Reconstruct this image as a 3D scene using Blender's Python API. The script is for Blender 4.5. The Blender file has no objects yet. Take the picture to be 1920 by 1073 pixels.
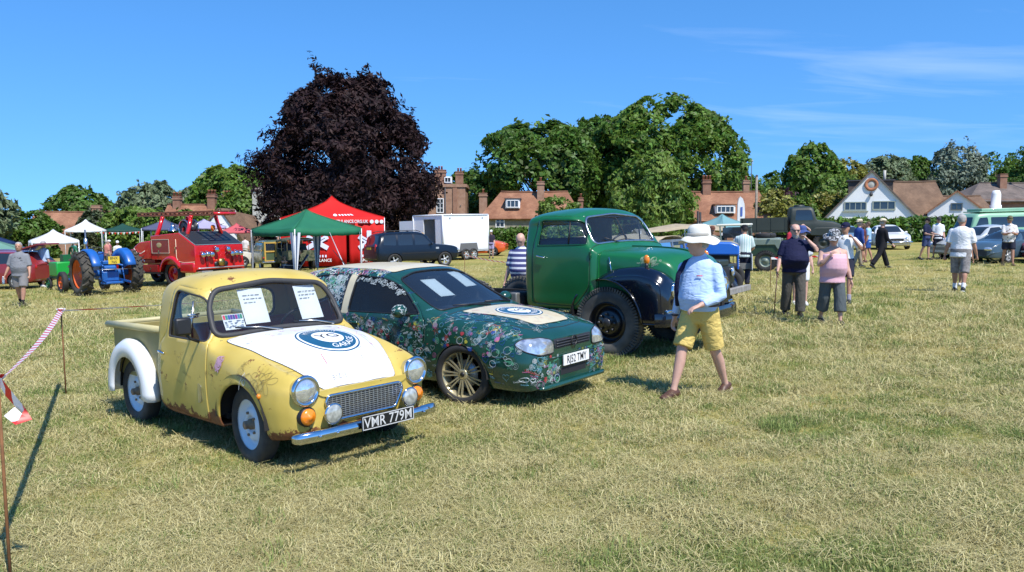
import bpy,bmesh,math,random
import numpy as np
from mathutils import Vector,Matrix,Euler
from mathutils.noise import noise as pnoise
from math import sin,cos,pi,radians,sqrt,atan2,hypot

sc = bpy.context.scene
COL = sc.collection
rng = random.Random(7)

# ---------------------------------------------------------------- camera
cam_d = bpy.data.cameras.new('camera')
cam = bpy.data.objects.new('camera',cam_d)
COL.objects.link(cam)
cam_d.sensor_width = 36.0
cam_d.lens = 28.1
cam_d.clip_end = 3000
cam.location = (0,0,1.75)
cam.rotation_euler = (radians(90 - 4.175),0,0)
sc.camera = cam

# ---------------------------------------------------------------- sky and sun
SUN_EL = radians(55)
SUN_AZ = radians(146)            # compass style, clockwise from +Y
w = bpy.data.worlds.new('World'); sc.world = w; w.use_nodes = True
nt = w.node_tree
for n in list(nt.nodes): nt.nodes.remove(n)
wo = nt.nodes.new('ShaderNodeOutputWorld'); bg = nt.nodes.new('ShaderNodeBackground')
sky = nt.nodes.new('ShaderNodeTexSky'); sky.sky_type = 'NISHITA'; sky.sun_disc = False
sky.sun_elevation = SUN_EL; sky.sun_rotation = SUN_AZ
sky.air_density = 1.4; sky.dust_density = 0.0; sky.ozone_density = 6.0; sky.altitude = 3000
bg.inputs['Strength'].default_value = 0.15
# look a little higher into the sky model so that the haze band at the horizon stays as thin as in the photograph
tcs = nt.nodes.new('ShaderNodeTexCoord'); vm = nt.nodes.new('ShaderNodeVectorMath'); vm.operation = 'MULTIPLY_ADD'
vm.inputs[1].default_value = (1,1,0.85); vm.inputs[2].default_value = (0,0,0.18)
vn = nt.nodes.new('ShaderNodeVectorMath'); vn.operation = 'NORMALIZE'
nt.links.new(tcs.outputs['Generated'],vm.inputs[0]); nt.links.new(vm.outputs[0],vn.inputs[0]); nt.links.new(vn.outputs[0],sky.inputs['Vector'])
# thin high cirrus: noise on the flat cloud layer overhead
tc = nt.nodes.new('ShaderNodeTexCoord'); sep = nt.nodes.new('ShaderNodeSeparateXYZ')
nt.links.new(tc.outputs['Generated'],sep.inputs[0])
mx = nt.nodes.new('ShaderNodeMath'); mx.operation = 'MAXIMUM'; mx.inputs[1].default_value = 0.04
nt.links.new(sep.outputs['Z'],mx.inputs[0])
def wmath(op,a,b):
 m = nt.nodes.new('ShaderNodeMath'); m.operation = op
 for i,s in enumerate((a,b)):
  if isinstance(s,(int,float)): m.inputs[i].default_value = s
  else: nt.links.new(s,m.inputs[i])
 return m.outputs[0]
dx = wmath('DIVIDE',sep.outputs['X'],mx.outputs[0]); dy = wmath('DIVIDE',sep.outputs['Y'],mx.outputs[0])
cmb = nt.nodes.new('ShaderNodeCombineXYZ')
nt.links.new(wmath('ADD',wmath('MULTIPLY',dx,0.30),wmath('MULTIPLY',dy,0.20)),cmb.inputs[0])
nt.links.new(wmath('ADD',wmath('MULTIPLY',dy,0.75),wmath('MULTIPLY',dx,-0.35)),cmb.inputs[1])
cmb.inputs[2].default_value = 3.7
n1 = nt.nodes.new('ShaderNodeTexNoise'); n1.inputs['Scale'].default_value = 1.5; n1.inputs['Detail'].default_value = 7
n1.inputs['Roughness'].default_value = 0.55; n1.inputs['Distortion'].default_value = 0.5
nt.links.new(cmb.outputs[0],n1.inputs['Vector'])
rmp = nt.nodes.new('ShaderNodeValToRGB'); rmp.color_ramp.elements[0].position = 0.60; rmp.color_ramp.elements[1].position = 0.85
rmp.color_ramp.elements[1].color = (0.13,0.13,0.13,1)
nt.links.new(wmath('ADD',n1.outputs[0],wmath('MULTIPLY',wmath('MINIMUM',dx,2.5),0.05)),rmp.inputs[0])
hsv = nt.nodes.new('ShaderNodeHueSaturation'); hsv.inputs['Saturation'].default_value = 1.2
nt.links.new(sky.outputs[0],hsv.inputs['Color'])
mixc = nt.nodes.new('ShaderNodeMixRGB'); mixc.inputs[2].default_value = (6.2,6.6,7.2,1)
fade = nt.nodes.new('ShaderNodeMapRange'); fade.inputs['From Min'].default_value = 0.05; fade.inputs['From Max'].default_value = 0.16; nt.links.new(sep.outputs['Z'],fade.inputs['Value'])
nt.links.new(wmath('MULTIPLY',rmp.outputs[0],fade.outputs[0]),mixc.inputs[0]); nt.links.new(hsv.outputs[0],mixc.inputs[1])
nt.links.new(mixc.outputs[0],bg.inputs[0]); nt.links.new(bg.outputs[0],wo.inputs[0])

sun_d = bpy.data.lights.new('sun','SUN'); sun_d.energy = 4.0; sun_d.angle = radians(0.53); sun_d.color = (1.0,0.955,0.88)
sun = bpy.data.objects.new('sun',sun_d); COL.objects.link(sun)
sdir = Vector((sin(SUN_AZ)*cos(SUN_EL),cos(SUN_AZ)*cos(SUN_EL),sin(SUN_EL)))
sun.rotation_euler = (-sdir).to_track_quat('-Z','Y').to_euler()
sun.location = sdir*60

sc.view_settings.view_transform = 'Standard'; sc.view_settings.look = 'None'
sc.view_settings.exposure = 0.68; sc.view_settings.gamma = 1.0

SLOPE = 0.0254                    # the field rises gently towards +X
def gz(x): return SLOPE*x - 0.055
def gp(x,y,z=0.0): return Vector((x,y,gz(x) + z))
TILT = Matrix.Rotation(-math.atan(SLOPE),4,'Y')

# ---------------------------------------------------------------- materials
MATS = {}
def srgb(r,g,b):
 f = lambda c: (c/255/12.92) if c/255 <= 0.04045 else ((c/255 + 0.055)/1.055) ** 2.4
 return (f(r),f(g),f(b))
def mat(name,col,rough=0.6,metal=0.0,var=0.0,scale=4.0,col2=None,bump=0.0,bscale=40.0,coat=0.0,
  island=0.0,trans=0.0,spec=0.5,detail=5.0,lo=0.35,hi=0.7,sub=0.0,emit=None,coords='Object'):
 """one principled material: base colour, optional second colour mixed by noise, per-piece variation, fine relief"""
 if name in MATS: return MATS[name]
 m = bpy.data.materials.new(name); m.use_nodes = True; MATS[name] = m
 t = m.node_tree; b = t.nodes['Principled BSDF']
 b.inputs['Roughness'].default_value = rough; b.inputs['Metallic'].default_value = metal
 b.inputs['Specular IOR Level'].default_value = spec
 if coat: b.inputs['Coat Weight'].default_value = coat; b.inputs['Coat Roughness'].default_value = 0.08
 if trans: b.inputs['Transmission Weight'].default_value = trans
 b.inputs['Base Color'].default_value = (*col,1)
 out = None
 tcn = t.nodes.new('ShaderNodeTexCoord')
 if col2 is not None or var:
  nz = t.nodes.new('ShaderNodeTexNoise'); nz.inputs['Scale'].default_value = scale; nz.inputs['Detail'].default_value = detail
  t.links.new(tcn.outputs[coords],nz.inputs['Vector'])
  r = t.nodes.new('ShaderNodeValToRGB'); r.color_ramp.elements[0].position = lo; r.color_ramp.elements[1].position = hi
  c2 = col2 if col2 is not None else tuple(min(1,c*(1 + var)) for c in col)
  c1 = col if col2 is not None else tuple(c*(1 - var) for c in col)
  r.color_ramp.elements[0].color = (*c1,1); r.color_ramp.elements[1].color = (*c2,1)
  t.links.new(nz.outputs[0],r.inputs[0]); out = r.outputs[0]
 if island:
  g = t.nodes.new('ShaderNodeNewGeometry'); h = t.nodes.new('ShaderNodeHueSaturation')
  mr = t.nodes.new('ShaderNodeMapRange'); mr.inputs['To Min'].default_value = 1 - island; mr.inputs['To Max'].default_value = 1 + island
  t.links.new(g.outputs['Random Per Island'],mr.inputs['Value']); t.links.new(mr.outputs[0],h.inputs['Value'])
  mh = t.nodes.new('ShaderNodeMapRange'); mh.inputs['To Min'].default_value = 0.5 - island*0.06; mh.inputs['To Max'].default_value = 0.5 + island*0.04
  t.links.new(g.outputs['Random Per Island'],mh.inputs['Value']); t.links.new(mh.outputs[0],h.inputs['Hue'])
  if out: t.links.new(out,h.inputs['Color'])
  else: h.inputs['Color'].default_value = (*col,1)
  out = h.outputs[0]
 if out: t.links.new(out,b.inputs['Base Color'])
 if bump:
  bn = t.nodes.new('ShaderNodeTexNoise'); bn.inputs['Scale'].default_value = bscale; bn.inputs['Detail'].default_value = 4
  t.links.new(tcn.outputs[coords],bn.inputs['Vector'])
  bp = t.nodes.new('ShaderNodeBump'); bp.inputs['Strength'].default_value = bump; bp.inputs['Distance'].default_value = 0.02
  t.links.new(bn.outputs[0],bp.inputs['Height']); t.links.new(bp.outputs[0],b.inputs['Normal'])
 if sub:
  tr = t.nodes.new('ShaderNodeBsdfTranslucent'); ms = t.nodes.new('ShaderNodeMixShader'); ms.inputs[0].default_value = sub
  if out: t.links.new(out,tr.inputs['Color'])
  else: tr.inputs['Color'].default_value = (*col,1)
  o = t.nodes['Material Output']; t.links.new(b.outputs[0],ms.inputs[1]); t.links.new(tr.outputs[0],ms.inputs[2])
  t.links.new(ms.outputs[0],o.inputs['Surface'])
 return m

def glass_mat(name,tint=(0.85,0.9,0.92),clear=0.95,ior=1.5):
 """window glass: mirror reflections by fresnel over a tinted see-through layer with a film of dust"""
 if name in MATS: return MATS[name]
 m = bpy.data.materials.new(name); m.use_nodes = True; MATS[name] = m
 t = m.node_tree; t.nodes.remove(t.nodes['Principled BSDF']); o = t.nodes['Material Output']
 tr = t.nodes.new('ShaderNodeBsdfTransparent'); tr.inputs[0].default_value = (*[c*clear for c in tint],1)
 gl = t.nodes.new('ShaderNodeBsdfGlossy'); gl.inputs['Roughness'].default_value = 0.03
 df = t.nodes.new('ShaderNodeBsdfDiffuse'); df.inputs[0].default_value = (0.35,0.38,0.4,1)
 fr = t.nodes.new('ShaderNodeFresnel'); fr.inputs[0].default_value = ior
 m1 = t.nodes.new('ShaderNodeMixShader'); m1.inputs[0].default_value = 0.03
 t.links.new(tr.outputs[0],m1.inputs[1]); t.links.new(df.outputs[0],m1.inputs[2])
 m2 = t.nodes.new('ShaderNodeMixShader'); t.links.new(fr.outputs[0],m2.inputs[0])
 t.links.new(m1.outputs[0],m2.inputs[1]); t.links.new(gl.outputs[0],m2.inputs[2]); t.links.new(m2.outputs[0],o.inputs['Surface'])
 return m

# ---------------------------------------------------------------- mesh helpers
class MB:
 def __init__(s): s.v = []; s.f = []; s.sm = []
 def add(s,vs,fs,smooth=True):
  b = len(s.v); s.v += [tuple(p) for p in vs]; s.f += [tuple(i + b for i in f) for f in fs]; s.sm += [smooth]*len(fs); return s
 def box(s,c,d,rot=None):
  h = [x/2 for x in d]; vs = []
  for z in (-1,1):
   for y in (-1,1):
    for x in (-1,1):
     p = Vector((x*h[0],y*h[1],z*h[2]))
     if rot: p = rot @ p
     vs.append(p + Vector(c))
  return s.add(vs,[(0,2,3,1),(4,5,7,6),(0,1,5,4),(2,6,7,3),(0,4,6,2),(1,3,7,5)],False)
 def bar(s,a,b,wd,hd,up=(0,0,1)):
  a = Vector(a); b = Vector(b); x = (b - a); L = x.length; x.normalize(); u = Vector(up)
  y = u.cross(x)
  if y.length < 1e-4: y = Vector((0,1,0)).cross(x)
  y.normalize(); z = x.cross(y)
  return s.box((a + b)/2,(L,wd,hd),Matrix((x,y,z)).transposed())
 def tube(s,pts,r,n=8,cap=True,closed=False):
  pts = [Vector(p) for p in pts]; k = len(pts); rs = r if isinstance(r,(list,tuple)) else [r]*k
  vs = []; prev = None
  for i,p in enumerate(pts):
   if closed: d = pts[(i + 1) % k] - pts[i - 1]
   else: d = (pts[min(i + 1,k - 1)] - pts[max(i - 1,0)])
   if d.length < 1e-9: d = Vector((0,0,1))
   d.normalize()
   if prev is None:
    u = d.cross(Vector((0,0,1)))
    if u.length < 1e-3: u = d.cross(Vector((1,0,0)))
   else:
    u = prev - d*prev.dot(d)
    if u.length < 1e-6: u = d.cross(Vector((0,1,0)))
   u.normalize(); prev = u; w_ = d.cross(u)
   for j in range(n):
    a = 2*pi*j/n; vs.append(p + (u*cos(a) + w_*sin(a))*rs[i])
  fs = []
  for i in range(k if closed else k - 1):
   i2 = (i + 1) % k
   for j in range(n):
    j2 = (j + 1) % n; fs.append((i*n + j,i*n + j2,i2*n + j2,i2*n + j))
  if cap and not closed:
   fs.append(tuple(range(n - 1,-1,-1))); fs.append(tuple((k - 1)*n + j for j in range(n)))
  return s.add(vs,fs)
 def cyl(s,a,b,r,n=20,r2=None):
  return s.tube([a,b],[r,r if r2 is None else r2],n)
 def lathe(s,prof,o=(0,0,0),axis='y',n=32,closed=False):
  """prof: (radius, offset along the axis)"""
  o = Vector(o); vs = []
  for r,h in prof:
   for j in range(n):
    a = 2*pi*j/n
    if axis == 'y': q = Vector((r*cos(a),h,r*sin(a)))
    elif axis == 'x': q = Vector((h,r*cos(a),r*sin(a)))
    else: q = Vector((r*cos(a),r*sin(a),h))
    vs.append(o + q)
  fs = []; k = len(prof)
  for i in range(k if closed else k - 1):
   i2 = (i + 1) % k
   for j in range(n): fs.append((i*n + j,i2*n + j,i2*n + (j + 1) % n,i*n + (j + 1) % n))
  return s.add(vs,fs)
 def prism(s,poly,d,o=(0,0,0),axis='y'):
  """extrude a 2d outline by d along the axis, centred"""
  n = len(poly); vs = []
  for h in (-d/2,d/2):
   for (p,q) in poly:
    vs.append({'y': (p,h,q),'x': (h,p,q),'z': (p,q,h)}[axis])
  vs = [Vector(v) + Vector(o) for v in vs]
  fs = [tuple(range(n)),tuple(range(2*n - 1,n - 1,-1))] + [(i,(i + 1) % n,n + (i + 1) % n,n + i) for i in range(n)]
  return s.add(vs,fs,False)
 def sphere(s,c,r,nu=12,nv=8):
  rx,ry,rz = r if isinstance(r,(list,tuple)) else (r,r,r); c = Vector(c); vs = [c + Vector((0,0,-rz))]
  for i in range(1,nv):
   t = -pi/2 + pi*i/nv
   for j in range(nu):
    a = 2*pi*j/nu; vs.append(c + Vector((rx*cos(t)*cos(a),ry*cos(t)*sin(a),rz*sin(t))))
  vs.append(c + Vector((0,0,rz))); fs = []
  for j in range(nu): fs.append((0,1 + (j + 1) % nu,1 + j))
  for i in range(nv - 2):
   for j in range(nu):
    a = 1 + i*nu; fs.append((a + j,a + (j + 1) % nu,a + nu + (j + 1) % nu,a + nu + j))
  a = 1 + (nv - 2)*nu
  for j in range(nu): fs.append((a + j,a + (j + 1) % nu,len(vs) - 1))
  return s.add(vs,fs)
 def quad(s,a,b,c,d): return s.add([a,b,c,d],[(0,1,2,3)],False)

def link(name,me,m,parent=None):
 o = bpy.data.objects.new(name,me); COL.objects.link(o)
 if m is not None and len(me.materials) == 0: me.materials.append(m)
 if parent is not None: o.parent = parent
 return o
def mk(name,mb,m,parent=None,bevel=0.0,fix=True,solid=0.0,seg=2):
 me = bpy.data.meshes.new(name); me.from_pydata([tuple(v) for v in mb.v],[],mb.f)
 me.polygons.foreach_set('use_smooth',mb.sm)
 if fix:
  bm = bmesh.new(); bm.from_mesh(me); bmesh.ops.recalc_face_normals(bm,faces=bm.faces); bm.to_mesh(me); bm.free()
 me.update()
 o = link(name,me,m,parent)
 if solid:
  k = o.modifiers.new('thick','SOLIDIFY'); k.thickness = solid; k.offset = -1
 if bevel:
  k = o.modifiers.new('bevel','BEVEL'); k.width = bevel; k.segments = seg; k.limit_method = 'ANGLE'; k.angle_limit = radians(40)
  k.harden_normals = False
  for p in me.polygons: p.use_smooth = True
  me.set_sharp_from_angle(angle=radians(50))
 return o
def thing(name,label,cat,loc=(0,0,0),ang=0.0,group=None,tilt=False,scale=1.0):
 o = bpy.data.objects.new(name,None); COL.objects.link(o); o.empty_display_size = 0.2
 M = (TILT if tilt else Matrix.Identity(4)) @ Matrix.Rotation(radians(ang),4,'Z')
 o.rotation_euler = M.to_euler(); o.location = loc; o.scale = (scale,)*3
 return tag(o,label,cat,group)
def tag(o,label,cat,group=None):
 o['label'] = label; o['category'] = cat
 if group: o['group'] = group
 return o
def kind(o,k): o['kind'] = k; return o
def struct(o): o['kind'] = 'structure'; return o
def copy_tree(o,parent=None):
 c = o.copy(); COL.objects.link(c)
 if parent is not None: c.parent = parent
 for ch in list(o.children): copy_tree(ch,c)
 return c
def text_mesh(txt,size=1.0,align='CENTER',extr=0.0,squash=1.0,res=3,bold=0.0):
 """flat text as verts / faces in the XY plane"""
 cu = bpy.data.curves.new('t','FONT'); cu.body = txt; cu.size = size; cu.align_x = align; cu.align_y = 'CENTER'; cu.extrude = extr
 cu.resolution_u = res; cu.offset = bold
 o = bpy.data.objects.new('t',cu); COL.objects.link(o)
 me = o.to_mesh()
 v = [(p.co.x*squash,p.co.y,p.co.z) for p in me.vertices]; f = [tuple(p.vertices) for p in me.polygons]
 o.to_mesh_clear(); bpy.data.objects.remove(o); bpy.data.curves.remove(cu)
 return v,f
def text_obj(name,txt,m,parent,origin,ex,ey,size,squash=1.0,bold=0.0,align='CENTER'):
 """text in the plane spanned by ex (reading direction) and ey (up)"""
 v,f = text_mesh(txt,size,align,0,squash,3,bold)
 ex = Vector(ex).normalized(); ey = Vector(ey).normalized(); o = Vector(origin); mb = MB()
 mb.add([o + ex*p[0] + ey*p[1] for p in v],f,False)
 return mk(name,mb,m,parent,fix=False)
BBOX = {}
def in_poly(p,q,poly):
 b = BBOX.get(id(poly))
 if b is None or b[4] is not poly: b = BBOX[id(poly)] = (min(a[0] for a in poly),max(a[0] for a in poly),min(a[1] for a in poly),max(a[1] for a in poly),poly)
 if p < b[0] or p > b[1] or q < b[2] or q > b[3]: return False
 r = False; n = len(poly); j = n - 1
 for i in range(n):
  xi,yi = poly[i]; xj,yj = poly[j]
  if (yi > q) != (yj > q) and p < (xj - xi)*(q - yi)/(yj - yi) + xi: r = not r
  j = i
 return r
def near_poly(p,q,poly):
 best = None; n = len(poly)
 for i in range(n):
  ax,ay = poly[i]; bx,by = poly[(i + 1) % n]; dx_,dy_ = bx - ax,by - ay; L = dx_*dx_ + dy_*dy_
  t = 0 if L < 1e-12 else max(0,min(1,((p - ax)*dx_ + (q - ay)*dy_)/L))
  x,y = ax + t*dx_,ay + t*dy_; d = (x - p) ** 2 + (y - q) ** 2
  if best is None or d < best[0]: best = (d,x,y)
 return best[1],best[2]
def rounded(poly,r,k=4):
 """round the corners of a 2d outline"""
 out = []; n = len(poly); rr = r if isinstance(r,(list,tuple)) else [r]*n
 for i in range(n):
  p = Vector((*poly[i],0)); a = Vector((*poly[i - 1],0)) - p; b = Vector((*poly[(i + 1) % n],0)) - p
  d = min(rr[i],a.length*0.48,b.length*0.48)
  s_,e_ = p + a.normalized()*d,p + b.normalized()*d
  for j in range(k + 1):
   t = j/k; q = s_*(1 - t) ** 2 + p*2*t*(1 - t) + e_*t*t; out.append((q.x,q.y))
 return out
def resample(poly,step):
 out = []; n = len(poly)
 for i in range(n):
  a = poly[i]; b = poly[(i + 1) % n]; L = hypot(b[0] - a[0],b[1] - a[1]); k = max(1,int(L/step))
  for j in range(k): out.append((a[0] + (b[0] - a[0])*j/k,a[1] + (b[1] - a[1])*j/k))
 return out
def pchip_slopes(x,y):
 n = len(x); h = np.diff(x); d = (y[1:] - y[:-1])/h.reshape(-1,*([1]*(y.ndim - 1))); m = np.zeros_like(y)
 for i in range(1,n - 1):
  w1 = 2*h[i] + h[i - 1]; w2 = h[i] + 2*h[i - 1]; ok = d[i - 1]*d[i] > 0
  with np.errstate(divide='ignore',invalid='ignore'):
   v = (w1 + w2)/(w1/d[i - 1] + w2/d[i])
  m[i] = np.where(ok,v,0)
 m[0] = d[0]; m[-1] = d[-1]; return h,m

class Body:
 """car body skin: half cross sections (y >= 0, from the bottom centre to the top centre) at stations along x"""
 def __init__(s,st,m=72,sharp=0.5):
  s.X = [a for a,b in st]; s.P = np.array([[(q[0],q[1]) for q in b] for a,b in st],float); s.c = {}
  s.XA = np.array(s.X); s.h,s.ms = pchip_slopes(s.XA,s.P); K = s.P.shape[1]; s.seg = m // (K - 1)
  t = np.arange(s.seg)/s.seg; t2 = t*t; t3 = t2*t
  s.bas = np.stack([-(t3 - 2*t2 + t)*sharp,2*t3 - 3*t2 + 1 - (t3 - t2)*sharp,(t3 - 2*t2 + t)*sharp - 2*t3 + 3*t2,(t3 - t2)*sharp],1)
 def prof(s,x,exact=False):
  k = x if exact else round(x*500)/500
  if k in s.c: return s.c[k]
  xq = min(max(k,s.X[0]),s.X[-1]); i = min(max(int(np.searchsorted(s.XA,xq)) - 1,0),len(s.X) - 2); h = s.h[i]; t = (xq - s.XA[i])/h; y = s.P; m = s.ms
  P = y[i]*((1 + 2*t)*(1 - t) ** 2) + m[i]*(h*t*(1 - t) ** 2) + y[i + 1]*(t*t*(3 - 2*t)) + m[i + 1]*(h*t*t*(t - 1))
  E = np.vstack([[-P[1][0],P[1][1]],P,[-P[-2][0],P[-2][1]]]); K = len(P)
  W = np.stack([E[j:j + K - 1] for j in range(4)],1)          # segments x 4 control points x 2
  out = np.einsum('ab,sbc->sac',s.bas,W).reshape(-1,2); out = np.vstack([out,P[-1]]); out[:,0] = np.maximum(out[:,0],0)
  s.c[k] = out; return out
 def side_y(s,x,z):
  q = s.prof(x); best = 0
  a = q[:-1]; b = q[1:]; dz = b[:,1] - a[:,1]
  hit = ((a[:,1] - z)*(b[:,1] - z) <= 0) & (np.abs(dz) > 1e-9)
  if hit.any():
   t = (z - a[hit,1])/dz[hit]; best = float((a[hit,0] + t*(b[hit,0] - a[hit,0])).max())
  else: best = float(q[np.argmin(np.abs(q[:,1] - z)),0])
  return best
 def top_z(s,x,y):
  q = s.prof(x); y = abs(y); a = q[:-1]; b = q[1:]; dy_ = b[:,0] - a[:,0]
  hit = ((a[:,0] - y)*(b[:,0] - y) <= 0) & (np.abs(dy_) > 1e-9)
  if hit.any():
   t = (y - a[hit,0])/dy_[hit]; return float((a[hit,1] + t*(b[hit,1] - a[hit,1])).max())
  return float(q[np.argmax(q[:,0]),1])
 def front_x(s,y,z,x0,x1):
  """x on the windscreen slope between x0 (high end) and x1 (low end)"""
  f = lambda x: s.top_z(x,y) - z
  a,b = x0,x1
  if f(a)*f(b) > 0: return a if abs(f(a)) < abs(f(b)) else b
  for _ in range(26):
   c_ = (a + b)/2
   if f(a)*f(c_) <= 0: b = c_
   else: a = c_
  return (a + b)/2
 def grid(s,xs):
  n = len(xs); M = len(s.prof(xs[0],True)); V = []
  for x in xs:
   q = s.prof(x,True)
   V += [(x,-p[0],p[1]) for p in q]                       # right half (-y), bottom to top
   V += [(x,p[0],p[1]) for p in q[::-1][1:-1]]            # left half back down
  R = 2*M - 2; F = []
  for i in range(n - 1):
   for j in range(R): F.append((i*R + j,i*R + (j + 1) % R,(i + 1)*R + (j + 1) % R,(i + 1)*R + j))
  return V,F,R
 def build(s,xs,regions,caps=(True,True)):
  """regions: (name, projection, outline, predicate(centre), gap).  Returns {name: MB}; 'body' is what is left"""
  V,F,R = s.grid(xs); V = [list(v) for v in V]; own = []
  def pr(kd,v): return (v[0],v[2]) if kd in ('R','L') else ((v[1],v[2]) if kd == 'W' else (v[0],v[1]))
  for f in F:
   c_ = [sum(V[i][k] for i in f)/4 for k in range(3)]; o = 'body'
   for (nm,kd,poly,pred,*_) in regions:
    if kd == 'R' and c_[1] > -0.02: continue
    if kd == 'L' and c_[1] < 0.02: continue
    if pred and not pred(c_): continue
    if in_poly(*pr(kd,c_),poly): o = nm; break
   own.append(o)
  vr = [set() for _ in V]
  for f,o in zip(F,own):
   for i in f: vr[i].add(o)
  reg = {r[0]: r for r in regions}; order = [r[0] for r in regions]
  for i,v in enumerate(V):
   if len(vr[i]) > 1:
    nm = next(o for o in order if o in vr[i]); _,kd,poly,pred,*ex = reg[nm]
    p,q = near_poly(*pr(kd,v),poly)
    if hypot(p - pr(kd,v)[0],q - pr(kd,v)[1]) > 0.06: continue
    if kd in ('R','L'):
     y = s.side_y(p,q); v[0],v[1],v[2] = p,(-y if kd == 'R' else y),q
    elif kd == 'W':
     x = s.front_x(p,q,ex[0][0],ex[0][1]); v[0],v[1],v[2] = x,p,q
    else: v[0],v[1],v[2] = p,q,s.top_z(p,q)
  out = {}
  for f,o in zip(F,own):
   mb,mp = out.setdefault(o,(MB(),{})); ids = []
   for i in f:
    if i not in mp: mp[i] = len(mb.v); mb.v.append(tuple(V[i]))
    ids.append(mp[i])
   mb.f.append(tuple(ids)); mb.sm.append(True)
  mb,mp = out['body']; n = len(xs)
  for end,c_ in ((0,caps[0]),(n - 1,caps[1])):
   if c_:
    ring = [end*R + j for j in range(R)]
    b = len(mb.v); mb.v += [tuple(V[i]) for i in ring]
    k = R // 2
    for j in range(1,k):
     q = (b + j,b + j + 1 if j + 1 <= k else b + k,b + (R - j - 1) % R,b + (R - j) % R)
     if j + 1 == k: mb.f.append((b + j,b + k,b + R - j))
     else: mb.f.append(q)
     mb.sm.append(False)
    mb.f.append((b,b + 1,b + R - 1)); mb.sm.append(False)
  return {k: v[0] for k,v in out.items()}
 def trim(s,poly,kd,r,off=0.0,ex=None,n=6,step=0.03):
  """a tube along an outline on the skin"""
  pts = []
  for p,q in resample(poly,step):
   if kd in ('R','L'):
    y = s.side_y(p,q) + off; pts.append((p,-y if kd == 'R' else y,q))
   elif kd == 'W': pts.append((s.front_x(p,q,ex[0],ex[1]) + off,p,q))
   else: pts.append((p,q,s.top_z(p,q) + off))
  return MB().tube(pts,r,n,closed=True)
def offset_mb(mb,d,centre=None):
 """move a sheet along its vertex normals"""
 n = [Vector() for _ in mb.v]
 for f in mb.f:
  a,b,c = Vector(mb.v[f[0]]),Vector(mb.v[f[1]]),Vector(mb.v[f[2]]); m_ = (b - a).cross(c - a)
  if len(f) > 3: m_ += (c - a).cross(Vector(mb.v[f[3]]) - a)
  for i in f: n[i] += m_
 C_ = Vector(centre) if centre else Vector((0,0,0.3))
 flip = sum((Vector(mb.v[i]) - C_).dot(n[i].normalized()) for i in range(0,len(mb.v),5)) < 0
 for i,v in enumerate(mb.v):
  k = n[i].normalized()*(-d if flip else d); mb.v[i] = tuple(Vector(v) + k)
 return mb
# ================================================================ ground
def ground_mat():
 m = bpy.data.materials.new('dry_mown_field'); m.use_nodes = True; t = m.node_tree; b = t.nodes['Principled BSDF']
 b.inputs['Roughness'].default_value = 0.95; b.inputs['Specular IOR Level'].default_value = 0.1
 g = t.nodes.new('ShaderNodeNewGeometry')
 def nz(s,d=6,dist=0.0):
  n = t.nodes.new('ShaderNodeTexNoise'); n.inputs['Scale'].default_value = s; n.inputs['Detail'].default_value = d; n.inputs['Distortion'].default_value = dist
  t.links.new(g.outputs['Position'],n.inputs['Vector']); return n.outputs[0]
 def ramp(src,st):
  r = t.nodes.new('ShaderNodeValToRGB'); e = r.color_ramp.elements
  while len(e) < len(st): e.new(0.5)
  for k,(p,c) in zip(e,st): k.position = p; k.color = (*c,1)
  t.links.new(src,r.inputs[0]); return r.outputs[0]
 def mix(f,a,b_,mode='MIX'):
  x = t.nodes.new('ShaderNodeMixRGB'); x.blend_type = mode
  for i,s in enumerate((f,a,b_)):
   if isinstance(s,(int,float)): x.inputs[i].default_value = s
   elif isinstance(s,tuple): x.inputs[i].default_value = (*s,1)
   else: t.links.new(s,x.inputs[i])
  return x.outputs[0]
 straw = ramp(nz(9.0,8),[(0.32,(0.20,0.16,0.042)),(0.5,(0.36,0.29,0.09)),(0.68,(0.55,0.46,0.18))])
 green = ramp(nz(11.0,8),[(0.3,(0.10,0.125,0.024)),(0.7,(0.24,0.27,0.07))])
 patch = ramp(nz(0.33,7,0.6),[(0.42,(0.12,0.12,0.12)),(0.66,(0.7,0.7,0.7))])
 col = mix(patch,straw,green)
 soil = ramp(nz(2.3,9,0.8),[(0.62,(0,0,0)),(0.76,(0.6,0.6,0.6))])
 col = mix(soil,col,(0.20,0.15,0.06))
 t.links.new(col,b.inputs['Base Color'])
 bp = t.nodes.new('ShaderNodeBump'); bp.inputs['Strength'].default_value = 0.9; bp.inputs['Distance'].default_value = 0.05
 t.links.new(nz(30,8),bp.inputs['Height']); t.links.new(bp.outputs[0],b.inputs['Normal'])
 return m
def make_ground():
 xs = sorted(set([-600,-300,-150,-80,-50,-30] + [i*1.0 for i in range(-24,25)] + [30,50,80,150,300,600]))
 ys = sorted(set([-60,-20,-5] + [i*1.0 for i in range(0,50)] + [52,56,62,70,80,100,130,180,260,400,700]))
 mb = MB(); n = len(xs)
 for y in ys:
  for x in xs:
   near = 1.0 if abs(x) < 25 and 0 < y < 50 else 0.0
   z = gz(max(-60,min(60,x))) + near*0.02*pnoise(Vector((x*0.45,y*0.45,0)))
   mb.v.append((x,y,z))
 for j in range(len(ys) - 1):
  for i in range(n - 1): mb.f.append((j*n + i,j*n + i + 1,(j + 1)*n + i + 1,(j + 1)*n + i)); mb.sm.append(True)
 return struct(mk('ground',mb,ground_mat(),fix=False))
make_ground()

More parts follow.
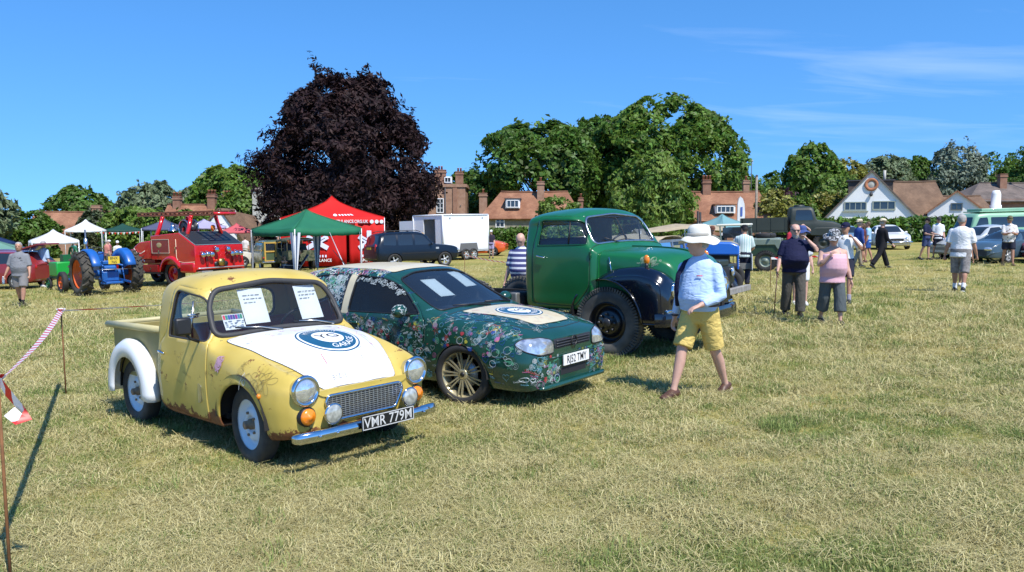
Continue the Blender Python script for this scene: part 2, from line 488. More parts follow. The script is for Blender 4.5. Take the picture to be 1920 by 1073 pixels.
# ---------------------------------------------------------------- grass: mown stubble, loose hay and green tufts (geometry nodes)
def grass_mat(name,ca,cb,cc=None):
 m = bpy.data.materials.new(name); m.use_nodes = True; t = m.node_tree; b = t.nodes['Principled BSDF']
 b.inputs['Roughness'].default_value = 0.7; b.inputs['Specular IOR Level'].default_value = 0.25
 g = t.nodes.new('ShaderNodeNewGeometry'); oi = t.nodes.new('ShaderNodeObjectInfo')
 r = t.nodes.new('ShaderNodeValToRGB'); e = r.color_ramp.elements; e[0].color = (*ca,1); e[1].color = (*cb,1)
 ad = t.nodes.new('ShaderNodeMath'); ad.operation = 'MULTIPLY_ADD'; ad.inputs[1].default_value = 0.55
 mu = t.nodes.new('ShaderNodeMath'); mu.operation = 'MULTIPLY'; mu.inputs[1].default_value = 0.45
 t.links.new(oi.outputs['Random'],mu.inputs[0]); t.links.new(g.outputs['Random Per Island'],ad.inputs[0]); t.links.new(mu.outputs[0],ad.inputs[2])
 t.links.new(ad.outputs[0],r.inputs[0])
 t.links.new(r.outputs[0],b.inputs['Base Color'])
 tr = t.nodes.new('ShaderNodeBsdfTranslucent'); ms = t.nodes.new('ShaderNodeMixShader'); ms.inputs[0].default_value = 0.25
 t.links.new(r.outputs[0],tr.inputs[0]); t.links.new(b.outputs[0],ms.inputs[1]); t.links.new(tr.outputs[0],ms.inputs[2])
 t.links.new(ms.outputs[0],t.nodes['Material Output'].inputs['Surface'])
 return m
def blade(mb,x,y,h,wd,lean,az,rg):
 """a bent blade of two segments"""
 d = Vector((cos(az),sin(az),0)); s_ = Vector((-sin(az),cos(az),0))*wd/2; p = Vector((x,y,0))
 q = p + d*h*lean*0.35 + Vector((0,0,h*0.6*(1 - lean*0.5))); e = p + d*h*lean + Vector((0,0,h*(1 - lean*0.75)))
 mb.add([p - s_,p + s_,q + s_*0.8,q - s_*0.8,e],[(0,1,2,3),(3,2,4)],False)
def tuft(name,m,n,rad,h0,h1,l0,l1,wd,seed):
 rg = random.Random(seed); mb = MB()
 for _ in range(n):
  a = rg.uniform(0,2*pi); r = rad*sqrt(rg.random())
  blade(mb,r*cos(a),r*sin(a),rg.uniform(h0,h1),wd*rg.uniform(0.7,1.3),rg.uniform(l0,l1),rg.uniform(0,2*pi),rg)
 me = bpy.data.meshes.new(name); me.from_pydata(mb.v,[],mb.f); me.materials.append(m); return me
def scatter(name,tufts,pts,scl,label,cat):
 """points carry tufts of blades through geometry nodes"""
 me = bpy.data.meshes.new(name); me.vertices.add(len(pts)); me.vertices.foreach_set('co',np.asarray(pts,np.float32).ravel())
 a = me.attributes.new('sc','FLOAT','POINT'); a.data.foreach_set('value',np.asarray(scl,np.float32))
 o = bpy.data.objects.new(name,me); COL.objects.link(o)
 tmp = bpy.data.collections.new(name + '_kinds')
 for t_ in tufts:
  tmp.objects.link(bpy.data.objects.new(name + '_tuft',t_))
 ng = bpy.data.node_groups.new(name,'GeometryNodeTree'); ng.interface.new_socket('Geometry',in_out='INPUT',socket_type='NodeSocketGeometry')
 ng.interface.new_socket('Geometry',in_out='OUTPUT',socket_type='NodeSocketGeometry')
 N = ng.nodes; gi = N.new('NodeGroupInput'); go = N.new('NodeGroupOutput'); ip = N.new('GeometryNodeInstanceOnPoints')
 ci = N.new('GeometryNodeCollectionInfo'); ci.inputs[0].default_value = tmp; ci.inputs['Separate Children'].default_value = True; ci.inputs['Reset Children'].default_value = True
 rv = N.new('FunctionNodeRandomValue'); rv.data_type = 'FLOAT_VECTOR'; rv.inputs[0].default_value = (0,0,0); rv.inputs[1].default_value = (0.12,0.12,6.283)
 at = N.new('GeometryNodeInputNamedAttribute'); at.data_type = 'FLOAT'; at.inputs['Name'].default_value = 'sc'
 mtp = N.new('GeometryNodeMeshToPoints')
 L = ng.links; L.new(gi.outputs[0],mtp.inputs['Mesh']); L.new(mtp.outputs[0],ip.inputs['Points']); L.new(ci.outputs[0],ip.inputs['Instance'])
 ip.inputs['Pick Instance'].default_value = True
 L.new(rv.outputs[0],ip.inputs['Rotation']); L.new(at.outputs[0],ip.inputs['Scale']); L.new(ip.outputs[0],go.inputs[0])
 md = o.modifiers.new('scatter','NODES'); md.node_group = ng
 tag(o,label,cat); kind(o,'stuff'); return o
def make_grass():
 straw = grass_mat('straw_blades',(0.25,0.21,0.065),(0.72,0.645,0.335)); green = grass_mat('green_blades',(0.095,0.14,0.025),(0.35,0.41,0.13))
 R_ = np.random.default_rng(5)
 def pts(n,y0,y1,fn=None):
  # even density on screen: depth drawn so that near ground gets more
  u = R_.random(n); y = 1/(1/y0 + u*(1/y1 - 1/y0)); x = (R_.random(n)*2 - 1)*(y*0.68 + 0.6)
  z = SLOPE*x - 0.055 + np.array([0.02*pnoise(Vector((a*0.45,b*0.45,0))) for a,b in zip(x,y)]) - 0.004
  P = np.stack([x,y,z],1)
  if fn is not None: P = P[[fn(a,b) for a,b in zip(x,y)]]
  return P
 def clump(P): return np.array([1.0 + 0.55*pnoise(Vector((a*2.3,b*2.3,1.0))) for a,b,c in P])
 def greenness(x,y):
  return 0.5 + 0.4*pnoise(Vector((x*0.33,y*0.33,4.2))) + 0.35*pnoise(Vector((x*1.1,y*1.1,9.0))) + 0.3*pnoise(Vector((x*3.1,y*3.1,2.0)))
 # dry stubble with laid hay
 tf = [tuft('dry_tuft',straw,36,0.13,0.03,0.075,0.4,1.1,0.0044,i) for i in range(5)] + [tuft('hay_tuft',straw,24,0.16,0.08,0.20,1.05,1.28,0.0044,20 + i) for i in range(5)]
 p = pts(30000,3.0,40,lambda a,b: greenness(a,b) < 0.55 + R_.random()*0.35)
 scatter('mown_grass',tf,p,np.clip(p[:,1]/7,0.85,2.3)*R_.uniform(0.55,1.2,len(p))*clump(p),'dry straw-coloured mown grass covering the whole field','grass')
 tg = [tuft('green_tuft',green,34,0.11,0.03,0.08,0.2,0.95,0.0045,40 + i) for i in range(5)]
 p = pts(40000,3.0,40,lambda a,b: greenness(a,b) > 0.23 + R_.random()*0.5)
 scatter('green_grass',tg,p,np.clip(p[:,1]/7,0.8,2.2)*R_.uniform(0.45,1.1,len(p))*clump(p),'patches of green grass growing through the dry field','grass')
 tb = [tuft('lush_tuft',green,80,0.15,0.05,0.13,0.2,0.95,0.005,60 + i) for i in range(3)]
 p = pts(260,3.2,20)
 p = np.vstack([p[R_.random(len(p)) < 0.5],np.array([[2.4 + R_.normal()*0.13,6.9 + R_.normal()*0.13,gz(2.4)] for _ in range(14)])])
 scatter('grass_clumps',tb,p,R_.uniform(0.6,1.25,len(p)),'taller lush green grass clumps standing out of the mown field','grass')
make_grass()

# ================================================================ trees
def vnoise(P,f,ph):
 """cheap smooth 3d noise, about -1..1"""
 x,y,z = (P*f + ph).T
 return (np.sin(x + 1.7*np.sin(y*0.9 + ph)) + np.sin(y*1.1 + 1.3*np.sin(z*1.2 + 2*ph)) + np.sin(z*1.05 + 1.5*np.sin(x*0.85 - ph)))/3
def quads_mesh(name,P,nrm,size,m,R_,aspect,droop):
 n = len(P); r = R_.normal(size=(n,3)); r[:,2] -= droop; u = r - nrm*(r*nrm).sum(1,keepdims=True); u /= np.linalg.norm(u,axis=1,keepdims=True); v = np.cross(nrm,u)
 s_ = size*R_.uniform(0.55,1.35,n); a = u*(s_*aspect/2)[:,None]; b = v*(s_/2)[:,None]; bend = nrm*(s_*0.18)[:,None]
 V = np.stack([P - a,P - b*0.9 + bend,P + a,P + b*0.9 + bend],1).reshape(-1,3)
 me = bpy.data.meshes.new(name); me.vertices.add(4*n); me.vertices.foreach_set('co',V.astype(np.float32).ravel())
 me.loops.add(4*n); me.loops.foreach_set('vertex_index',np.arange(4*n,dtype=np.int32)); me.polygons.add(n)
 me.polygons.foreach_set('loop_start',np.arange(0,4*n,4,dtype=np.int32)); me.polygons.foreach_set('loop_total',np.full(n,4,np.int32))
 me.update(calc_edges=True); me.materials.append(m); return me
def leaves_mesh(name,C,Rr,n,size,m,seed,aspect=1.6,outward=0.7,droop=0.0):
 """n leaf sprays spread through clumps (centres C, radii Rr): hedges"""
 R_ = np.random.default_rng(seed); C = np.asarray(C,float); Rr = np.asarray(Rr,float)
 k = R_.choice(len(C),n); d = R_.normal(size=(n,3)); d /= np.linalg.norm(d,axis=1,keepdims=True)
 P = C[k] + d*(Rr[k]*(0.45 + 0.62*R_.random(n) ** 0.55))[:,None]
 nrm = d*outward + R_.normal(size=(n,3))*0.55 + np.array([0,0,0.25]); nrm /= np.linalg.norm(nrm,axis=1,keepdims=True)
 return quads_mesh(name,P,nrm,size,m,R_,aspect,droop)
def crown_mesh(rx,ry,zb,H,wide,top,skirt,n,size,m,seed,aspect,droop,lump,gap,wl=1.0,spike=0.2):
 """leaf sprays through the crown's volume, thinned by noise into boughs with gaps and an uneven outline"""
 R_ = np.random.default_rng(seed); N = n*4
 u = R_.random(N) ** 0.9; a = R_.uniform(0,2*pi,N); rr = R_.random(N) ** 0.42
 env = np.where(u < wide,np.maximum((u/wide) ** 0.5,skirt),np.maximum(0,1 - np.maximum(0,(u - wide)/(1.02 - wide)) ** 2.2*top) ** 0.5)
 D = np.stack([np.cos(a),np.sin(a),(u - 0.5)*1.6],1)
 ph = seed*1.37; wob = 1 + wl*0.16*vnoise(D,2.6,ph) + wl*0.13*vnoise(D,5.5,ph + 2) + 0.09*vnoise(D,11,ph + 4) + 0.05*vnoise(D,23,ph + 7)
 uw = u*(1 + wl*0.06*vnoise(D,3.1,ph + 1) + 0.05*vnoise(D,9.0,ph + 5) + 0.03*vnoise(D,21,ph + 8))
 P = np.stack([rx*rr*env*wob*np.cos(a),ry*rr*env*wob*np.sin(a),zb + H*uw*(0.93 + 0.07*(1 - rr))],1)
 s_ = (rx + ry + H)/3
 nz_ = vnoise(P/s_,lump,ph) + 0.75*vnoise(P/s_,lump*2.1,ph + 3) + 0.4*vnoise(P/s_,lump*4.6,ph + 6)
 score = nz_ + 0.9*rr + R_.normal(size=N)*gap
 keep = np.argsort(-score)[:n]; P = P[keep]; cx = np.stack([np.zeros(n),np.zeros(n),np.full(n,zb + H*0.45)],1)
 d = (P - cx)/np.array([rx,ry,H*0.6]); d /= np.maximum(np.linalg.norm(d,axis=1,keepdims=True),1e-6)
 P = P + d*(spike*rr[keep] ** 2*(2.6*np.maximum(0,vnoise(d,13,ph) + 0.5*vnoise(d,29,ph + 3)) ** 1.5 + 0.35*R_.random(n)))[:,None]      # twigs reaching past the outline
 # leaves face outwards from their bough: gradient of the clump noise
 e = 0.02*s_; gsum = []
 for ax in range(3):
  o_ = np.zeros(3); o_[ax] = e; gsum.append((vnoise((P + o_)/s_,lump,ph) - vnoise((P - o_)/s_,lump,ph)))
 g = -np.stack(gsum,1); g /= np.maximum(np.linalg.norm(g,axis=1,keepdims=True),1e-6)
 nrm = d*0.6 + g*0.45 + R_.normal(size=(n,3))*0.5 + np.array([0,0,0.3]); nrm /= np.linalg.norm(nrm,axis=1,keepdims=True)
 return quads_mesh('crown',P,nrm,size,m,R_,aspect,droop),P
BARK = mat('bark',(0.13,0.10,0.075),0.9,var=0.35,scale=6,bump=0.6,bscale=14)
LEAF = {
 'beech': mat('copper_beech_leaf',(0.015,0.0075,0.009),0.65,col2=(0.037,0.0165,0.0155),scale=0.6,island=0.55,sub=0.12,spec=0.2),
 'oak': mat('dark_green_leaf',(0.06,0.125,0.018),0.5,col2=(0.125,0.22,0.036),scale=0.35,island=0.4,sub=0.36,spec=0.35),
 'lime': mat('mid_green_leaf',(0.08,0.16,0.022),0.5,col2=(0.165,0.265,0.042),scale=0.4,island=0.4,sub=0.38,spec=0.35),
 'ash': mat('bright_green_leaf',(0.105,0.19,0.03),0.5,col2=(0.20,0.29,0.055),scale=0.5,island=0.35,sub=0.38,spec=0.35),
 'willow': mat('grey_willow_leaf',(0.12,0.165,0.075),0.55,col2=(0.20,0.25,0.135),scale=0.5,island=0.3,sub=0.25,spec=0.35),
 'silver': mat('silver_leaf',(0.13,0.17,0.115),0.6,col2=(0.21,0.25,0.185),scale=0.5,island=0.3,sub=0.2,spec=0.35),
 'conifer': mat('conifer_needle',(0.032,0.055,0.020),0.6,col2=(0.075,0.085,0.03),scale=0.7,island=0.4,sub=0.1),
 'yellow': mat('yellow_shrub_leaf',(0.19,0.20,0.03),0.5,col2=(0.30,0.29,0.06),scale=1.0,island=0.3,sub=0.3),
 'purple': mat('purple_shrub_leaf',(0.045,0.016,0.022),0.5,col2=(0.085,0.03,0.035),scale=1.0,island=0.4,sub=0.15),
 'hedge': mat('laurel_hedge_leaf',(0.06,0.13,0.016),0.4,col2=(0.13,0.23,0.032),scale=0.8,island=0.4,sub=0.25,spec=0.5),
}
def tree(name,label,x,y,h,rx,leaf,n,size,seed,ry=None,base=0.12,cat='tree',group=None,aspect=1.6,droop=0.0,wide=0.5,top=1.0,limbs=True,skirt=0.0,lump=7.0,gap=0.35,wl=0.75,spike=0.22,**_):
 rg = random.Random(seed); ry = ry or rx*0.85; t = thing(name,label,cat,gp(x,y),0,group)
 zb = h*base; H = h - zb
 me,P = crown_mesh(rx,ry,zb,H,wide,top,skirt,n,size,LEAF[leaf],seed,aspect,droop,lump,gap,wl,spike)
 link('crown',me,None,t)
 mb = MB(); tr = max(0.06,h*0.022)
 lean = Vector((rg.uniform(-0.03,0.03)*h,rg.uniform(-0.03,0.03)*h,0)); topz = zb + H*0.75
 pts = [Vector((0,0,-0.3)),Vector((0,0,0.25)),lean*0.4 + Vector((0,0,topz*0.4)),lean*0.8 + Vector((0,0,topz*0.75)),lean + Vector((0,0,topz))]
 mb.tube(pts,[tr*1.6,tr*1.15,tr*0.9,tr*0.6,tr*0.2],10)
 mk('trunk',mb,BARK,t)
 if limbs:
  lm = MB()
  for k in range(34):
   c_ = Vector(P[rg.randrange(len(P))]); s_ = Vector((lean.x*0.5,lean.y*0.5,max(zb*0.6,min(topz*0.9,c_.z*rg.uniform(0.35,0.65)))))
   mid = s_.lerp(c_,0.5) + Vector((0,0,0.05*h)); lm.tube([s_,mid,c_],[tr*0.38,tr*0.22,tr*0.05],5)
  mk('limbs',lm,BARK,t)
 return t
# the copper beech
tree('copper_beech_tree','huge copper beech tree with dark purple foliage rising behind the red gazebo',-12.9,63,14.0,6.45,'beech',105000,0.17,14,wl=0.15,ry=6.0,base=0.02,wide=0.26,top=0.95,aspect=2.6,droop=0.5,skirt=0.95,lump=10.0,gap=0.5,spike=0.55)
# green trees behind the cottage, right of the beech
tree('broadleaf_tree','broad dark green tree behind the tiled cottage with the dormer window',3.6,99,15.3,8.6,'oak',34000,0.42,21,clumps=44,base=0.04,wide=0.45,rmul=0.85,skirt=0.75)
tree('broadleaf_tree','tallest rounded green tree standing behind the green lorry',18.8,101,17.6,9.9,'lime',44000,0.42,22,clumps=52,base=0.04,wide=0.42,rmul=0.85,skirt=0.8)
tree('broadleaf_tree','dark green tree filling the gap between the two largest green trees',11.0,104,15.8,6.5,'oak',20000,0.42,23,clumps=28,base=0.05,skirt=0.7)
tree('weeping_tree','paler drooping tree just above the bonnet of the green lorry',12.0,70,8.1,3.6,'ash',20000,0.24,24,clumps=34,base=0.02,wide=0.45,droop=1.6,aspect=2.2,skirt=0.8)
tree('broadleaf_tree','bushy green tree beside the tiled house left of the feather flag',14.4,76,6.0,2.6,'lime',12000,0.25,25,clumps=22,base=0.02,skirt=0.8)
tree('garden_bush','round green bush in front of the cottage roof',4.2,73,4.5,2.0,'ash',9000,0.19,26,clumps=18,base=0.0,cat='bush',skirt=0.8,limbs=False)
tree('broadleaf_tree','dark green tree right behind the chimneys of the tall brick house',-6.4,118,10.4,4.2,'oak',9000,0.4,27,clumps=16,skirt=0.6)
tree('broadleaf_tree','green tree between the brick house and the tiled cottage',-3.6,106,8.6,3.0,'oak',8000,0.36,28,clumps=14,skirt=0.8,base=0.02)
# right of the field
tree('broadleaf_tree','upright leafy tree beyond the tiled house left of the white gable',42.0,112,12.4,4.3,'lime',15000,0.40,31,clumps=22,skirt=0.7,base=0.03)
for i,(x_,y_,h_,r_,lf,lb) in enumerate([
 (39.0,96,7.2,3.2,'ash','light green bushy tree left of the white gable'),
 (50.5,122,11.0,4.2,'yellow','yellowish green tree behind the left slope of the white gable'),
 (57.5,124,11.6,5.0,'willow','soft green tree rising straight behind the white gable'),
 (63.5,128,11.6,5.2,'oak','dark green tree behind the brown tiled roof'),
 (69.5,126,13.6,4.6,'silver','silvery grey tree behind the brown tiled roof'),
 (77.0,128,11.8,5.0,'oak','dark green tree behind the ridge of the brick terrace'),
 (83.0,122,14.8,5.4,'lime','large green tree behind the chimneys of the brick terrace'),
 (75.5,116,8.0,4.6,'oak','low dark tree between the brown tiled roof and the brick terrace'),
 (33.0,118,8.8,3.4,'oak','small dark green tree beyond the telegraph pole'),
 (47.0,140,10.4,5.5,'lime','green tree far behind the yellowish tree by the white gable'),(56.0,142,11.2,5.8,'oak','dark tree far behind the chimney pipe of the white gable'),
 (68.0,144,11.8,6.0,'lime','green tree far behind the silvery tree'),(79.0,144,12.2,6.0,'oak','dark tree far behind the small white gable'),(91.0,140,13.5,6.2,'oak','dark tree far behind the end of the brick terrace'),(38.5,134,9.4,4.4,'oak','dark tree far behind the upright leafy tree')]):
 tree('broadleaf_tree',lb,x_,y_,h_,r_,lf,11500,0.33,40 + i,clumps=20,skirt=0.75,base=0.02,limbs=(i % 2 == 0))
tree('garden_shrub','dark purple shrub right of the telegraph pole',30.0,90,5.4,2.0,'purple',5000,0.24,55,clumps=10,cat='shrub',skirt=0.8,base=0.0,limbs=False)
tree('garden_shrub','bright yellow shrub beside the purple shrub',32.6,84,4.7,2.4,'yellow',7000,0.22,56,clumps=14,cat='shrub',skirt=0.85,base=0.0,limbs=False)
tree('garden_shrub','olive green shrub at the foot of the telegraph pole',26.2,80,4.8,2.2,'yellow',6500,0.22,57,clumps=12,cat='shrub',skirt=0.85,base=0.0,limbs=False)
tree('garden_shrub','leafy green shrub between the telegraph pole and the yellow shrub',29.2,82,4.2,2.2,'ash',6500,0.22,58,clumps=12,cat='shrub',skirt=0.85,base=0.0,limbs=False)
# left of the field
tree('broadleaf_tree','rounded dark green tree behind the tiled roof on the far side',-59,110,8.9,4.6,'oak',12000,0.38,61,clumps=22,skirt=0.7)
tree('willow_tree','pale feathery willow tree behind the fire engine ladder',-47.5,106,9.0,4.6,'willow',15000,0.30,62,clumps=24,droop=1.5,aspect=2.2,skirt=0.7,rmul=0.8)
tree('willow_tree','grey green willow between the feathery willow and the dense green tree',-40.5,104,8.2,3.6,'willow',10000,0.30,63,clumps=18,droop=1.2,aspect=2.2,skirt=0.8)
tree('broadleaf_tree','dense green tree left of the copper beech',-34.5,98,10.3,4.8,'lime',18000,0.36,64,clumps=28,skirt=0.8,base=0.03)
tree('broadleaf_tree','mid green tree close beside the copper beech',-28.0,84,7.0,2.9,'ash',12000,0.28,65,clumps=22,skirt=0.85,base=0.02)
tree('conifer_tree','dark conical conifer behind the white gazebo',-42.0,81,4.7,2.1,'conifer',11000,0.24,66,clumps=30,wide=0.12,top=0.95,base=0.02,skirt=0.0,rmul=0.62,droop=1.0)
tree('garden_bush','dark green bush in front of the far tiled roof',-46.0,76,4.6,2.9,'oak',12000,0.26,67,clumps=20,cat='bush',skirt=0.85,base=0.0,limbs=False)
tree('garden_bush','mid green bush at the field edge behind the open red hatchback',-47.5,70,3.2,3.0,'lime',11000,0.24,68,clumps=18,cat='bush',skirt=0.9,base=0.0,limbs=False)
tree('garden_bush','bright green bush behind the dark green gazebo',-35.2,75,4.6,3.2,'ash',13000,0.24,69,clumps=22,cat='bush',skirt=0.9,base=0.0,limbs=False)
tree('garden_bush','green bush behind the ladder of the fire engine',-28.5,70,4.0,2.6,'lime',10000,0.24,70,clumps=18,cat='bush',skirt=0.9,base=0.0,limbs=False)
tree('ash_tree','open airy tree with drooping leafy branches at the field edge beyond the red hatchback',-46.6,69,7.4,3.6,'willow',5200,0.30,71,clumps=26,base=0.1,droop=1.0,aspect=2.4,rmul=0.55,skirt=0.5)

def hedge(name,label,a,b,h,wd,n,size,seed,leaf='hedge'):
 a = Vector(a); b = Vector(b); L = (b - a).length; d = (b - a).normalized(); s_ = Vector((-d.y,d.x)); R_ = np.random.default_rng(seed)
 t = thing(name,label,'hedge',gp((a.x + b.x)/2,(a.y + b.y)/2)); o = t.location
 C = []; k = int(L/0.55)
 for i in range(k):
  p = a + d*(L*(i + 0.5)/k)
  for q in (-0.25,0.25):
   for hh in np.arange(0.4,h - 0.1,0.45):
    u = p + s_*wd*q; C.append((u.x - o.x,u.y - o.y,gz(u.x) - o.z + hh + R_.uniform(-0.1,0.12)))
 link('foliage',leaves_mesh('foliage',C,[0.5]*len(C),n,size,LEAF[leaf],seed,2.2),None,t)
 mb = MB()
 for i in range(k):
  p = a + d*(L*(i + 0.5)/k); z_ = gz(p.x) - o.z; mb.tube([(p.x - o.x,p.y - o.y,z_),(p.x - o.x,p.y - o.y,z_ + h*0.6)],[0.05,0.02],5)
 mk('stems',mb,BARK,t)
 return t
hedge('laurel_hedge','long tall laurel hedge in front of the white gabled house',(20.0,59.5),(50.0,57.0),1.75,1.2,52000,0.20,81)
hedge('garden_hedge','clipped green hedge in front of the cottage with the dormer',(-3.6,66),(8.5,66),1.85,1.1,20000,0.15,82,'lime')

# ================================================================ buildings
BRICK = mat('brick_wall',(0.215,0.105,0.065),0.9,col2=(0.31,0.17,0.11),scale=1.6,bump=0.3,bscale=12,detail=9)
BRICK2 = mat('pale_brick_wall',(0.27,0.15,0.095),0.9,col2=(0.36,0.22,0.145),scale=2.2,bump=0.3,bscale=12,detail=9)
STONE = mat('stone_wall',(0.38,0.36,0.31),0.9,col2=(0.50,0.48,0.43),scale=2.0,bump=0.4,bscale=9,detail=9)
RENDER = mat('white_render',(0.74,0.75,0.75),0.8,var=0.04,scale=0.8)
GREENISH = mat('mossy_flint_wall',(0.20,0.19,0.14),0.9,col2=(0.30,0.28,0.21),scale=3.0)
def tile_mat(name,c1,c2):
 m = mat(name,c1,0.9,col2=c2,scale=0.9,detail=10,lo=0.38,hi=0.66)
 t = m.node_tree; b = t.nodes['Principled BSDF']; tc_ = t.nodes.new('ShaderNodeTexCoord'); br = t.nodes.new('ShaderNodeTexBrick')
 br.inputs['Scale'].default_value = 3.2; br.inputs['Color1'].default_value = (1,1,1,1); br.inputs['Color2'].default_value = (0.72,0.72,0.72,1); br.inputs['Mortar'].default_value = (0.45,0.45,0.45,1)
 br.inputs['Mortar Size'].default_value = 0.03; br.inputs['Row Height'].default_value = 0.35; br.inputs['Brick Width'].default_value = 0.6
 t.links.new(tc_.outputs['UV'],br.inputs['Vector'])
 mx_ = t.nodes.new('ShaderNodeMixRGB'); mx_.blend_type = 'MULTIPLY'; mx_.inputs[0].default_value = 0.8
 src = b.inputs['Base Color'].links[0].from_socket; t.links.new(src,mx_.inputs[1]); t.links.new(br.outputs[0],mx_.inputs[2]); t.links.new(mx_.outputs[0],b.inputs['Base Color'])
 return m
TILE = tile_mat('clay_roof_tile',(0.245,0.105,0.055),(0.37,0.18,0.10))
TILE2 = tile_mat('brown_roof_tile',(0.15,0.088,0.052),(0.23,0.14,0.085))
TILE3 = tile_mat('grey_roof_tile',(0.12,0.095,0.08),(0.20,0.155,0.13))
WFRAME = mat('white_window_paint',(0.75,0.75,0.74),0.5)
PANE = mat('dark_window_pane',(0.03,0.04,0.05),0.08,spec=0.8)
POT = mat('terracotta_pot',(0.40,0.16,0.08),0.85,var=0.2,scale=3)
LEAD = mat('dark_fascia',(0.05,0.05,0.055),0.7)
def window(parent,c,wd,h,nx=2,ny=1,ang=0.0,frame=WFRAME):
 """c: centre on the wall, the window looks towards -y turned by ang"""
 Rm = Matrix.Rotation(radians(ang),3,'Z'); P = lambda x,y,z: Vector(c) + Rm @ Vector((x,y,z))
 f = MB(); b = 0.09
 for sx in (-1,1): f.box(P(sx*(wd/2 - b/2),-0.04,0),(b,0.10,h),Rm)
 for sz in (-1,1): f.box(P(0,-0.045,sz*(h/2 - b/2)),(wd,0.10,b),Rm)
 for i in range(1,nx): f.box(P(-wd/2 + wd*i/nx,-0.035,0),(0.06,0.07,h - b),Rm)
 for i in range(1,ny): f.box(P(0,-0.03,-h/2 + h*i/ny),(wd - b,0.06,0.05),Rm)
 o = mk('window',f,frame,parent,fix=False)
 mk('pane',MB().box(P(0,-0.012,0),(wd - 0.05,0.03,h - 0.05),Rm),PANE,o,fix=False)
 return o
def roof_uv(o):
 me = o.data; uv = me.uv_layers.new(name='UVMap')
 for p in me.polygons:
  n = p.normal; ax = Vector((0,0,1)).cross(n)
  if ax.length < 1e-3: ax = Vector((1,0,0))
  ax.normalize(); up = n.cross(ax)
  for li in p.loop_indices:
   v = me.vertices[me.loops[li].vertex_index].co; uv.data[li].uv = (v.dot(ax),v.dot(up))
def roof(parent,L,D,ze,zr,m,hipl=0.0,hipr=0.0,over=0.35,thick=0.16,sag=0.05):
 """pitched roof along x with eaves at ze and ridge at zr; hip = how far the ridge end is set in"""
 hx = L/2 + over; hy = D/2 + over; k = (zr - ze)/(D/2); zz = ze - k*over; mb = MB(); n = 8
 top = [];
 for i in range(n + 1):
  u = i/n; x = -hx + hipl + (2*hx - hipl - hipr)*u; top.append(Vector((x,0,zr - sag*sin(pi*u) + 0.03*pnoise(Vector((x,3.3,0))))))
 ev = lambda s_: [Vector((-hx + 2*hx*i/n,s_*hy,zz)) for i in range(n + 1)]
 for s_ in (-1,1):
  e = ev(s_)
  for i in range(n):
   q = [e[i],e[i + 1],top[i + 1],top[i]]
   if s_ > 0: q = q[::-1]
   mb.add(q,[(0,1,2,3)],False)
 a,b = ev(-1),ev(1)
 for hip,t_,p,q in ((hipl,top[0],b[0],a[0]),(hipr,top[-1],a[-1],b[-1])):
  if hip > 0.01: mb.add([p,q,t_],[(0,1,2)],False)
 o = mk('roof',mb,m,parent,fix=False); md = o.modifiers.new('thick','SOLIDIFY'); md.thickness = thick; md.offset = -1
 roof_uv(o)
 rb = MB().tube([p + Vector((0,0,0.02)) for p in top],0.11,6); mk('ridge_tiles',rb,m,o)
 return o
def walls(parent,L,D,ze,zr,m,hipl=0.0,hipr=0.0):
 """box walls with gable ends where the roof is not hipped"""
 mb = MB(); h = L/2; d = D/2
 mb.add([(-h,-d,-0.6),(h,-d,-0.6),(h,-d,ze),(-h,-d,ze)],[(0,1,2,3)],False)
 mb.add([(h,d,-0.6),(-h,d,-0.6),(-h,d,ze),(h,d,ze)],[(0,1,2,3)],False)
 for s_,hip in ((-1,hipl),(1,hipr)):
  v = [(s_*h,-d*s_,-0.6),(s_*h,d*s_,-0.6),(s_*h,d*s_,ze),(s_*h,-d*s_,ze)]
  if hip <= 0.01: v.insert(3,(s_*h,0,zr - 0.08)); mb.add(v,[(0,1,2,3,4)],False)
  else: mb.add(v,[(0,1,2,3)],False)
 return mk('wall',mb,m,parent)
def chimney(parent,x,y,z0,z1,wd=0.7,dp=0.6,m=BRICK,pots=1):
 mb = MB().box((x,y,(z0 + z1)/2),(wd,dp,z1 - z0)).box((x,y,z1 - 0.22),(wd + 0.14,dp + 0.14,0.16)).box((x,y,z1 + 0.035),(wd + 0.08,dp + 0.08,0.07))
 o = mk('chimney',mb,m,parent,fix=False)
 for i in range(pots):
  px_ = x + (i - (pots - 1)/2)*0.32; mk('chimney_pot',MB().tube([(px_,y,z1 + 0.07),(px_,y,z1 + 0.42),(px_,y,z1 + 0.44),(px_,y,z1 + 0.5)],[0.13,0.10,0.13,0.13],10),POT,o)
 return o
def house(name,label,x,y,ang=0.0): return thing(name,label,'house',gp(x,y),ang)

# cottage with the dormer
h1 = house('tiled_cottage','low cottage with a clay tiled roof, dormer window and tall chimney behind the white trailer',2.1,86.5,-3)
walls(h1,10.2,5.6,3.05,5.5,GREENISH,1.9,1.2); roof(h1,10.2,5.6,3.05,5.6,TILE,2.2,1.6,over=0.4)
chimney(h1,1.0,-0.6,4.4,6.6,0.75,0.7,BRICK2,1); chimney(h1,-5.2,-0.2,2.5,5.4,0.8,0.7,BRICK2,1); chimney(h1,5.3,0.2,2.6,4.9,0.5,0.5,BRICK,1)
dm = MB().box((-1.9,-1.75,4.25),(1.5,1.3,0.95)); mk('dormer',dm,WFRAME,h1,fix=False)
dr = MB().prism([(-2.4,0.0),(-0.4,0.0),(-0.4,0.09),(-2.4,0.16)],2.0,(-1.9 + 1.4 - 0.0,-1.7,4.74),'y');
dr = MB().box((-1.9,-1.72,4.78),(1.75,1.6,0.1)); mk('dormer_roof',dr,LEAD,h1,fix=False)
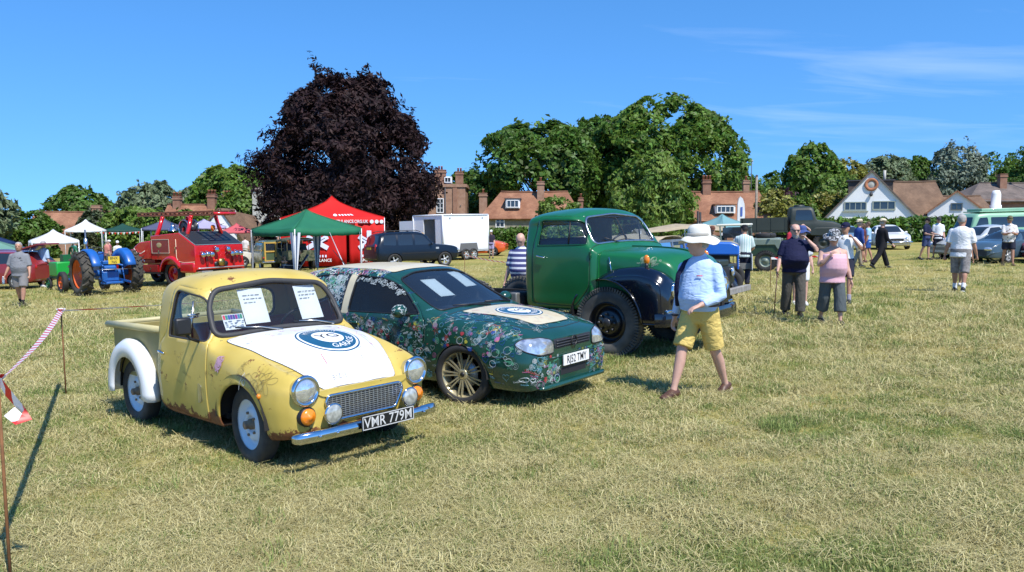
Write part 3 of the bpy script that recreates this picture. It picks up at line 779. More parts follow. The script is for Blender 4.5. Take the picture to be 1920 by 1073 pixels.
window(h1,(-1.9,-2.41,4.25),1.3,0.8,3,1); window(h1,(-3.2,-2.82,2.35),0.95,1.15,2,2); window(h1,(1.1,-2.82,2.3),0.9,1.15,2,2); window(h1,(3.7,-2.82,2.3),0.9,1.1,2,2)
# tall brick house behind the beech
h2 = house('tall_brick_house','tall old brick house with big chimneys half hidden by the copper beech',-12.2,98,0)
walls(h2,13.4,7,6.9,9.0,BRICK2,2,2); roof(h2,13.0,6.2,6.6,8.3,TILE2,3.0,3.0,over=0.0)
mk('parapet',MB().box((0,-3.45,7.05),(13.7,0.35,0.35)).box((6.72,0,7.05),(0.35,6.4,0.35)),BRICK2,h2,fix=False)
chimney(h2,3.7,-2.3,6.0,8.9,1.3,0.9,BRICK,2); chimney(h2,5.9,-1.4,5.5,8.75,0.9,0.9,BRICK,2)
mk('pilaster',MB().box((5.5,-3.55,3.2),(0.5,0.2,7.2)),BRICK,h2,fix=False); mk('drainpipe',MB().cyl((4.35,-3.58,0),(4.35,-3.58,6.9),0.07,8),LEAD,h2)
window(h2,(3.75,-3.52,4.7),0.85,1.7,2,3); window(h2,(6.15,-3.52,4.7),0.1,0.1); window(h2,(1.5,-3.52,4.7),0.85,1.7,2,3)
mk('dormer',MB().box((4.6,-2.3,7.75),(0.95,0.9,0.8)),WFRAME,h2,fix=False); window(h2,(4.6,-2.76,7.75),0.8,0.65,2,1)
# stone tower left of the beech
h3 = house('stone_building','pale grey stone building peeping out left of the copper beech trunk',-23.6,82,0)
walls(h3,4.4,4.4,6.2,7.6,STONE,1,1); roof(h3,4.4,4.4,6.2,7.4,TILE3,2.2,2.2,over=0.15); window(h3,(0.6,-2.22,4.6),0.6,1.2,1,2); window(h3,(-0.9,-2.22,2.6),0.6,1.2,1,2)
# tiled house left of the telegraph pole
h4 = house('tiled_house','house with a long clay tiled roof and two chimneys left of the telegraph pole',21.6,82,-4)
walls(h4,8.2,6.4,2.2,4.9,BRICK,0,0); roof(h4,8.2,6.4,2.2,4.9,TILE,0.0,0.9,over=0.35)
chimney(h4,-1.75,0,4.3,6.05,0.8,0.7,BRICK,3); chimney(h4,2.25,0.2,4.3,6.0,0.6,0.6,BRICK2,1)
mk('dormer',MB().box((-0.4,-2.55,3.05),(1.9,1.2,0.8)),WFRAME,h4,fix=False); window(h4,(-0.4,-3.16,3.05),1.7,0.68,4,1); mk('dormer_roof',MB().box((-0.4,-2.45,3.52),(2.15,1.6,0.12)),TILE,h4,fix=False)
# white gable house
h5 = house('white_gable_house','white rendered house with a steep gable facing the field and a round plaque',34.4,77,-22)
mb = MB(); gw = 5.7; zt = 6.4
mb.add([(-gw,0,-0.6),(gw,0,-0.6),(gw,0,0.15),(0,0,zt),(-gw,0,0.15),(-gw,8,-0.6),(gw,8,-0.6),(gw,8,0.15),(0,8,zt),(-gw,8,0.15)],
  [(0,1,2,3,4),(6,5,9,8,7),(0,4,9,5),(1,6,7,2)],False); mk('wall',mb,RENDER,h5)
for s_ in (-1,1):
 rb = MB(); k = (zt - 0.15)/gw; e = 0.35
 pts = [(s_*(gw + e),-0.22,0.15 - k*e),(0,-0.22,zt + 0.05),(0,8.2,zt + 0.05),(s_*(gw + e),8.2,0.15 - k*e)]
 rb.add([Vector(p) + Vector((0,0,0.02)) for p in pts],[(0,1,2,3) if s_ > 0 else (3,2,1,0)],False)
 o = mk('roof',rb,TILE3,h5,fix=False); md = o.modifiers.new('thick','SOLIDIFY'); md.thickness = 0.14; md.offset = 1; roof_uv(o)
for s_ in (-1,1): mk('dormer',MB().box((s_*1.25,3.2,4.85),(1.5,2.6,1.25)),TILE3,h5,fix=False); mk('dormer_roof',MB().box((s_*1.3,3.2,5.55),(1.75,3.0,0.12)),LEAD,h5,fix=False)
WDARK = mat('dark_window_frame',(0.10,0.11,0.10),0.5)
window(h5,(-1.35,0,3.0),2.0,0.85,4,1,0,mat('grey_green_frame',(0.33,0.36,0.30),0.5)); window(h5,(1.15,0,3.05),2.0,0.85,3,1,0,MATS['grey_green_frame'])
mk('window_sill',MB().box((-1.35,-0.1,2.52),(2.3,0.2,0.08)),MATS['grey_green_frame'],h5,fix=False)
mk('round_plaque',MB().lathe([(0.62,0.0),(0.62,-0.12),(0.52,-0.16),(0.34,-0.12),(0.34,-0.05)],(0.0,-0.01,5.05),'y',28),POT,h5)
mk('plaque_centre',MB().lathe([(0.0,-0.1),(0.2,-0.09),(0.34,-0.04)],(0.0,-0.01,5.05),'y',24),STONE,h5)
mk('wall_lamp',MB().sphere((0,-0.2,4.1),(0.16,0.14,0.2)).box((0,-0.08,4.32),(0.08,0.2,0.08)),LEAD,h5)
mk('chimney_pipe',MB().cyl((1.3,3.6,5.4),(1.3,3.6,6.6),0.13,10),STONE,h5)
mk('wall_bracket',MB().tube([(-3.6,-0.05,1.6),(-3.6,-0.4,1.85),(-3.35,-0.5,2.05),(-3.2,-0.45,1.95)],0.05,6),LEAD,h5)
# brown tiled wing to its right
h6 = house('tiled_barn','barn with a big plain brown tiled roof joined to the white gabled house',40.2,82.5,1)
walls(h6,6.0,7.2,1.5,5.1,BRICK,0,0); roof(h6,6.0,7.2,1.7,5.5,TILE2,0,0,over=0.25); window(h6,(0,-3.62,0.9),1.2,0.9,3,1)
h7 = house('low_tiled_wing','low brown roofed wing with a skylight beside the barn',46.9,86,0)
walls(h7,6.0,5,2.6,3.9,BRICK); roof(h7,6.0,5,2.5,4.0,TILE2,0,0,over=0.2); mk('skylight',MB().box((-0.9,-1.3,3.25),(0.9,0.7,0.08),Matrix.Rotation(radians(33),3,'X')),WFRAME,h7,fix=False)
h8 = house('small_white_gable','small white gabled building with a dark window just above the laurel hedge',43.2,78,-26)
mb = MB(); gw = 2.5; zt = 4.3
mb.add([(-gw,0,-0.6),(gw,0,-0.6),(gw,0,2.3),(0,0,zt),(-gw,0,2.3),(-gw,5,-0.6),(gw,5,-0.6),(gw,5,2.3),(0,5,zt),(-gw,5,2.3)],[(0,1,2,3,4),(6,5,9,8,7),(0,4,9,5),(1,6,7,2)],False); mk('wall',mb,RENDER,h8)
for s_ in (-1,1):
 k = (zt - 2.3)/gw; e = 0.25; rb = MB().add([(s_*(gw + e),-0.25,2.32 - k*e),(0,-0.25,zt + 0.04),(0,5.2,zt + 0.04),(s_*(gw + e),5.2,2.32 - k*e)],[(0,1,2,3) if s_ > 0 else (3,2,1,0)],False)
 o = mk('roof',rb,TILE,h8,fix=False); md = o.modifiers.new('thick','SOLIDIFY'); md.thickness = 0.14; md.offset = 1; roof_uv(o)
window(h8,(0,0,2.75),1.0,0.7,2,1,0,WDARK)
mk('flue',MB().lathe([(0.0,4.3),(0.3,4.25),(0.42,3.9),(0.42,2.9),(0.5,2.85),(0.5,0.2)],(3.3,0.6,0),'z',14),RENDER,h8)
# brick terrace
h9 = house('brick_terrace','red brick terrace with grey tiled roof and white windows beyond the hedge',59.6,92,-4)
walls(h9,17.5,7.5,3.45,5.4,BRICK,2.5,0); roof(h9,17.5,7.5,3.4,5.4,TILE3,3.2,0,over=0.4)
chimney(h9,-3.9,-0.9,3.9,6.3,0.75,0.7,BRICK,0); chimney(h9,2.2,-0.9,3.9,6.5,0.8,0.7,BRICK,0); chimney(h9,6.4,-0.9,3.9,6.4,0.8,0.7,BRICK,0)
for x_,w_ in ((-2.3,1.1),(0.9,1.9),(4.0,1.3),(6.8,1.3)): window(h9,(x_,-3.77,2.7),w_,1.2,3,1)
# left side houses
ha = house('far_tiled_house','house with a red tiled roof and brick gable behind the dark green bush',-50.3,92,6)
walls(ha,7.6,5.2,2.7,4.6,BRICK2,0,0); roof(ha,7.6,5.2,2.7,4.9,TILE,0.0,0.0,over=0.3); chimney(ha,2.6,0,4.2,5.6,0.9,0.7,BRICK2,0); window(ha,(1.8,-2.62,1.9),0.9,1.0,2,1); window(ha,(-1.8,-2.62,1.9),0.9,1.0,2,1)
hb = house('far_brick_house','brick house glimpsed through bushes behind the open red hatchback',-60.5,92,0)
walls(hb,6.5,5,2.2,4.2,BRICK2); roof(hb,6.5,5,2.2,4.3,TILE,0,0,over=0.3); window(hb,(0.5,-2.52,1.4),0.9,1.0,2,1)
hc = house('chimney_house','tiled house with three tall brick chimneys above the fire engine ladder',-32.6,86,2)
walls(hc,7.8,5,3.0,5.2,BRICK2); roof(hc,7.8,5,3.0,5.1,TILE,0,0,over=0.3)
for x_,wd_,z_ in ((-3.1,0.75,5.9),(0.55,0.8,6.15),(2.15,0.85,6.05)): chimney(hc,x_,-0.2,3.2,z_,wd_,0.7,BRICK,3)
window(hc,(-1.5,-2.52,2.0),0.9,1.0,2,1)
hd = house('white_gabled_cottage','white gable end with a steep tiled roof right of the fire engine ladder',-24.9,70,0)
mb = MB(); gw = 1.9; zt = 4.05
mb.add([(-gw,0,-0.6),(gw*0.45,0,-0.6),(gw*0.45,0,1.9),(-0.6,0,zt),(-gw,0,2.6),(-gw,4,-0.6),(gw*0.45,4,-0.6),(gw*0.45,4,1.9),(-0.6,4,zt),(-gw,4,2.6)],[(0,1,2,3,4),(6,5,9,8,7),(0,4,9,5),(1,6,7,2)],False); mk('wall',mb,RENDER,hd)
rb = MB().add([(-0.6,-0.15,zt),(1.4,-0.15,1.2),(2.6,4.2,1.2),(1.0,4.2,zt - 0.6)],[(0,1,2,3)],False); o = mk('roof',rb,TILE2,hd,fix=False); md = o.modifiers.new('thick','SOLIDIFY'); md.thickness = 0.15; md.offset = 1; roof_uv(o)
rb = MB().add([(-0.6,-0.15,zt),(-2.2,-0.15,2.2),(-2.2,4.2,2.2),(-0.6,4.2,zt)],[(3,2,1,0)],False); o = mk('roof',rb,TILE2,hd,fix=False); md = o.modifiers.new('thick','SOLIDIFY'); md.thickness = 0.15; md.offset = 1; roof_uv(o)
window(hd,(-0.6,0,2.5),0.6,0.7,2,1)
# poles
WOOD = mat('weathered_wood',(0.26,0.22,0.17),0.85,var=0.25,scale=8)
pl = thing('telegraph_pole','plain wooden telegraph pole beside the feather flag','pole',gp(22.2,73))
mk('pole_shaft',MB().tube([(0,0,-0.4),(0,0,5.9)],[0.13,0.10],10),WOOD,pl); mk('finial',MB().lathe([(0.12,5.88),(0.13,5.95),(0.0,6.05)],(0,0,0),'z',10),LEAD,pl)
for x_,y_,z_,lb in ((33.3,112,10.2,'thin lamp mast above the tiled house chimneys'),(58.0,90.5,7.9,'thin antenna mast above the brick terrace roof')):
 t_ = thing('mast',lb,'mast',gp(x_,y_)); mk('mast_shaft',MB().tube([(0,0,-0.3),(0,0,z_)],[0.07,0.05],6),LEAD,t_); mk('mast_head',MB().sphere((0,0,z_),(0.22,0.22,0.14),8,6).tube([(-0.25,0,z_ - 0.3),(0.25,0,z_ - 0.3)],0.03,5),STONE,t_)
# ================================================================ vehicle parts
BLACK = mat('black_plastic',(0.012,0.012,0.013),0.45)
RUBBER = mat('tyre_rubber',(0.022,0.021,0.020),0.75,var=0.3,scale=6,bump=0.2,bscale=60)
TYREDUST = mat('dusty_tyre_rubber',(0.035,0.034,0.031),0.85,col2=(0.09,0.085,0.075),scale=5,lo=0.45,hi=0.75)
SEAL = mat('window_rubber',(0.035,0.034,0.034),0.6)
CHROME = mat('chrome',(0.62,0.63,0.65),0.09,1.0,var=0.08,scale=12)
DULLCHROME = mat('dull_chrome',(0.55,0.55,0.54),0.28,1.0,var=0.15,scale=9)
STEEL = mat('bare_steel',(0.40,0.40,0.40),0.4,0.8,var=0.2,scale=8)
UNDER = mat('dark_underbody',(0.012,0.011,0.010),0.9)
GLASS = glass_mat('window_glass'); GLASSB = glass_mat('tinted_window_glass',(0.60,0.70,0.78),0.95,2.1)
DARKGLASS = mat('far_car_glass',(0.018,0.024,0.03),0.05,spec=0.9)
GLASSC = glass_mat('dark_side_glass',(0.55,0.60,0.62),0.9,1.45)
PAPER = mat('white_paper',(0.72,0.73,0.74),0.8)
INK = mat('black_ink',(0.015,0.015,0.018),0.6)
SEATM = mat('dark_seat_vinyl',(0.03,0.028,0.03),0.6)
REDSEAT = mat('red_seat_vinyl',(0.30,0.035,0.025),0.5)
AMBER = mat('amber_lens',(0.80,0.22,0.01),0.2,spec=0.6,coat=0.4)
REDLENS = mat('red_lens',(0.45,0.012,0.012),0.2,coat=0.4)
LENS = mat('clear_lens',(0.75,0.77,0.78),0.06,0.75,var=0.25,scale=22,lo=0.3,hi=0.7)
WHITEP = mat('white_paint',(0.74,0.76,0.77),0.35,coat=0.3,var=0.03,scale=3)
SILVERP = mat('silver_wheel_paint',(0.55,0.56,0.57),0.35,0.5)
PLATEY = mat('yellow_number_plate',(0.62,0.44,0.03),0.5); PLATEW = mat('white_number_plate',(0.76,0.76,0.74),0.5)

def mkstuff(*a,**k): return kind(mk(*a,**k),'stuff')
def tyre_mb(R,W,r,y=0.0,tread=0,n=44):
 """a tyre around the y axis centred at the origin, with tread blocks when asked"""
 s_ = W/2; k = R - r
 mb = MB().lathe([(r,y - s_*0.78),(r + k*0.12,y - s_*0.92),(r + k*0.5,y - s_*1.04),(R - k*0.16,y - s_*0.93),(R,y - s_*0.68),(R + 0.004,y),
      (R,y + s_*0.68),(R - k*0.16,y + s_*0.93),(r + k*0.5,y + s_*1.04),(r + k*0.12,y + s_*0.92),(r,y + s_*0.78)],(0,0,0),'y',n)
 for i in range(tread):
  a = 2*pi*i/tread
  for sy in (-1,1):
   b = a + (pi/tread if sy > 0 else 0); c_ = Vector((cos(b)*(R - k*0.06),y + sy*s_*0.80,sin(b)*(R - k*0.06)))
   mb.box(c_,(k*0.30,s_*0.52,2*pi*R/tread*0.55),Matrix.Rotation(-b,3,'Y'))
 return mb
def wheel(parent,loc,sgn,R,W,r,rim,rimmat,tread=0,tyremat=None,hub=None,hubmat=None,steer=0.0):
 """wheel = rim mesh with tyre and hub as its pieces; sgn: side of the car (outer face towards sgn*y)"""
 o = mk('wheel',rim,rimmat,parent); o.location = loc; o.rotation_euler = (0,0,radians(steer) + (0 if sgn > 0 else pi))
 mk('tyre',tyre_mb(R,W,r,0,tread),tyremat or RUBBER,o)
 if hub: mk('hub',hub,hubmat or CHROME,o)
 return o
def arch(xc,zc,r,zlow=-0.1,a0=0,a1=180,k=22):
 p = [(xc + r*cos(radians(a0 + (a1 - a0)*i/k)),zc + r*sin(radians(a0 + (a1 - a0)*i/k))) for i in range(k + 1)]
 return [(p[0][0],zlow)] + p + [(p[-1][0],zlow)]
def well(parent,xc,zc,r,y0,y1,m=UNDER):
 """inside of a wheel arch"""
 mb = MB(); n = 14
 for s_ in (-1,1):
  vs = []
  for i in range(n + 1):
   a = pi*i/n; vs += [(xc + r*cos(a),s_*y0,zc + r*sin(a)),(xc + r*cos(a),s_*y1,zc + r*sin(a))]
  mb.add(vs,[(2*i,2*i + 1,2*i + 3,2*i + 2) for i in range(n)])
  mb.add([vs[2*i + 1] for i in range(n + 1)] + [(xc,s_*y1,zc - 0.1)],[tuple(range(n + 2))],False)
 return mk('wheel_well',mb,m,parent,fix=False)
def back_panel(body,x,c,hw,hh,nx=0.0,zmin=None):
 """flat end wall with a rounded window opening; returns wall and glass"""
 q = body.prof(x); ring = [(-p[0],p[1]) for p in q] + [(p[0],p[1]) for p in q[::-1][1:-1]]; mb = MB(); gl = MB(); inner = []
 for (y,z) in ring:
  dy_,dz_ = y - c[0],z - c[1]; e = 4.0
  s_ = 1/max(1e-6,((abs(dy_)/hw) ** e + (abs(dz_)/hh) ** e)) ** (1/e); s_ = min(s_,0.96); inner.append((c[0] + dy_*s_,c[1] + dz_*s_))
 n = len(ring); mb.add([(x,*p) for p in ring] + [(x,*p) for p in inner],[(i,(i + 1) % n,n + (i + 1) % n,n + i) for i in range(n)],False)
 gl.add([(x + 0.01,*p) for p in inner],[tuple(range(n))],False)
 return mb,gl,inner
def lin(a,b,n): return [a + (b - a)*i/(n - 1) for i in range(n)]
def surf_text(body,txt,size,fn,squash=1.0,bold=0.0,off=0.004):
 """text laid on the skin: fn maps (u, v) on the text plane to (x, y) seen from above"""
 v,f = text_mesh(txt,size,'CENTER',0,squash,3,bold); mb = MB()
 vs = []
 for p in v:
  x,y = fn(p[0],p[1]); vs.append((x,y,body.top_z(x,y) + off))
 return mb.add(vs,f,False)
def surf_disc(body,cx,cy,r0,r1,ax=1.0,n=48,k=4,off=0.003):
 """ring or disc on the top skin; ax squashes along x"""
 mb = MB(); vs = []
 for i in range(k + 1):
  r = r0 + (r1 - r0)*i/k
  for j in range(n):
   a = 2*pi*j/n; x = cx + r*ax*cos(a); y = cy + r*sin(a); vs.append((x,y,body.top_z(x,y) + off))
 return mb.add(vs,[(i*n + j,i*n + (j + 1) % n,(i + 1)*n + (j + 1) % n,(i + 1)*n + j) for i in range(k) for j in range(n)])
BLUEP = mat('emblem_blue',(0.012,0.085,0.165),0.4,var=0.1,scale=8); WHITEMARK = mat('emblem_white',(0.72,0.74,0.75),0.45)
def emblem(body,parent,cx,cy,R,hood):
 """round garage badge painted on a bonnet"""
 o = mk('emblem',surf_disc(body,cx,cy,R*0.95,R,1,56,1,0.008),BLUEP,hood)
 ring = lambda r0,r1,off,m,nm: mk(nm,surf_disc(body,cx,cy,r0*R,r1*R,1,56,4,off),m,hood)
 ring(0.88,0.945,0.0085,WHITEMARK,'emblem_ring'); ring(0.50,0.885,0.008,BLUEP,'emblem_band'); ring(0.001,0.50,0.0086,WHITEMARK,'emblem_centre')
 arc = lambda u,v,r,s_: (cx - s_*(r + v*s_)*cos(u/r),cy + (r + v*s_)*sin(u/r))
 mk('emblem_lettering',surf_text(body,'GARAGE',R*0.30,lambda u,v: (cx + (R*0.69 - v)*cos(u/(R*0.69) + 0.45),cy + (R*0.69 - v)*sin(u/(R*0.69) + 0.45)),1.0,0,0.011),WHITEMARK,hood)
 mb = MB(); rg = random.Random(3)
 for i in range(15):                                             # worn upper lettering, only strokes left
  a = radians(128 + i*7.4); r0 = R*(0.60 + rg.uniform(0,0.03)); r1 = R*(0.78 + rg.uniform(-0.03,0.02)); w_ = 0.011
  P = lambda r,b: (cx + r*cos(b),cy + r*sin(b))
  q = [P(r0,a - w_),P(r0,a + w_),P(r1,a + w_),P(r1,a - w_)]; mb.add([(x,y,body.top_z(x,y) + 0.0115) for x,y in q],[(0,1,2,3)],False)
  if rg.random() < 0.6:
   rr = rg.choice([r0,(r0 + r1)/2,r1 - 0.01]); q = [P(rr,a),P(rr,a + 0.07),P(rr + 0.012,a + 0.07),P(rr + 0.012,a)]; mb.add([(x,y,body.top_z(x,y) + 0.0118) for x,y in q],[(0,1,2,3)],False)
 mkstuff('emblem_strokes',mb,WHITEMARK,hood)
 mk('emblem_monogram',surf_text(body,'YG',R*0.52,lambda u,v: (cx - v,cy + u),1.15,0,0.0115),INK,hood)
def ribbon(mb,pts3,nrm,wd):
 """a flat painted line along points on a surface"""
 k = len(pts3); vs = []
 for i in range(k):
  a = Vector(pts3[max(0,i - 1)]); b = Vector(pts3[min(k - 1,i + 1)]); d = (b - a)
  if d.length < 1e-6: d = Vector((1,0,0))
  n_ = nrm[i] if isinstance(nrm,list) else nrm
  s_ = d.cross(n_); s_ = s_.normalized()*wd/2 if s_.length > 1e-9 else Vector((0,0,wd/2))
  p = Vector(pts3[i]); vs += [p - s_,p + s_]
 mb.add(vs,[(2*i,2*i + 1,2*i + 3,2*i + 2) for i in range(k - 1)],False)
def doodle_path(rg,s_):
 """a random hand drawn squiggle about s_ across, around the origin"""
 t = rg.randrange(9); P = []
 if t == 0: P = [(s_*0.5*(i/22)*cos(i*0.75),s_*0.5*(i/22)*sin(i*0.75)) for i in range(23)]
 elif t == 1: P = [(s_*0.5*cos(i*pi/8),s_*0.45*sin(i*pi/8)) for i in range(17)]
 elif t == 2: P = [(s_*(i/13 - 0.5),s_*0.22*(1 if i % 2 else -1)*rg.uniform(0.5,1)) for i in range(14)]
 elif t == 3: P = [(s_*0.031*16*sin(a) ** 3,s_*0.031*(13*cos(a) - 5*cos(2*a) - 2*cos(3*a) - cos(4*a))) for a in [2*pi*i/18 for i in range(19)]]
 elif t == 4: P = [(s_*0.5*cos(i*4*pi/5 + pi/2),s_*0.5*sin(i*4*pi/5 + pi/2)) for i in range(6)]
 elif t == 5: P = [(s_*0.5*abs(cos(2.5*a))*cos(a),s_*0.5*abs(cos(2.5*a))*sin(a)) for a in [2*pi*i/40 for i in range(41)]]
 elif t in (6,7):
  x = -s_*0.8; P = []
  for i in range(rg.randrange(14,26)): P.append((x + s_*0.05*sin(i*2.1),s_*0.2*sin(i*1.9)*rg.uniform(0.4,1.0))); x += s_*0.065
 else: P = [(rg.uniform(-0.5,0.5)*s_,rg.uniform(-0.5,0.5)*s_) for _ in range(rg.randrange(3,7))]
 r = rg.uniform(-0.5,0.5); return [(p[0]*cos(r) - p[1]*sin(r),p[0]*sin(r) + p[1]*cos(r)) for p in P]
def doodle_side(body,mb,rg,cx,cz,s_,wd,sd=-1,off=0.004,ok=None):
 pts = []
 for (p,q) in doodle_path(rg,s_):
  x,z = cx + p,cz + q
  if ok and not ok(x,z): continue
  pts.append((x,sd*(body.side_y(x,z) + off),z))
 if len(pts) > 1: ribbon(mb,pts,Vector((0,sd,0.25)).normalized(),wd)
def doodle_top(body,mb,rg,cx,cy,s_,wd,off=0.005,ok=None):
 pts = []
 for (p,q) in doodle_path(rg,s_):
  x,y = cx + p,cy + q
  if ok and not ok(x,y): continue
  pts.append((x,y,body.top_z(x,y) + off))
 if len(pts) > 1: ribbon(mb,pts,Vector((0.2,0,1)).normalized(),wd)
def lamp(parent,c,r,depth=0.05,name='headlight',bez=CHROME,lens=LENS,bezw=0.018,n=28):
 """round lamp facing +x"""
 x,y,z = c
 o = mk(name,MB().lathe([(r*0.98,-depth),(r + bezw*0.6,-depth*0.3),(r + bezw,0.0),(r + bezw*0.75,0.014),(r + bezw*0.1,0.018),(r*0.95,0.004)],c,'x',n),bez,parent)
 mk('lens',MB().lathe([(r*0.98,0.002),(r*0.85,r*0.13),(r*0.6,r*0.24),(r*0.3,r*0.30),(0.001,r*0.32)],c,'x',n),lens,o)
 return o
def plate(parent,name,txt,c,wd,h,base,ink,facing='x',size=None,squash=1.0,sgn=1,pitch=0.0,border=None,lines=1,bold=0.0015):
 """number plate facing +x (sgn 1) or -x (sgn -1)"""
 up = Vector((-sin(pitch)*sgn,0,cos(pitch))); ex = Vector((0,sgn,0)); nx = ex.cross(up).normalized(); C = Vector(c)
 Rm = Matrix((nx,ex,up)).transposed()
 o = mk(name,MB().box(C,(0.012,wd,h),Rm),base,parent,fix=False)
 if border:
  b = 0.006; mb = MB()
  for s_ in (-1,1): mb.box(C + up*s_*(h/2 - b) + nx*0.004,(0.012,wd - 0.006,b),Rm); mb.box(C + ex*s_*(wd/2 - b) + nx*0.004,(0.012,b,h - 0.008),Rm)
  mk('plate_border',mb,border,o,fix=False)
 rows = txt.split('\n')
 for i,r in enumerate(rows):
  text_obj('plate_lettering',r,ink,o,C + nx*0.0085 + up*(((len(rows) - 1)/2 - i)*h/len(rows) - 0.004),ex,up,size or h*0.95,squash,bold)
 return o

# ================================================================ the yellow pickup
def rust_paint(name,base,dark,rust_amt=0.62):
 """faded paint with rust bleeding up from the sills and scattered chips"""
 m = mat(name,base,0.42,col2=dark,scale=2.4,coat=0.15,bump=0.05,bscale=18,lo=0.3,hi=0.75)
 t = m.node_tree; b = t.nodes['Principled BSDF']; tc_ = t.nodes.new('ShaderNodeTexCoord'); sp = t.nodes.new('ShaderNodeSeparateXYZ'); t.links.new(tc_.outputs['Object'],sp.inputs[0])
 mr = t.nodes.new('ShaderNodeMapRange'); mr.inputs['From Min'].default_value = 0.25; mr.inputs['From Max'].default_value = 0.40; mr.inputs['To Min'].default_value = 0.30; mr.inputs['To Max'].default_value = 0.0
 t.links.new(sp.outputs['Z'],mr.inputs['Value'])
 nz = t.nodes.new('ShaderNodeTexNoise'); nz.inputs['Scale'].default_value = 7.0; nz.inputs['Detail'].default_value = 9; nz.inputs['Roughness'].default_value = 0.7; t.links.new(tc_.outputs['Object'],nz.inputs['Vector'])
 ad = t.nodes.new('ShaderNodeMath'); ad.operation = 'ADD'; t.links.new(nz.outputs[0],ad.inputs[0]); t.links.new(mr.outputs[0],ad.inputs[1])
 r = t.nodes.new('ShaderNodeValToRGB'); r.color_ramp.elements[0].position = rust_amt; r.color_ramp.elements[1].position = rust_amt + 0.035; t.links.new(ad.outputs[0],r.inputs[0])
 n2 = t.nodes.new('ShaderNodeTexNoise'); n2.inputs['Scale'].default_value = 30; t.links.new(tc_.outputs['Object'],n2.inputs['Vector'])
 rc = t.nodes.new('ShaderNodeValToRGB'); rc.color_ramp.elements[0].color = (0.07,0.022,0.009,1); rc.color_ramp.elements[1].color = (0.26,0.10,0.03,1); t.links.new(n2.outputs[0],rc.inputs[0])
 mx_ = t.nodes.new('ShaderNodeMixRGB'); src = b.inputs['Base Color'].links[0].from_socket
 t.links.new(r.outputs[0],mx_.inputs[0]); t.links.new(src,mx_.inputs[1]); t.links.new(rc.outputs[0],mx_.inputs[2]); t.links.new(mx_.outputs[0],b.inputs['Base Color'])
 m2 = t.nodes.new('ShaderNodeMapRange'); m2.inputs['To Min'].default_value = 0.4; m2.inputs['To Max'].default_value = 0.9; t.links.new(r.outputs[0],m2.inputs['Value']); t.links.new(m2.outputs[0],b.inputs['Roughness'])
 return m
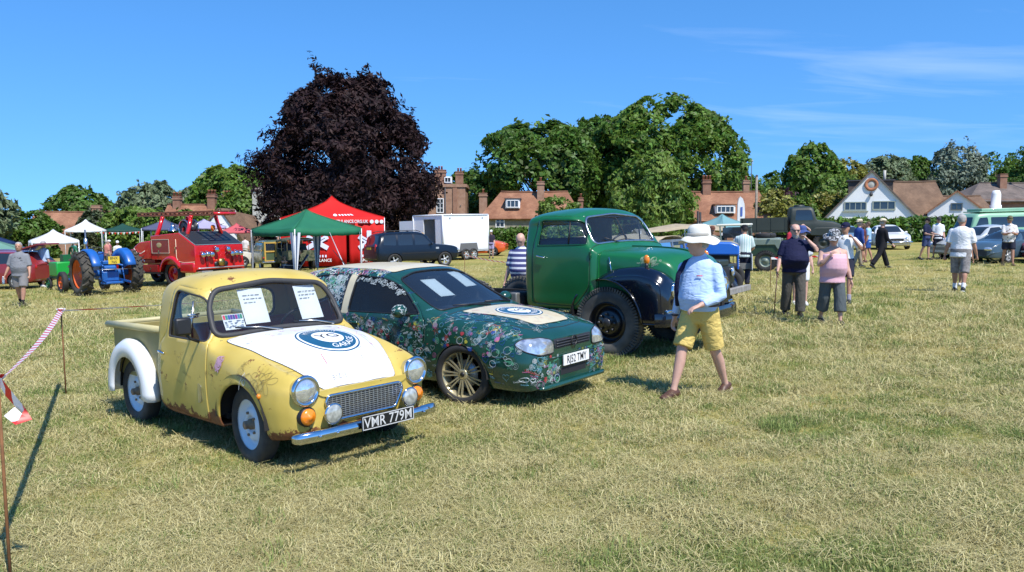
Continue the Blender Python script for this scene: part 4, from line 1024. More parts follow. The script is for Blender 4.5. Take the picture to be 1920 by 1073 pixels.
def make_pickup():
 T = thing('pickup_truck','mustard yellow vintage pickup with white bonnet, white rear wings and chrome bumper','pickup',gp(-1.63,6.72),-43.1,tilt=True,scale=0.968)
 YEL = rust_paint('mustard_paint',(0.475,0.345,0.062),(0.60,0.455,0.115)); YELB = mat('dull_khaki_paint',(0.30,0.25,0.085),0.6,var=0.18,scale=3)
 st = [(-1.545,[(0,.32),(.60,.30),(.70,.34),(.73,.48),(.735,.66),(.72,.88),(.675,1.10),(.61,1.295),(.40,1.35),(0,1.37)]),
   (-1.50,[(0,.29),(.62,.27),(.73,.30),(.755,.46),(.76,.66),(.735,.90),(.71,1.12),(.64,1.335),(.42,1.40),(0,1.42)]),
   (-1.25,[(0,.29),(.62,.25),(.735,.27),(.765,.45),(.77,.66),(.745,.91),(.72,1.13),(.65,1.36),(.43,1.44),(0,1.46)]),
   (-1.0,[(0,.29),(.62,.25),(.735,.27),(.768,.45),(.773,.66),(.748,.915),(.722,1.13),(.65,1.35),(.43,1.435),(0,1.455)]),
   (-.82,[(0,.29),(.62,.25),(.735,.27),(.77,.45),(.775,.66),(.75,.915),(.722,1.12),(.645,1.315),(.42,1.39),(0,1.41)]),
   (-.74,[(0,.29),(.62,.25),(.735,.27),(.77,.45),(.775,.66),(.75,.915),(.72,1.09),(.64,1.25),(.41,1.325),(0,1.345)]),
   (-.50,[(0,.29),(.62,.25),(.735,.27),(.77,.45),(.776,.66),(.755,.89),(.695,.945),(.60,.965),(.36,.985),(0,.99)]),
   (-.44,[(0,.29),(.62,.25),(.735,.27),(.77,.45),(.776,.66),(.755,.86),(.68,.925),(.58,.95),(.35,.98),(0,.988)]),
   (-.15,[(0,.29),(.62,.25),(.735,.27),(.772,.45),(.776,.64),(.752,.80),(.665,.895),(.56,.925),(.35,.975),(0,.99)]),
   (.12,[(0,.29),(.62,.25),(.735,.27),(.77,.45),(.772,.62),(.742,.75),(.65,.855),(.53,.86),(.32,.935),(0,.962)]),
   (.35,[(0,.29),(.60,.25),(.72,.27),(.758,.45),(.76,.60),(.725,.72),(.63,.805),(.485,.775),(.28,.85),(0,.878)]),
   (.50,[(0,.29),(.56,.26),(.68,.28),(.725,.45),(.728,.59),(.70,.69),(.60,.775),(.445,.70),(.25,.755),(0,.775)]),
   (.585,[(0,.29),(.52,.27),(.63,.30),(.675,.45),(.682,.58),(.66,.67),(.57,.745),(.42,.645),(.23,.672),(0,.68)]),
   (.635,[(0,.30),(.45,.29),(.56,.33),(.62,.45),(.63,.57),(.61,.64),(.54,.69),(.40,.60),(.21,.615),(0,.62)]),
   (.66,[(0,.33),(.40,.33),(.48,.37),(.55,.46),(.56,.55),(.54,.60),(.49,.63),(.38,.575),(.2,.585),(0,.588)])]
 zz = lambda z: z if z < .96 else .96 + (z - .96)*1.14         # the cab stands tall above the waist line
 st = [(x,[(y,zz(z)) if x < -.6 else (y,z) for y,z in p]) for x,p in st]
 B = Body(st,81)
 xs = lin(-1.545,-1.50,3)[:-1] + lin(-1.50,-.84,26)[:-1] + lin(-.84,-.44,26)[:-1] + lin(-.44,.50,36)[:-1] + lin(.50,.66,12)
 winp = rounded([(-1.27,.955),(-.555,.955),(-.66,1.16),(-.755,1.285),(-1.19,1.325)],[.03,.03,.10,.10,.05])
 doorp = rounded([(-1.455,.30),(-.515,.28),(-.505,.90),(-.60,1.08),(-.72,1.325),(-1.235,1.362),(-1.325,.97),(-1.46,.88)],[.05,.02,.05,.05,.06,.06,.06,.06])
 wsp = rounded([(-.655,.995),(-.54,.985),(0,1.005),(.54,.985),(.655,.995),(.635,1.20),(.55,1.325),(0,1.375),(-.55,1.325),(-.635,1.20)],[.06,.1,.1,.1,.06,.12,.10,.1,.10,.12])
 hoodp = rounded([(-.475,-.60),(-.2,-.605),(.12,-.565),(.35,-.475),(.50,-.415),(.60,-.372),(.62,-.33),(.632,0),(.62,.33),(.60,.372),(.50,.415),(.35,.475),(.12,.565),(-.2,.605),(-.475,.60),(-.50,0)],.04,3)
 winp,doorp,wsp = [[(a,zz(b)) for a,b in p] for p in (winp,doorp,wsp)]
 ap = arch(0.02,.295,.365,.0)
 up = lambda c: c[2] > 0.5
 reg = [('win_r','R',winp,None),('win_l','L',winp,None),('ws','W',wsp,lambda c: -.90 < c[0] < -.44 and c[2] > .975,(-.86,-.45)),
   ('hood','T',hoodp,lambda c: c[2] > .55 and c[0] > -.52),('arch_r','R',ap,lambda c: c[1] < -.5),('arch_l','L',ap,lambda c: c[1] > .5),
   ('door_r','R',doorp,lambda c: c[1] < -.5),('door_l','L',doorp,lambda c: c[1] > .5)]
 P = B.build(xs,reg,caps=(False,True))
 body = mk('body',P['body'],YEL,T,solid=0.012)
 for s_,k in (('door_r','R'),('door_l','L')):
  d = mk('door',offset_mb(P[s_],0.0045,(-1,0,.7)),YEL,T,solid=0.02)
  sg = -1 if k == 'R' else 1; y = B.side_y(-1.36,.80)
  h_ = MB().tube([(-1.43,sg*(y + .012),.805),(-1.40,sg*(y + .035),.81),(-1.30,sg*(y + .032),.795)],[.016,.013,.010],8); mk('door_handle',h_,CHROME,d)
  if k == 'R': mk('door_trim',MB().prism(rounded([(-.66,.42),(-.60,.44),(-.60,.58),(-.655,.60)],.02),.012,(0,-(B.side_y(-.63,.5) + .006),0)),DULLCHROME,d)
 for s_,k in (('win_r','R'),('win_l','L')):
  o = mk('side_window',offset_mb(P[s_],-0.012,(-1,0,.9)),GLASS,T); mk('window_seal',B.trim(winp,k,.011,-.004),SEAL,o)
  sg = -1 if k == 'R' else 1
  mk('quarter_light_bar',MB().tube([(-.83,sg*(B.side_y(-.83,.97)),.97),(-.85,sg*(B.side_y(-.85,1.29)),1.29)],.009,6),DULLCHROME,o)
 o = mk('windscreen',offset_mb(P['ws'],-0.008,(-1.2,0,.9)),GLASS,T); mk('windscreen_seal',B.trim(wsp,'W',.026,.004,(-.86,-.45),8,.02),SEAL,o)
 hood = mk('bonnet',offset_mb(P['hood'],0.006,(0,0,.5)),mat('white_bonnet_paint',(0.74,0.75,0.76),0.38,col2=(0.68,0.68,0.66),scale=5,coat=0.25,lo=0.5,hi=0.8),T,solid=0.014)
 for s_ in (-1,1):
  ed = [(x,y) for x,y in hoodp if y*s_ > 0.3]
 mk('bonnet_gap',B.trim(hoodp,'T',.005,.001),INK,T)
 wb,gl,inner = back_panel(B,-1.545,(0,1.16),.50,.17)
 mk('cab_back',wb,YEL,T); o = mk('rear_window',gl,GLASS,T); mk('window_seal',MB().tube([(-1.55,*p) for p in inner],.014,6,closed=True),SEAL,o)
 # front end
 frame = rounded([(-.30,.375),(.30,.375),(.385,.52),(.36,.578),(-.36,.578),(-.385,.52)],[.04,.04,.04,.05,.05,.04])
 gb = MB().prism(frame,.03,(.655,0,0),'x'); G_ = mk('grille',gb,INK,T,fix=False)
 mb = MB().tube([(.678,*p) for p in resample(frame,.03)],.014,8,closed=True); mk('grille_surround',mb,CHROME,G_)
 mb = MB(); nr = 12
 def halfw(z):
  z = min(max(z,.375),.578)
  return (.30 + (.385 - .30)*(z - .375)/.145) if z < .52 else (.385 - .025*(z - .52)/.058)
 for i in range(nr):
  z = .388 + (.568 - .388)*i/(nr - 1); w_ = halfw(z) - .006; mb.box((.676,0,z),(.016,2*w_,.0055))
 for i in range(19):
  y = -.36 + .72*i/18
  zl = .38 if abs(y) < .30 else .38 + (abs(y) - .30)/.085*.145
  mb.box((.674,y,(zl + .574)/2),(.012,.006,max(.02,.574 - zl)))
 mk('grille_bars',mb,mat('grille_silver',(0.50,0.50,0.49),0.35,0.85),G_,fix=False)
 for s_ in (-1,1):
  hl = lamp(T,(.665,s_*.55,.648),.098,.09,bezw=.026)
  ind = mk('indicator',MB().lathe([(.075,-.08),(.078,0.0),(.066,.012)],(.665,s_*.545,.445),'x',24),BLACK,T)
  mk('lens',MB().lathe([(.066,.004),(.064,.02),(.05,.036),(.022,.042),(.018,.05),(.001,.052)],(.665,s_*.545,.445),'x',24),AMBER,ind)
  fl = mk('fog_lamp',MB().lathe([(.001,-.07),(.05,-.055),(.078,-.015),(.084,0),(.082,.008),(.074,.01)],(.755,s_*.385 + .02,.45),'x',26),CHROME,T)
  mk('lens',MB().lathe([(.077,.004),(.06,.016),(.03,.022),(.001,.024)],(.755,s_*.385 + .02,.45),'x',26),mat('foggy_lens',(0.45,0.46,0.42),0.15,0.3,var=0.3,scale=30),fl)
  mk('lamp_bracket',MB().bar((.72,s_*.385 + .02,.38),(.72,s_*.385 + .02,.33),.02,.02),CHROME,fl,fix=False)
 # bumper: swept blade with wrapped ends
 pts = [(.70 - .0,-.70),(.742,-.67),(.765,-.5),(.778,-.25),(.782,0),(.778,.25),(.765,.5),(.742,.67),(.70,.70)]
 prof = [(-.012,-.045),(.006,-.044),(.02,-.03),(.026,0),(.02,.03),(.006,.044),(-.012,.045)]
 vs = []; mb = MB()
 for i,(x,y) in enumerate(pts):
  a = Vector(pts[max(0,i - 1)]); b = Vector(pts[min(len(pts) - 1,i + 1)]); d = (b - a).normalized(); n_ = Vector((d.y,-d.x)); sc_ = .75 if i in (0,len(pts) - 1) else 1
  vs += [(x + n_.x*p,y + n_.y*p,.305 + q*sc_) for p,q in prof]
 k = len(prof); mb.add(vs,[(i*k + j,i*k + j + 1,(i + 1)*k + j + 1,(i + 1)*k + j) for i in range(len(pts) - 1) for j in range(k - 1)] + [tuple(range(k)),tuple(range(len(vs) - k,len(vs)))])
 bm_ = mk('bumper',mb,CHROME,T)
 mb = MB()
 for y in (-.52,-.36,.36,.52): mb.sphere((.80,y,.305),(.008,.014,.014),10,6)
 mkstuff('bumper_bolts',mb,CHROME,bm_)
 [mk('bumper_bracket',MB().box((.70,y,.30),(.16,.05,.05)),UNDER,T,fix=False) for y in (-.3,.3)]
 plate(T,'number_plate','VMR 779M',(.826,.11,.335),.53,.115,mat('black_number_plate',(0.01,0.011,0.012),0.35),mat('silver_letters',(0.55,0.55,0.53),0.4),size=.118,squash=.92,border=MATS['silver_letters'],bold=.0008)
 # wheels: white steel discs with rusty hubs
 WH = mat('white_wheel_paint',(0.66,0.72,0.76),0.4,var=0.06,scale=5); RH = mat('rusty_hub',(0.16,0.10,0.06),0.7,col2=(0.30,0.22,0.14),scale=18)
 def rim(): return MB().lathe([(.205,.062),(.212,.055),(.200,.045),(.186,.012),(.165,.0),(.148,.004),(.138,.028),(.118,.042),(.085,.044),(.07,.036),(.066,.02),(.03,.02),(.001,.02)],(0,0,0),'y',40)
 def hub():
  m_ = MB().lathe([(.045,.01),(.045,.05),(.034,.062),(.034,.095),(.024,.10),(.001,.10)],(0,0,0),'y',16)
  for i in range(5):
   a = 2*pi*i/5; m_.cyl((.095*cos(a),.03,.095*sin(a)),(.095*cos(a),.058,.095*sin(a)),.012,8)
  return m_
 for x in (0.02,-2.235):
  for s_ in (-1,1): wheel(T,(x,s_*.63,.315),s_,.32,.15,.205,rim(),WH,0,TYREDUST,hub(),RH,steer=(-4 if x > 0 else 0))
 well(T,.02,.34,.40,.775,.35)
 # load bed
 mb = MB().box((-2.13,0,.52),(1.26,1.30,.04))
 for s_ in (-1,1): mb.box((-2.13,s_*.665,.72),(1.22,.035,.50))
 mb.box((-2.745,0,.72),(.035,1.30,.46)).box((-1.575,0,.72),(.03,1.30,.46))
 bed = mk('load_bed',mb,YELB,T,bevel=.006)
 mb = MB()
 for s_ in (-1,1): mb.tube([(-1.55,s_*.69,.985),(-2.2,s_*.69,.975),(-2.86,s_*.69,.962)],.034,10)
 mb.tube([(-2.82,-.69,.962),(-2.82,.69,.962)],.03,10); mk('bed_rail',mb,mat('pale_khaki_paint',(0.46,0.41,0.21),0.5,var=0.1,scale=4),bed)
 # rear wings
 for s_ in (-1,1):
  mb = MB(); n = 22; vs = []; prof = [(.655,-.02),(.70,.035),(.765,.055),(.815,.02),(.83,-.06),(.818,-.13)]
  for i in range(n + 1):
   a = radians(-6 + 192*i/n); ro = .50 - .015*cos(2*a)
   for y,dr in prof:
    r_ = ro + dr - .03; sx = 1.04 if cos(a) < 0 else 1.0
    vs.append((-2.175 + r_*sx*cos(a),s_*(y - .02),.335 + r_*sin(a)*.98))
  k = len(prof); mb.add(vs,[(i*k + j,i*k + j + 1,(i + 1)*k + j + 1,(i + 1)*k + j) for i in range(n) for j in range(k - 1)])
  mk('rear_wing',mb,WHITEP,T,solid=.012)
 well(T,-2.2,.33,.40,.70,.42)
 mk('chassis',MB().box((-1.0,0,.27),(3.1,.8,.10)).cyl((0.02,-.6,.31),(0.02,.6,.31),.04).cyl((-2.235,-.6,.31),(-2.235,.6,.31),.05),UNDER,T,fix=False)
 # cab interior
 mk('dashboard',MB().box((-.60,0,.89),(.22,1.28,.14)).box((-.50,0,.93),(.12,1.15,.06)),mat('blue_grey_dash',(0.03,0.04,0.07),0.6),T,fix=False)
 mk('seat',MB().box((-1.15,0,.55),(.5,1.25,.22)).box((-1.40,0,.78),(.14,1.25,.5)),REDSEAT,T,bevel=.05)
 mk('cab_floor',MB().box((-.9,0,.33),(1.1,1.35,.05)),UNDER,T,fix=False)
 sw = MB().tube([(-.86 + .19*cos(a)*.45,.36 + .19*sin(a),1.0 + .19*cos(a)*.75) for a in [2*pi*i/24 for i in range(24)]],.013,8,closed=True).cyl((-.86,.36,1.0),(-.66,.36,.86),.02)
 mk('steering_wheel',sw,BLACK,T)
 # papers behind the windscreen (on the inside of the glass)
 def inside(y,z): return Vector((B.front_x(y,z,-.86,-.45) - .035,y,z))
 def sheet(y0,y1,z0,z1,lean):
  vs = [inside(y0 + lean*t,z0 + (z1 - z0)*t) if s_ == 0 else inside(y1 + lean*t,z0 + (z1 - z0)*t) for t in (0,.5,1) for s_ in (0,1)]
  return MB().add(vs,[(0,1,3,2),(2,3,5,4)],False)
 for y0,y1,z0,z1,nm in ((-.33,-.09,1.06,1.365,'paper_notice'),(.24,.48,1.05,1.36,'paper_notice')):
  o = mk(nm,sheet(y0,y1,z0,z1,-.0),PAPER,T)
  mb = MB()
  for r_ in range(3):
   z = z1 - .055 - r_*.032; y = y0 + .035
   while y < y1 - (.035 if r_ < 2 else .09):
    L = .018 + .012*((r_*7 + int(y*1000)) % 3); a = inside(y,z); b = inside(y + L,z); mb.add([a + Vector((.003,0,-.005)),b + Vector((.003,0,-.005)),b + Vector((.004,0,.005)),a + Vector((.004,0,.005))],[(0,1,2,3)],False); y += L + .01
  mkstuff('notice_print',mb,mat('grey_print',(0.30,0.30,0.31),0.8),o,fix=False)
 pk = mk('pen_packet',sheet(-.53,-.34,1.03,1.16,0),PAPER,T)
 cols = [(0.7,0.03,0.08),(0.02,0.25,0.18),(0.03,0.08,0.35),(0.12,0.04,0.3),(0.02,0.05,0.25),(0.3,0.02,0.25),(0.03,0.2,0.35),(0.02,0.22,0.12)]
 for i,c_ in enumerate(cols):
  y = -.525 + i*.0225; q = [inside(y,1.118) + Vector((.004,0,0)),inside(y + .019,1.118) + Vector((.004,0,0)),inside(y + .019,1.155) + Vector((.004,0,0)),inside(y,1.155) + Vector((.004,0,0))]
  mk('pen_cap',MB().add(q,[(0,1,2,3)],False),mat('pen_colour_%d' % i,c_,0.4),pk,fix=False)
 mb = MB(); rg = random.Random(5)
 for i in range(26):
  y = rg.uniform(-.52,-.36); z = rg.uniform(1.04,1.10); q = [inside(y,z),inside(y + .02,z),inside(y + .02,z + .008),inside(y,z + .008)]; mb.add([p + Vector((.004,0,0)) for p in q],[(0,1,2,3)],False)
 mkstuff('packet_picture',mb,mat('packet_blue_grey',(0.16,0.19,0.26),0.5),pk,fix=False)
 # wipers, mirror
 for y0,y1 in ((-.06,-.42),(.50,.16)):
  a = Vector((B.front_x(y0,1.0,-.86,-.45) + .06,y0,1.0)); b = Vector((B.front_x(y1,1.045,-.86,-.45) + .03,y1,1.05)); m_ = a.lerp(b,.5) + Vector((.0,0,.012))
  w_ = mk('wiper',MB().tube([a,m_,b],[.011,.007,.005],6).tube([a,a - Vector((.05,0,.03))],.013,8),DULLCHROME,T); mk('wiper_blade',MB().bar(a.lerp(b,.35) - Vector((.012,0,.004)),b + (b - a)*.12 - Vector((.014,0,.006)),.006,.014),BLACK,w_,fix=False)
 mi = MB().tube([(-.66,-.745,.95),(-.64,-.83,.985),(-.64,-.87,1.03)],[.014,.012,.012],8)
 o = mk('door_mirror',mi,BLACK,T); mk('mirror_head',MB().box((-.63,-.90,1.10),(.06,.14,.15)),BLACK,o,bevel=.02,fix=False); mk('mirror_arm',MB().tube([(-.69,-.73,1.17),(-.65,-.86,1.16)],.010,6).tube([(-.69,-.72,1.19),(-.65,-.84,1.185)],.008,6),CHROME,o)
 mk('side_marker',MB().sphere((.335,-(B.side_y(.335,.60) + .004),.60),(.022,.016,.022),12,8),AMBER,T)
 # badge and felt pen drawings
 emblem(B,T,.12,.03,.275,hood)
 rg = random.Random(9); pen = MB(); red = MB(); blue = MB()
 inh = lambda x,y: in_poly(x,y,hoodp) and hypot(x - .12,y - .03) > .285
 for i in range(46):
  x,y = rg.uniform(-.40,.56),rg.uniform(-.55,.55)
  if inh(x,y): doodle_top(B,rg.choice([pen,pen,red]),rg,x,y,rg.uniform(.025,.09),.0026,.0085,inh)
 for (x0,y0,x1,y1) in ((.31,.14,.37,.19),(.30,.17,.36,.22)): ribbon(blue,[(x0,y0,B.top_z(x0,y0) + .009),(x1,y1,B.top_z(x1,y1) + .009)],Vector((0,0,1)),.008)
 ribbon(red,[(x,-.20 + .02*sin(x*9),B.top_z(x,-.2) + .009) for x in lin(.36,.47,8)],Vector((0,0,1)),.007)
 circ = [(.46 + .035*cos(a),.10 + .035*sin(a)) for a in [2*pi*i/24 for i in range(25)]]
 for i in range(0,24,2): ribbon(pen,[(x,y,B.top_z(x,y) + .009) for x,y in circ[i:i + 2]],Vector((0,0,1)),.010)
 crv = [(.10 + .5*t,.39 + .0*t - .08*t*t) for t in lin(0,1,16)]; ribbon(pen,[(x,y,B.top_z(x,y) + .009) for x,y in crv],Vector((0,0,1)),.003)
 mkstuff('pen_drawing',pen,mat('grey_pen',(0.20,0.20,0.22),0.6),hood,fix=False); mkstuff('pen_drawing',red,mat('red_pen',(0.55,0.12,0.14),0.6),hood,fix=False); mkstuff('pen_drawing',blue,mat('blue_pen',(0.02,0.03,0.28),0.6),hood,fix=False)
 mk('pen_writing',surf_text(B,'BAZ 13',.042,lambda u,v: (.575 - v,-.17 + u),1,0,.0095),INK,hood)
 pen = MB(); wh = MB(); mag = MB()
 inb = lambda x,z: not in_poly(x,z,ap) and not in_poly(x,z,winp) and z < .93 and z > .34
 for i in range(34):
  x,z = rg.uniform(-1.42,.5),rg.uniform(.45,.90)
  if inb(x,z): doodle_side(B,pen,rg,x,z,rg.uniform(.03,.11),.0022,-1,.0065,inb)
 for i in range(4): doodle_side(B,pen,rg,rg.uniform(.0,.4),rg.uniform(.62,.75),.22,.003,-1,.005,inb)
 a0,z0 = .10,.66                                              # a small snowman outline on the front wing
 pth = [(a0 - .05,z0 - .04),(a0 - .045,z0 + .02),(a0 - .02,z0 + .07),(a0,z0 + .10),(a0 + .02,z0 + .07),(a0 + .035,z0 + .03),(a0 + .02,z0),(a0,z0 + .01),(a0 - .01,z0 + .035),(a0 + .01,z0 + .05)]
 ribbon(wh,[(x,-(B.side_y(x,z) + .005),z) for x,z in pth],Vector((0,-1,.2)),.005)
 for i in range(7): doodle_side(B,mag,rg,-.30 + rg.uniform(-.03,.03),.80 + rg.uniform(-.05,.05),.08,.008,-1,.006)
 mkstuff('pen_drawing',pen,mat('dark_pen',(0.20,0.15,0.05),0.6),body,fix=False); mkstuff('pen_drawing',wh,WHITEMARK,body,fix=False); mkstuff('pen_drawing',mag,mat('pink_pen',(0.55,0.32,0.42),0.6),body,fix=False)
 return T
make_pickup()
# ================================================================ the doodle covered hatchback
def make_hatchback():
 T = thing('hatchback_car','dark green hatchback covered in pen doodles with cream bonnet panel and gold alloy wheels','car',gp(-0.03,8.78),-37.0,tilt=True,scale=0.97)
 GRN = mat('dark_green_paint',(0.006,0.045,0.028),0.25,coat=0.6,col2=(0.010,0.060,0.045),scale=3); CREAM = mat('cream_paint',(0.58,0.51,0.345),0.4,col2=(0.52,0.44,0.31),scale=14,coat=0.2,lo=0.55,hi=0.85)
 lo = [(0,.20),(.68,.20),(.80,.23),(.855,.43),(.865,.63)]
 st = [(-3.28,[(0,.42),(.50,.42),(.60,.44),(.66,.52),(.67,.66),(.64,.78),(.58,.81),(.48,.82),(.3,.83),(0,.83)]),
   (-3.22,[(0,.28),(.60,.28),(.73,.32),(.79,.46),(.79,.64),(.75,.85),(.69,.89),(.58,.92),(.35,.94),(0,.95)]),
   (-3.02,[(0,.24),(.66,.23),(.79,.26),(.84,.45),(.845,.64),(.81,.90),(.74,1.04),(.62,1.16),(.36,1.22),(0,1.24)]),
   (-2.80,[(0,.21),(.68,.20),(.80,.23),(.855,.43),(.86,.63),(.825,.91),(.75,1.12),(.63,1.29),(.37,1.365),(0,1.38)]),
   (-2.2,lo + [(.835,.915),(.765,1.15),(.645,1.355),(.38,1.435),(0,1.45)]),
   (-1.5,lo + [(.84,.915),(.77,1.15),(.65,1.355),(.38,1.425),(0,1.44)]),
   (-1.22,lo + [(.84,.91),(.77,1.13),(.645,1.315),(.38,1.385),(0,1.40)]),
   (-1.10,lo + [(.84,.905),(.77,1.10),(.64,1.265),(.38,1.335),(0,1.35)]),
   (-.37,lo + [(.838,.855),(.77,.91),(.665,.94),(.39,.968),(0,.978)]),
   (-.29,lo + [(.838,.845),(.765,.895),(.655,.92),(.38,.95),(0,.96)]),
   (0,[(0,.20),(.67,.20),(.79,.23),(.855,.43),(.862,.61),(.825,.80),(.74,.87),(.63,.892),(.37,.928),(0,.94)]),
   (.38,[(0,.20),(.66,.20),(.77,.22),(.84,.42),(.845,.58),(.80,.735),(.72,.81),(.61,.845),(.36,.885),(0,.898)]),
   (.60,[(0,.19),(.64,.19),(.76,.21),(.82,.40),(.82,.55),(.775,.69),(.69,.765),(.585,.795),(.34,.83),(0,.842)]),
   (.75,[(0,.19),(.61,.19),(.72,.21),(.78,.39),(.78,.53),(.73,.66),(.65,.73),(.55,.755),(.32,.78),(0,.79)]),
   (.83,[(0,.20),(.56,.20),(.66,.22),(.72,.385),(.72,.51),(.67,.63),(.60,.69),(.50,.715),(.30,.735),(0,.742)]),
   (.875,[(0,.23),(.47,.23),(.56,.25),(.61,.385),(.61,.48),(.575,.585),(.52,.64),(.44,.66),(.27,.675),(0,.68)])]
 B = Body(st,81); xs = lin(-3.28,-3.0,8)[:-1] + lin(-3.0,-1.22,56)[:-1] + lin(-1.22,-.29,36)[:-1] + lin(-.29,.60,30)[:-1] + lin(.60,.875,14)
 fw = rounded([(-1.735,.925),(-.60,.93),(-.94,1.18),(-1.21,1.305),(-1.70,1.345)],[.03,.03,.2,.15,.03])
 qw = rounded([(-2.68,.95),(-1.86,.925),(-1.83,1.35),(-2.45,1.325),(-2.66,1.16)],[.06,.02,.02,.15,.12])
 pil = [(-1.855,.90),(-1.745,.90),(-1.705,1.372),(-1.825,1.372)]
 door = rounded([(-1.80,.27),(-.58,.25),(-.52,.60),(-.50,.86),(-.58,.94),(-.95,1.21),(-1.22,1.335),(-1.70,1.375),(-1.75,.93)],[.08,.05,.05,.05,.05,.1,.1,.03,.03])
 ws = rounded([(-.66,.965),(-.4,.982),(0,.992),(.4,.982),(.66,.965),(.585,1.30),(.33,1.365),(0,1.375),(-.33,1.365),(-.585,1.30)],[.05,.1,.1,.1,.05,.06,.1,.1,.1,.06])
 hood = rounded([(-.28,-.46),(.1,-.40),(.56,-.335),(.635,-.29),(.66,0),(.635,.29),(.56,.335),(.1,.40),(-.28,.46)],[.02,.1,.05,.05,.1,.05,.05,.1,.02])
 roof = rounded([(-2.86,-.46),(-1.25,-.54),(-1.235,0),(-1.25,.54),(-2.86,.46)],.08)
 af = arch(0,.30,.345,.0); ar = arch(-2.511,.30,.345,.0); sd = lambda c: abs(c[1]) > .55
 reg = [('win_r','R',fw,None),('win_l','L',fw,None),('qw_r','R',qw,None),('qw_l','L',qw,None),('ws','W',ws,lambda c: -1.30 < c[0] < -.31 and c[2] > .945,(-1.30,-.31)),
   ('pil_r','R',pil,None),('pil_l','L',pil,None),('hood','T',hood,lambda c: c[2] > .55),('roof','T',roof,lambda c: c[2] > 1.2),
   ('af_r','R',af,sd),('af_l','L',af,sd),('ar_r','R',ar,sd),('ar_l','L',ar,sd),('door_r','R',door,sd),('door_l','L',door,sd)]
 P = B.build(xs,reg,caps=(True,True))
 body = mk('body',P['body'],GRN,T,solid=0.012)
 dr = None
 for k in ('r','l'):
  d = mk('door',offset_mb(P['door_' + k],.003,(-1.2,0,.7)),GRN,T,solid=.012); dr = dr or d
  o = mk('side_window',offset_mb(P['win_' + k],-.010,(-1.2,0,.9)),GLASSC,T); mk('window_seal',B.trim(fw,k.upper(),.010,-.003),BLACK,o)
  o = mk('quarter_window',offset_mb(P['qw_' + k],-.006,(-2.2,0,.9)),DARKGLASS,T); mk('window_seal',B.trim(qw,k.upper(),.010,-.003),BLACK,o)
  if k == 'r': qr = o
  mk('door_pillar',offset_mb(P['pil_' + k],.002,(-1.8,0,.8)),CREAM,T)
  sg = -1 if k == 'r' else 1; y = B.side_y(-1.62,.80); mk('door_handle',MB().tube([(-1.68,sg*(y + .02),.80),(-1.54,sg*(y + .022),.80)],.014,8),GRN,d)
  mi = mk('door_mirror',MB().sphere((-.76,sg*.955,.975),(.075,.10,.075),16,10),GRN,T); mk('mirror_arm',MB().tube([(-.74,sg*.82,.92),(-.75,sg*.90,.95)],.025,8),BLACK,mi)
  if k == 'r': mirror = mi
 o = mk('windscreen',offset_mb(P['ws'],-.006,(-1.4,0,.9)),GLASSB,T); mk('windscreen_seal',B.trim(ws,'W',.011,.0,(-1.30,-.31),6),BLACK,o)
 hd = mk('bonnet_panel',offset_mb(P['hood'],.004,(0,0,.5)),CREAM,T); mk('roof_panel',offset_mb(P['roof'],.003,(-2,0,.8)),CREAM,T)
 # bonnet shut line, bumper line
 hl_ = rounded([(-.31,-.70),(.0,-.665),(.40,-.575),(.62,-.50),(.72,-.40),(.765,0),(.72,.40),(.62,.50),(.40,.575),(.0,.665),(-.31,.70),(-.32,0)],.06); mk('bonnet_gap',B.trim(hl_,'T',.005,-.001),INK,T)
 line = MB().tube([(x,-(B.side_y(x,.545 - .04*max(0,x - .35)) + .0),.545 - .04*max(0,x - .35)) for x in lin(.34,.60,8)],.005,5); mk('bumper_gap',line,INK,T)
 # front face
 def fx(y,z):                                                   # x of the nose skin at (y, z)
  a,b = .30,.875
  for _ in range(24):
   c_ = (a + b)/2; q = B.prof(c_); inside_ = (abs(y) <= B.side_y(c_,z)) and (q[0][1] <= z <= B.top_z(c_,y))
   if inside_: a = c_
   else: b = c_
  return a
 def front_patch(poly,off,n=10):
  ys = [p[0] for p in poly]; zs = [p[1] for p in poly]; cy,cz = sum(ys)/len(ys),sum(zs)/len(zs); mb = MB(); k = len(poly); vs = []
  for i in range(n + 1):
   t = i/n
   for y,z in poly: yy,zz = cy + (y - cy)*t,cz + (z - cz)*t; vs.append((fx(yy,zz) + off,yy,zz))
  return mb.add(vs,[(i*k + j,i*k + (j + 1) % k,(i + 1)*k + (j + 1) % k,(i + 1)*k + j) for i in range(n) for j in range(k)])
 for s_ in (-1,1):
  hp = [(s_*p,q) for p,q in rounded([(.37,.555),(.62,.555),(.75,.605),(.775,.67),(.71,.725),(.54,.73),(.385,.695)],.05,3)]
  mk('headlight',front_patch(hp,.010),mat('headlight_glass',(0.42,0.44,0.46),0.05,0.65,col2=(0.72,0.74,0.76),scale=14,coat=1.0,lo=0.42,hi=0.6),T)
  mk('headlight_trim',MB().tube([(fx(y,z) + .008,y,z) for y,z in resample(hp,.02)],.006,6,closed=True),BLACK,T)
  fp = [(s_*p,q) for p,q in rounded([(.27,.315),(.47,.315),(.50,.345),(.46,.385),(.27,.385)],.02,3)]; mk('fog_lamp',front_patch(fp,.004),mat('dark_lamp_glass',(0.10,0.10,0.10),0.12,0.4,var=0.4,scale=20),T)
 gp_ = rounded([(-.345,.59),(.345,.59),(.365,.69),(-.365,.69)],.015,3); g_ = mk('grille',front_patch(gp_,.004),INK,T)
 for z in (.612,.64,.668): mk('grille_slat',MB().tube([(fx(y,z) + .012,y,z) for y in lin(-.32,.32,17)],.005,6),mat('dark_grey_plastic',(0.05,0.05,0.055),0.35),g_)
 mk('badge_ring',MB().lathe([(.055,0),(.06,.012),(.045,.012),(.045,0)],(fx(0,.64) + .014,0,.642),'x',24),BLACK,g_)
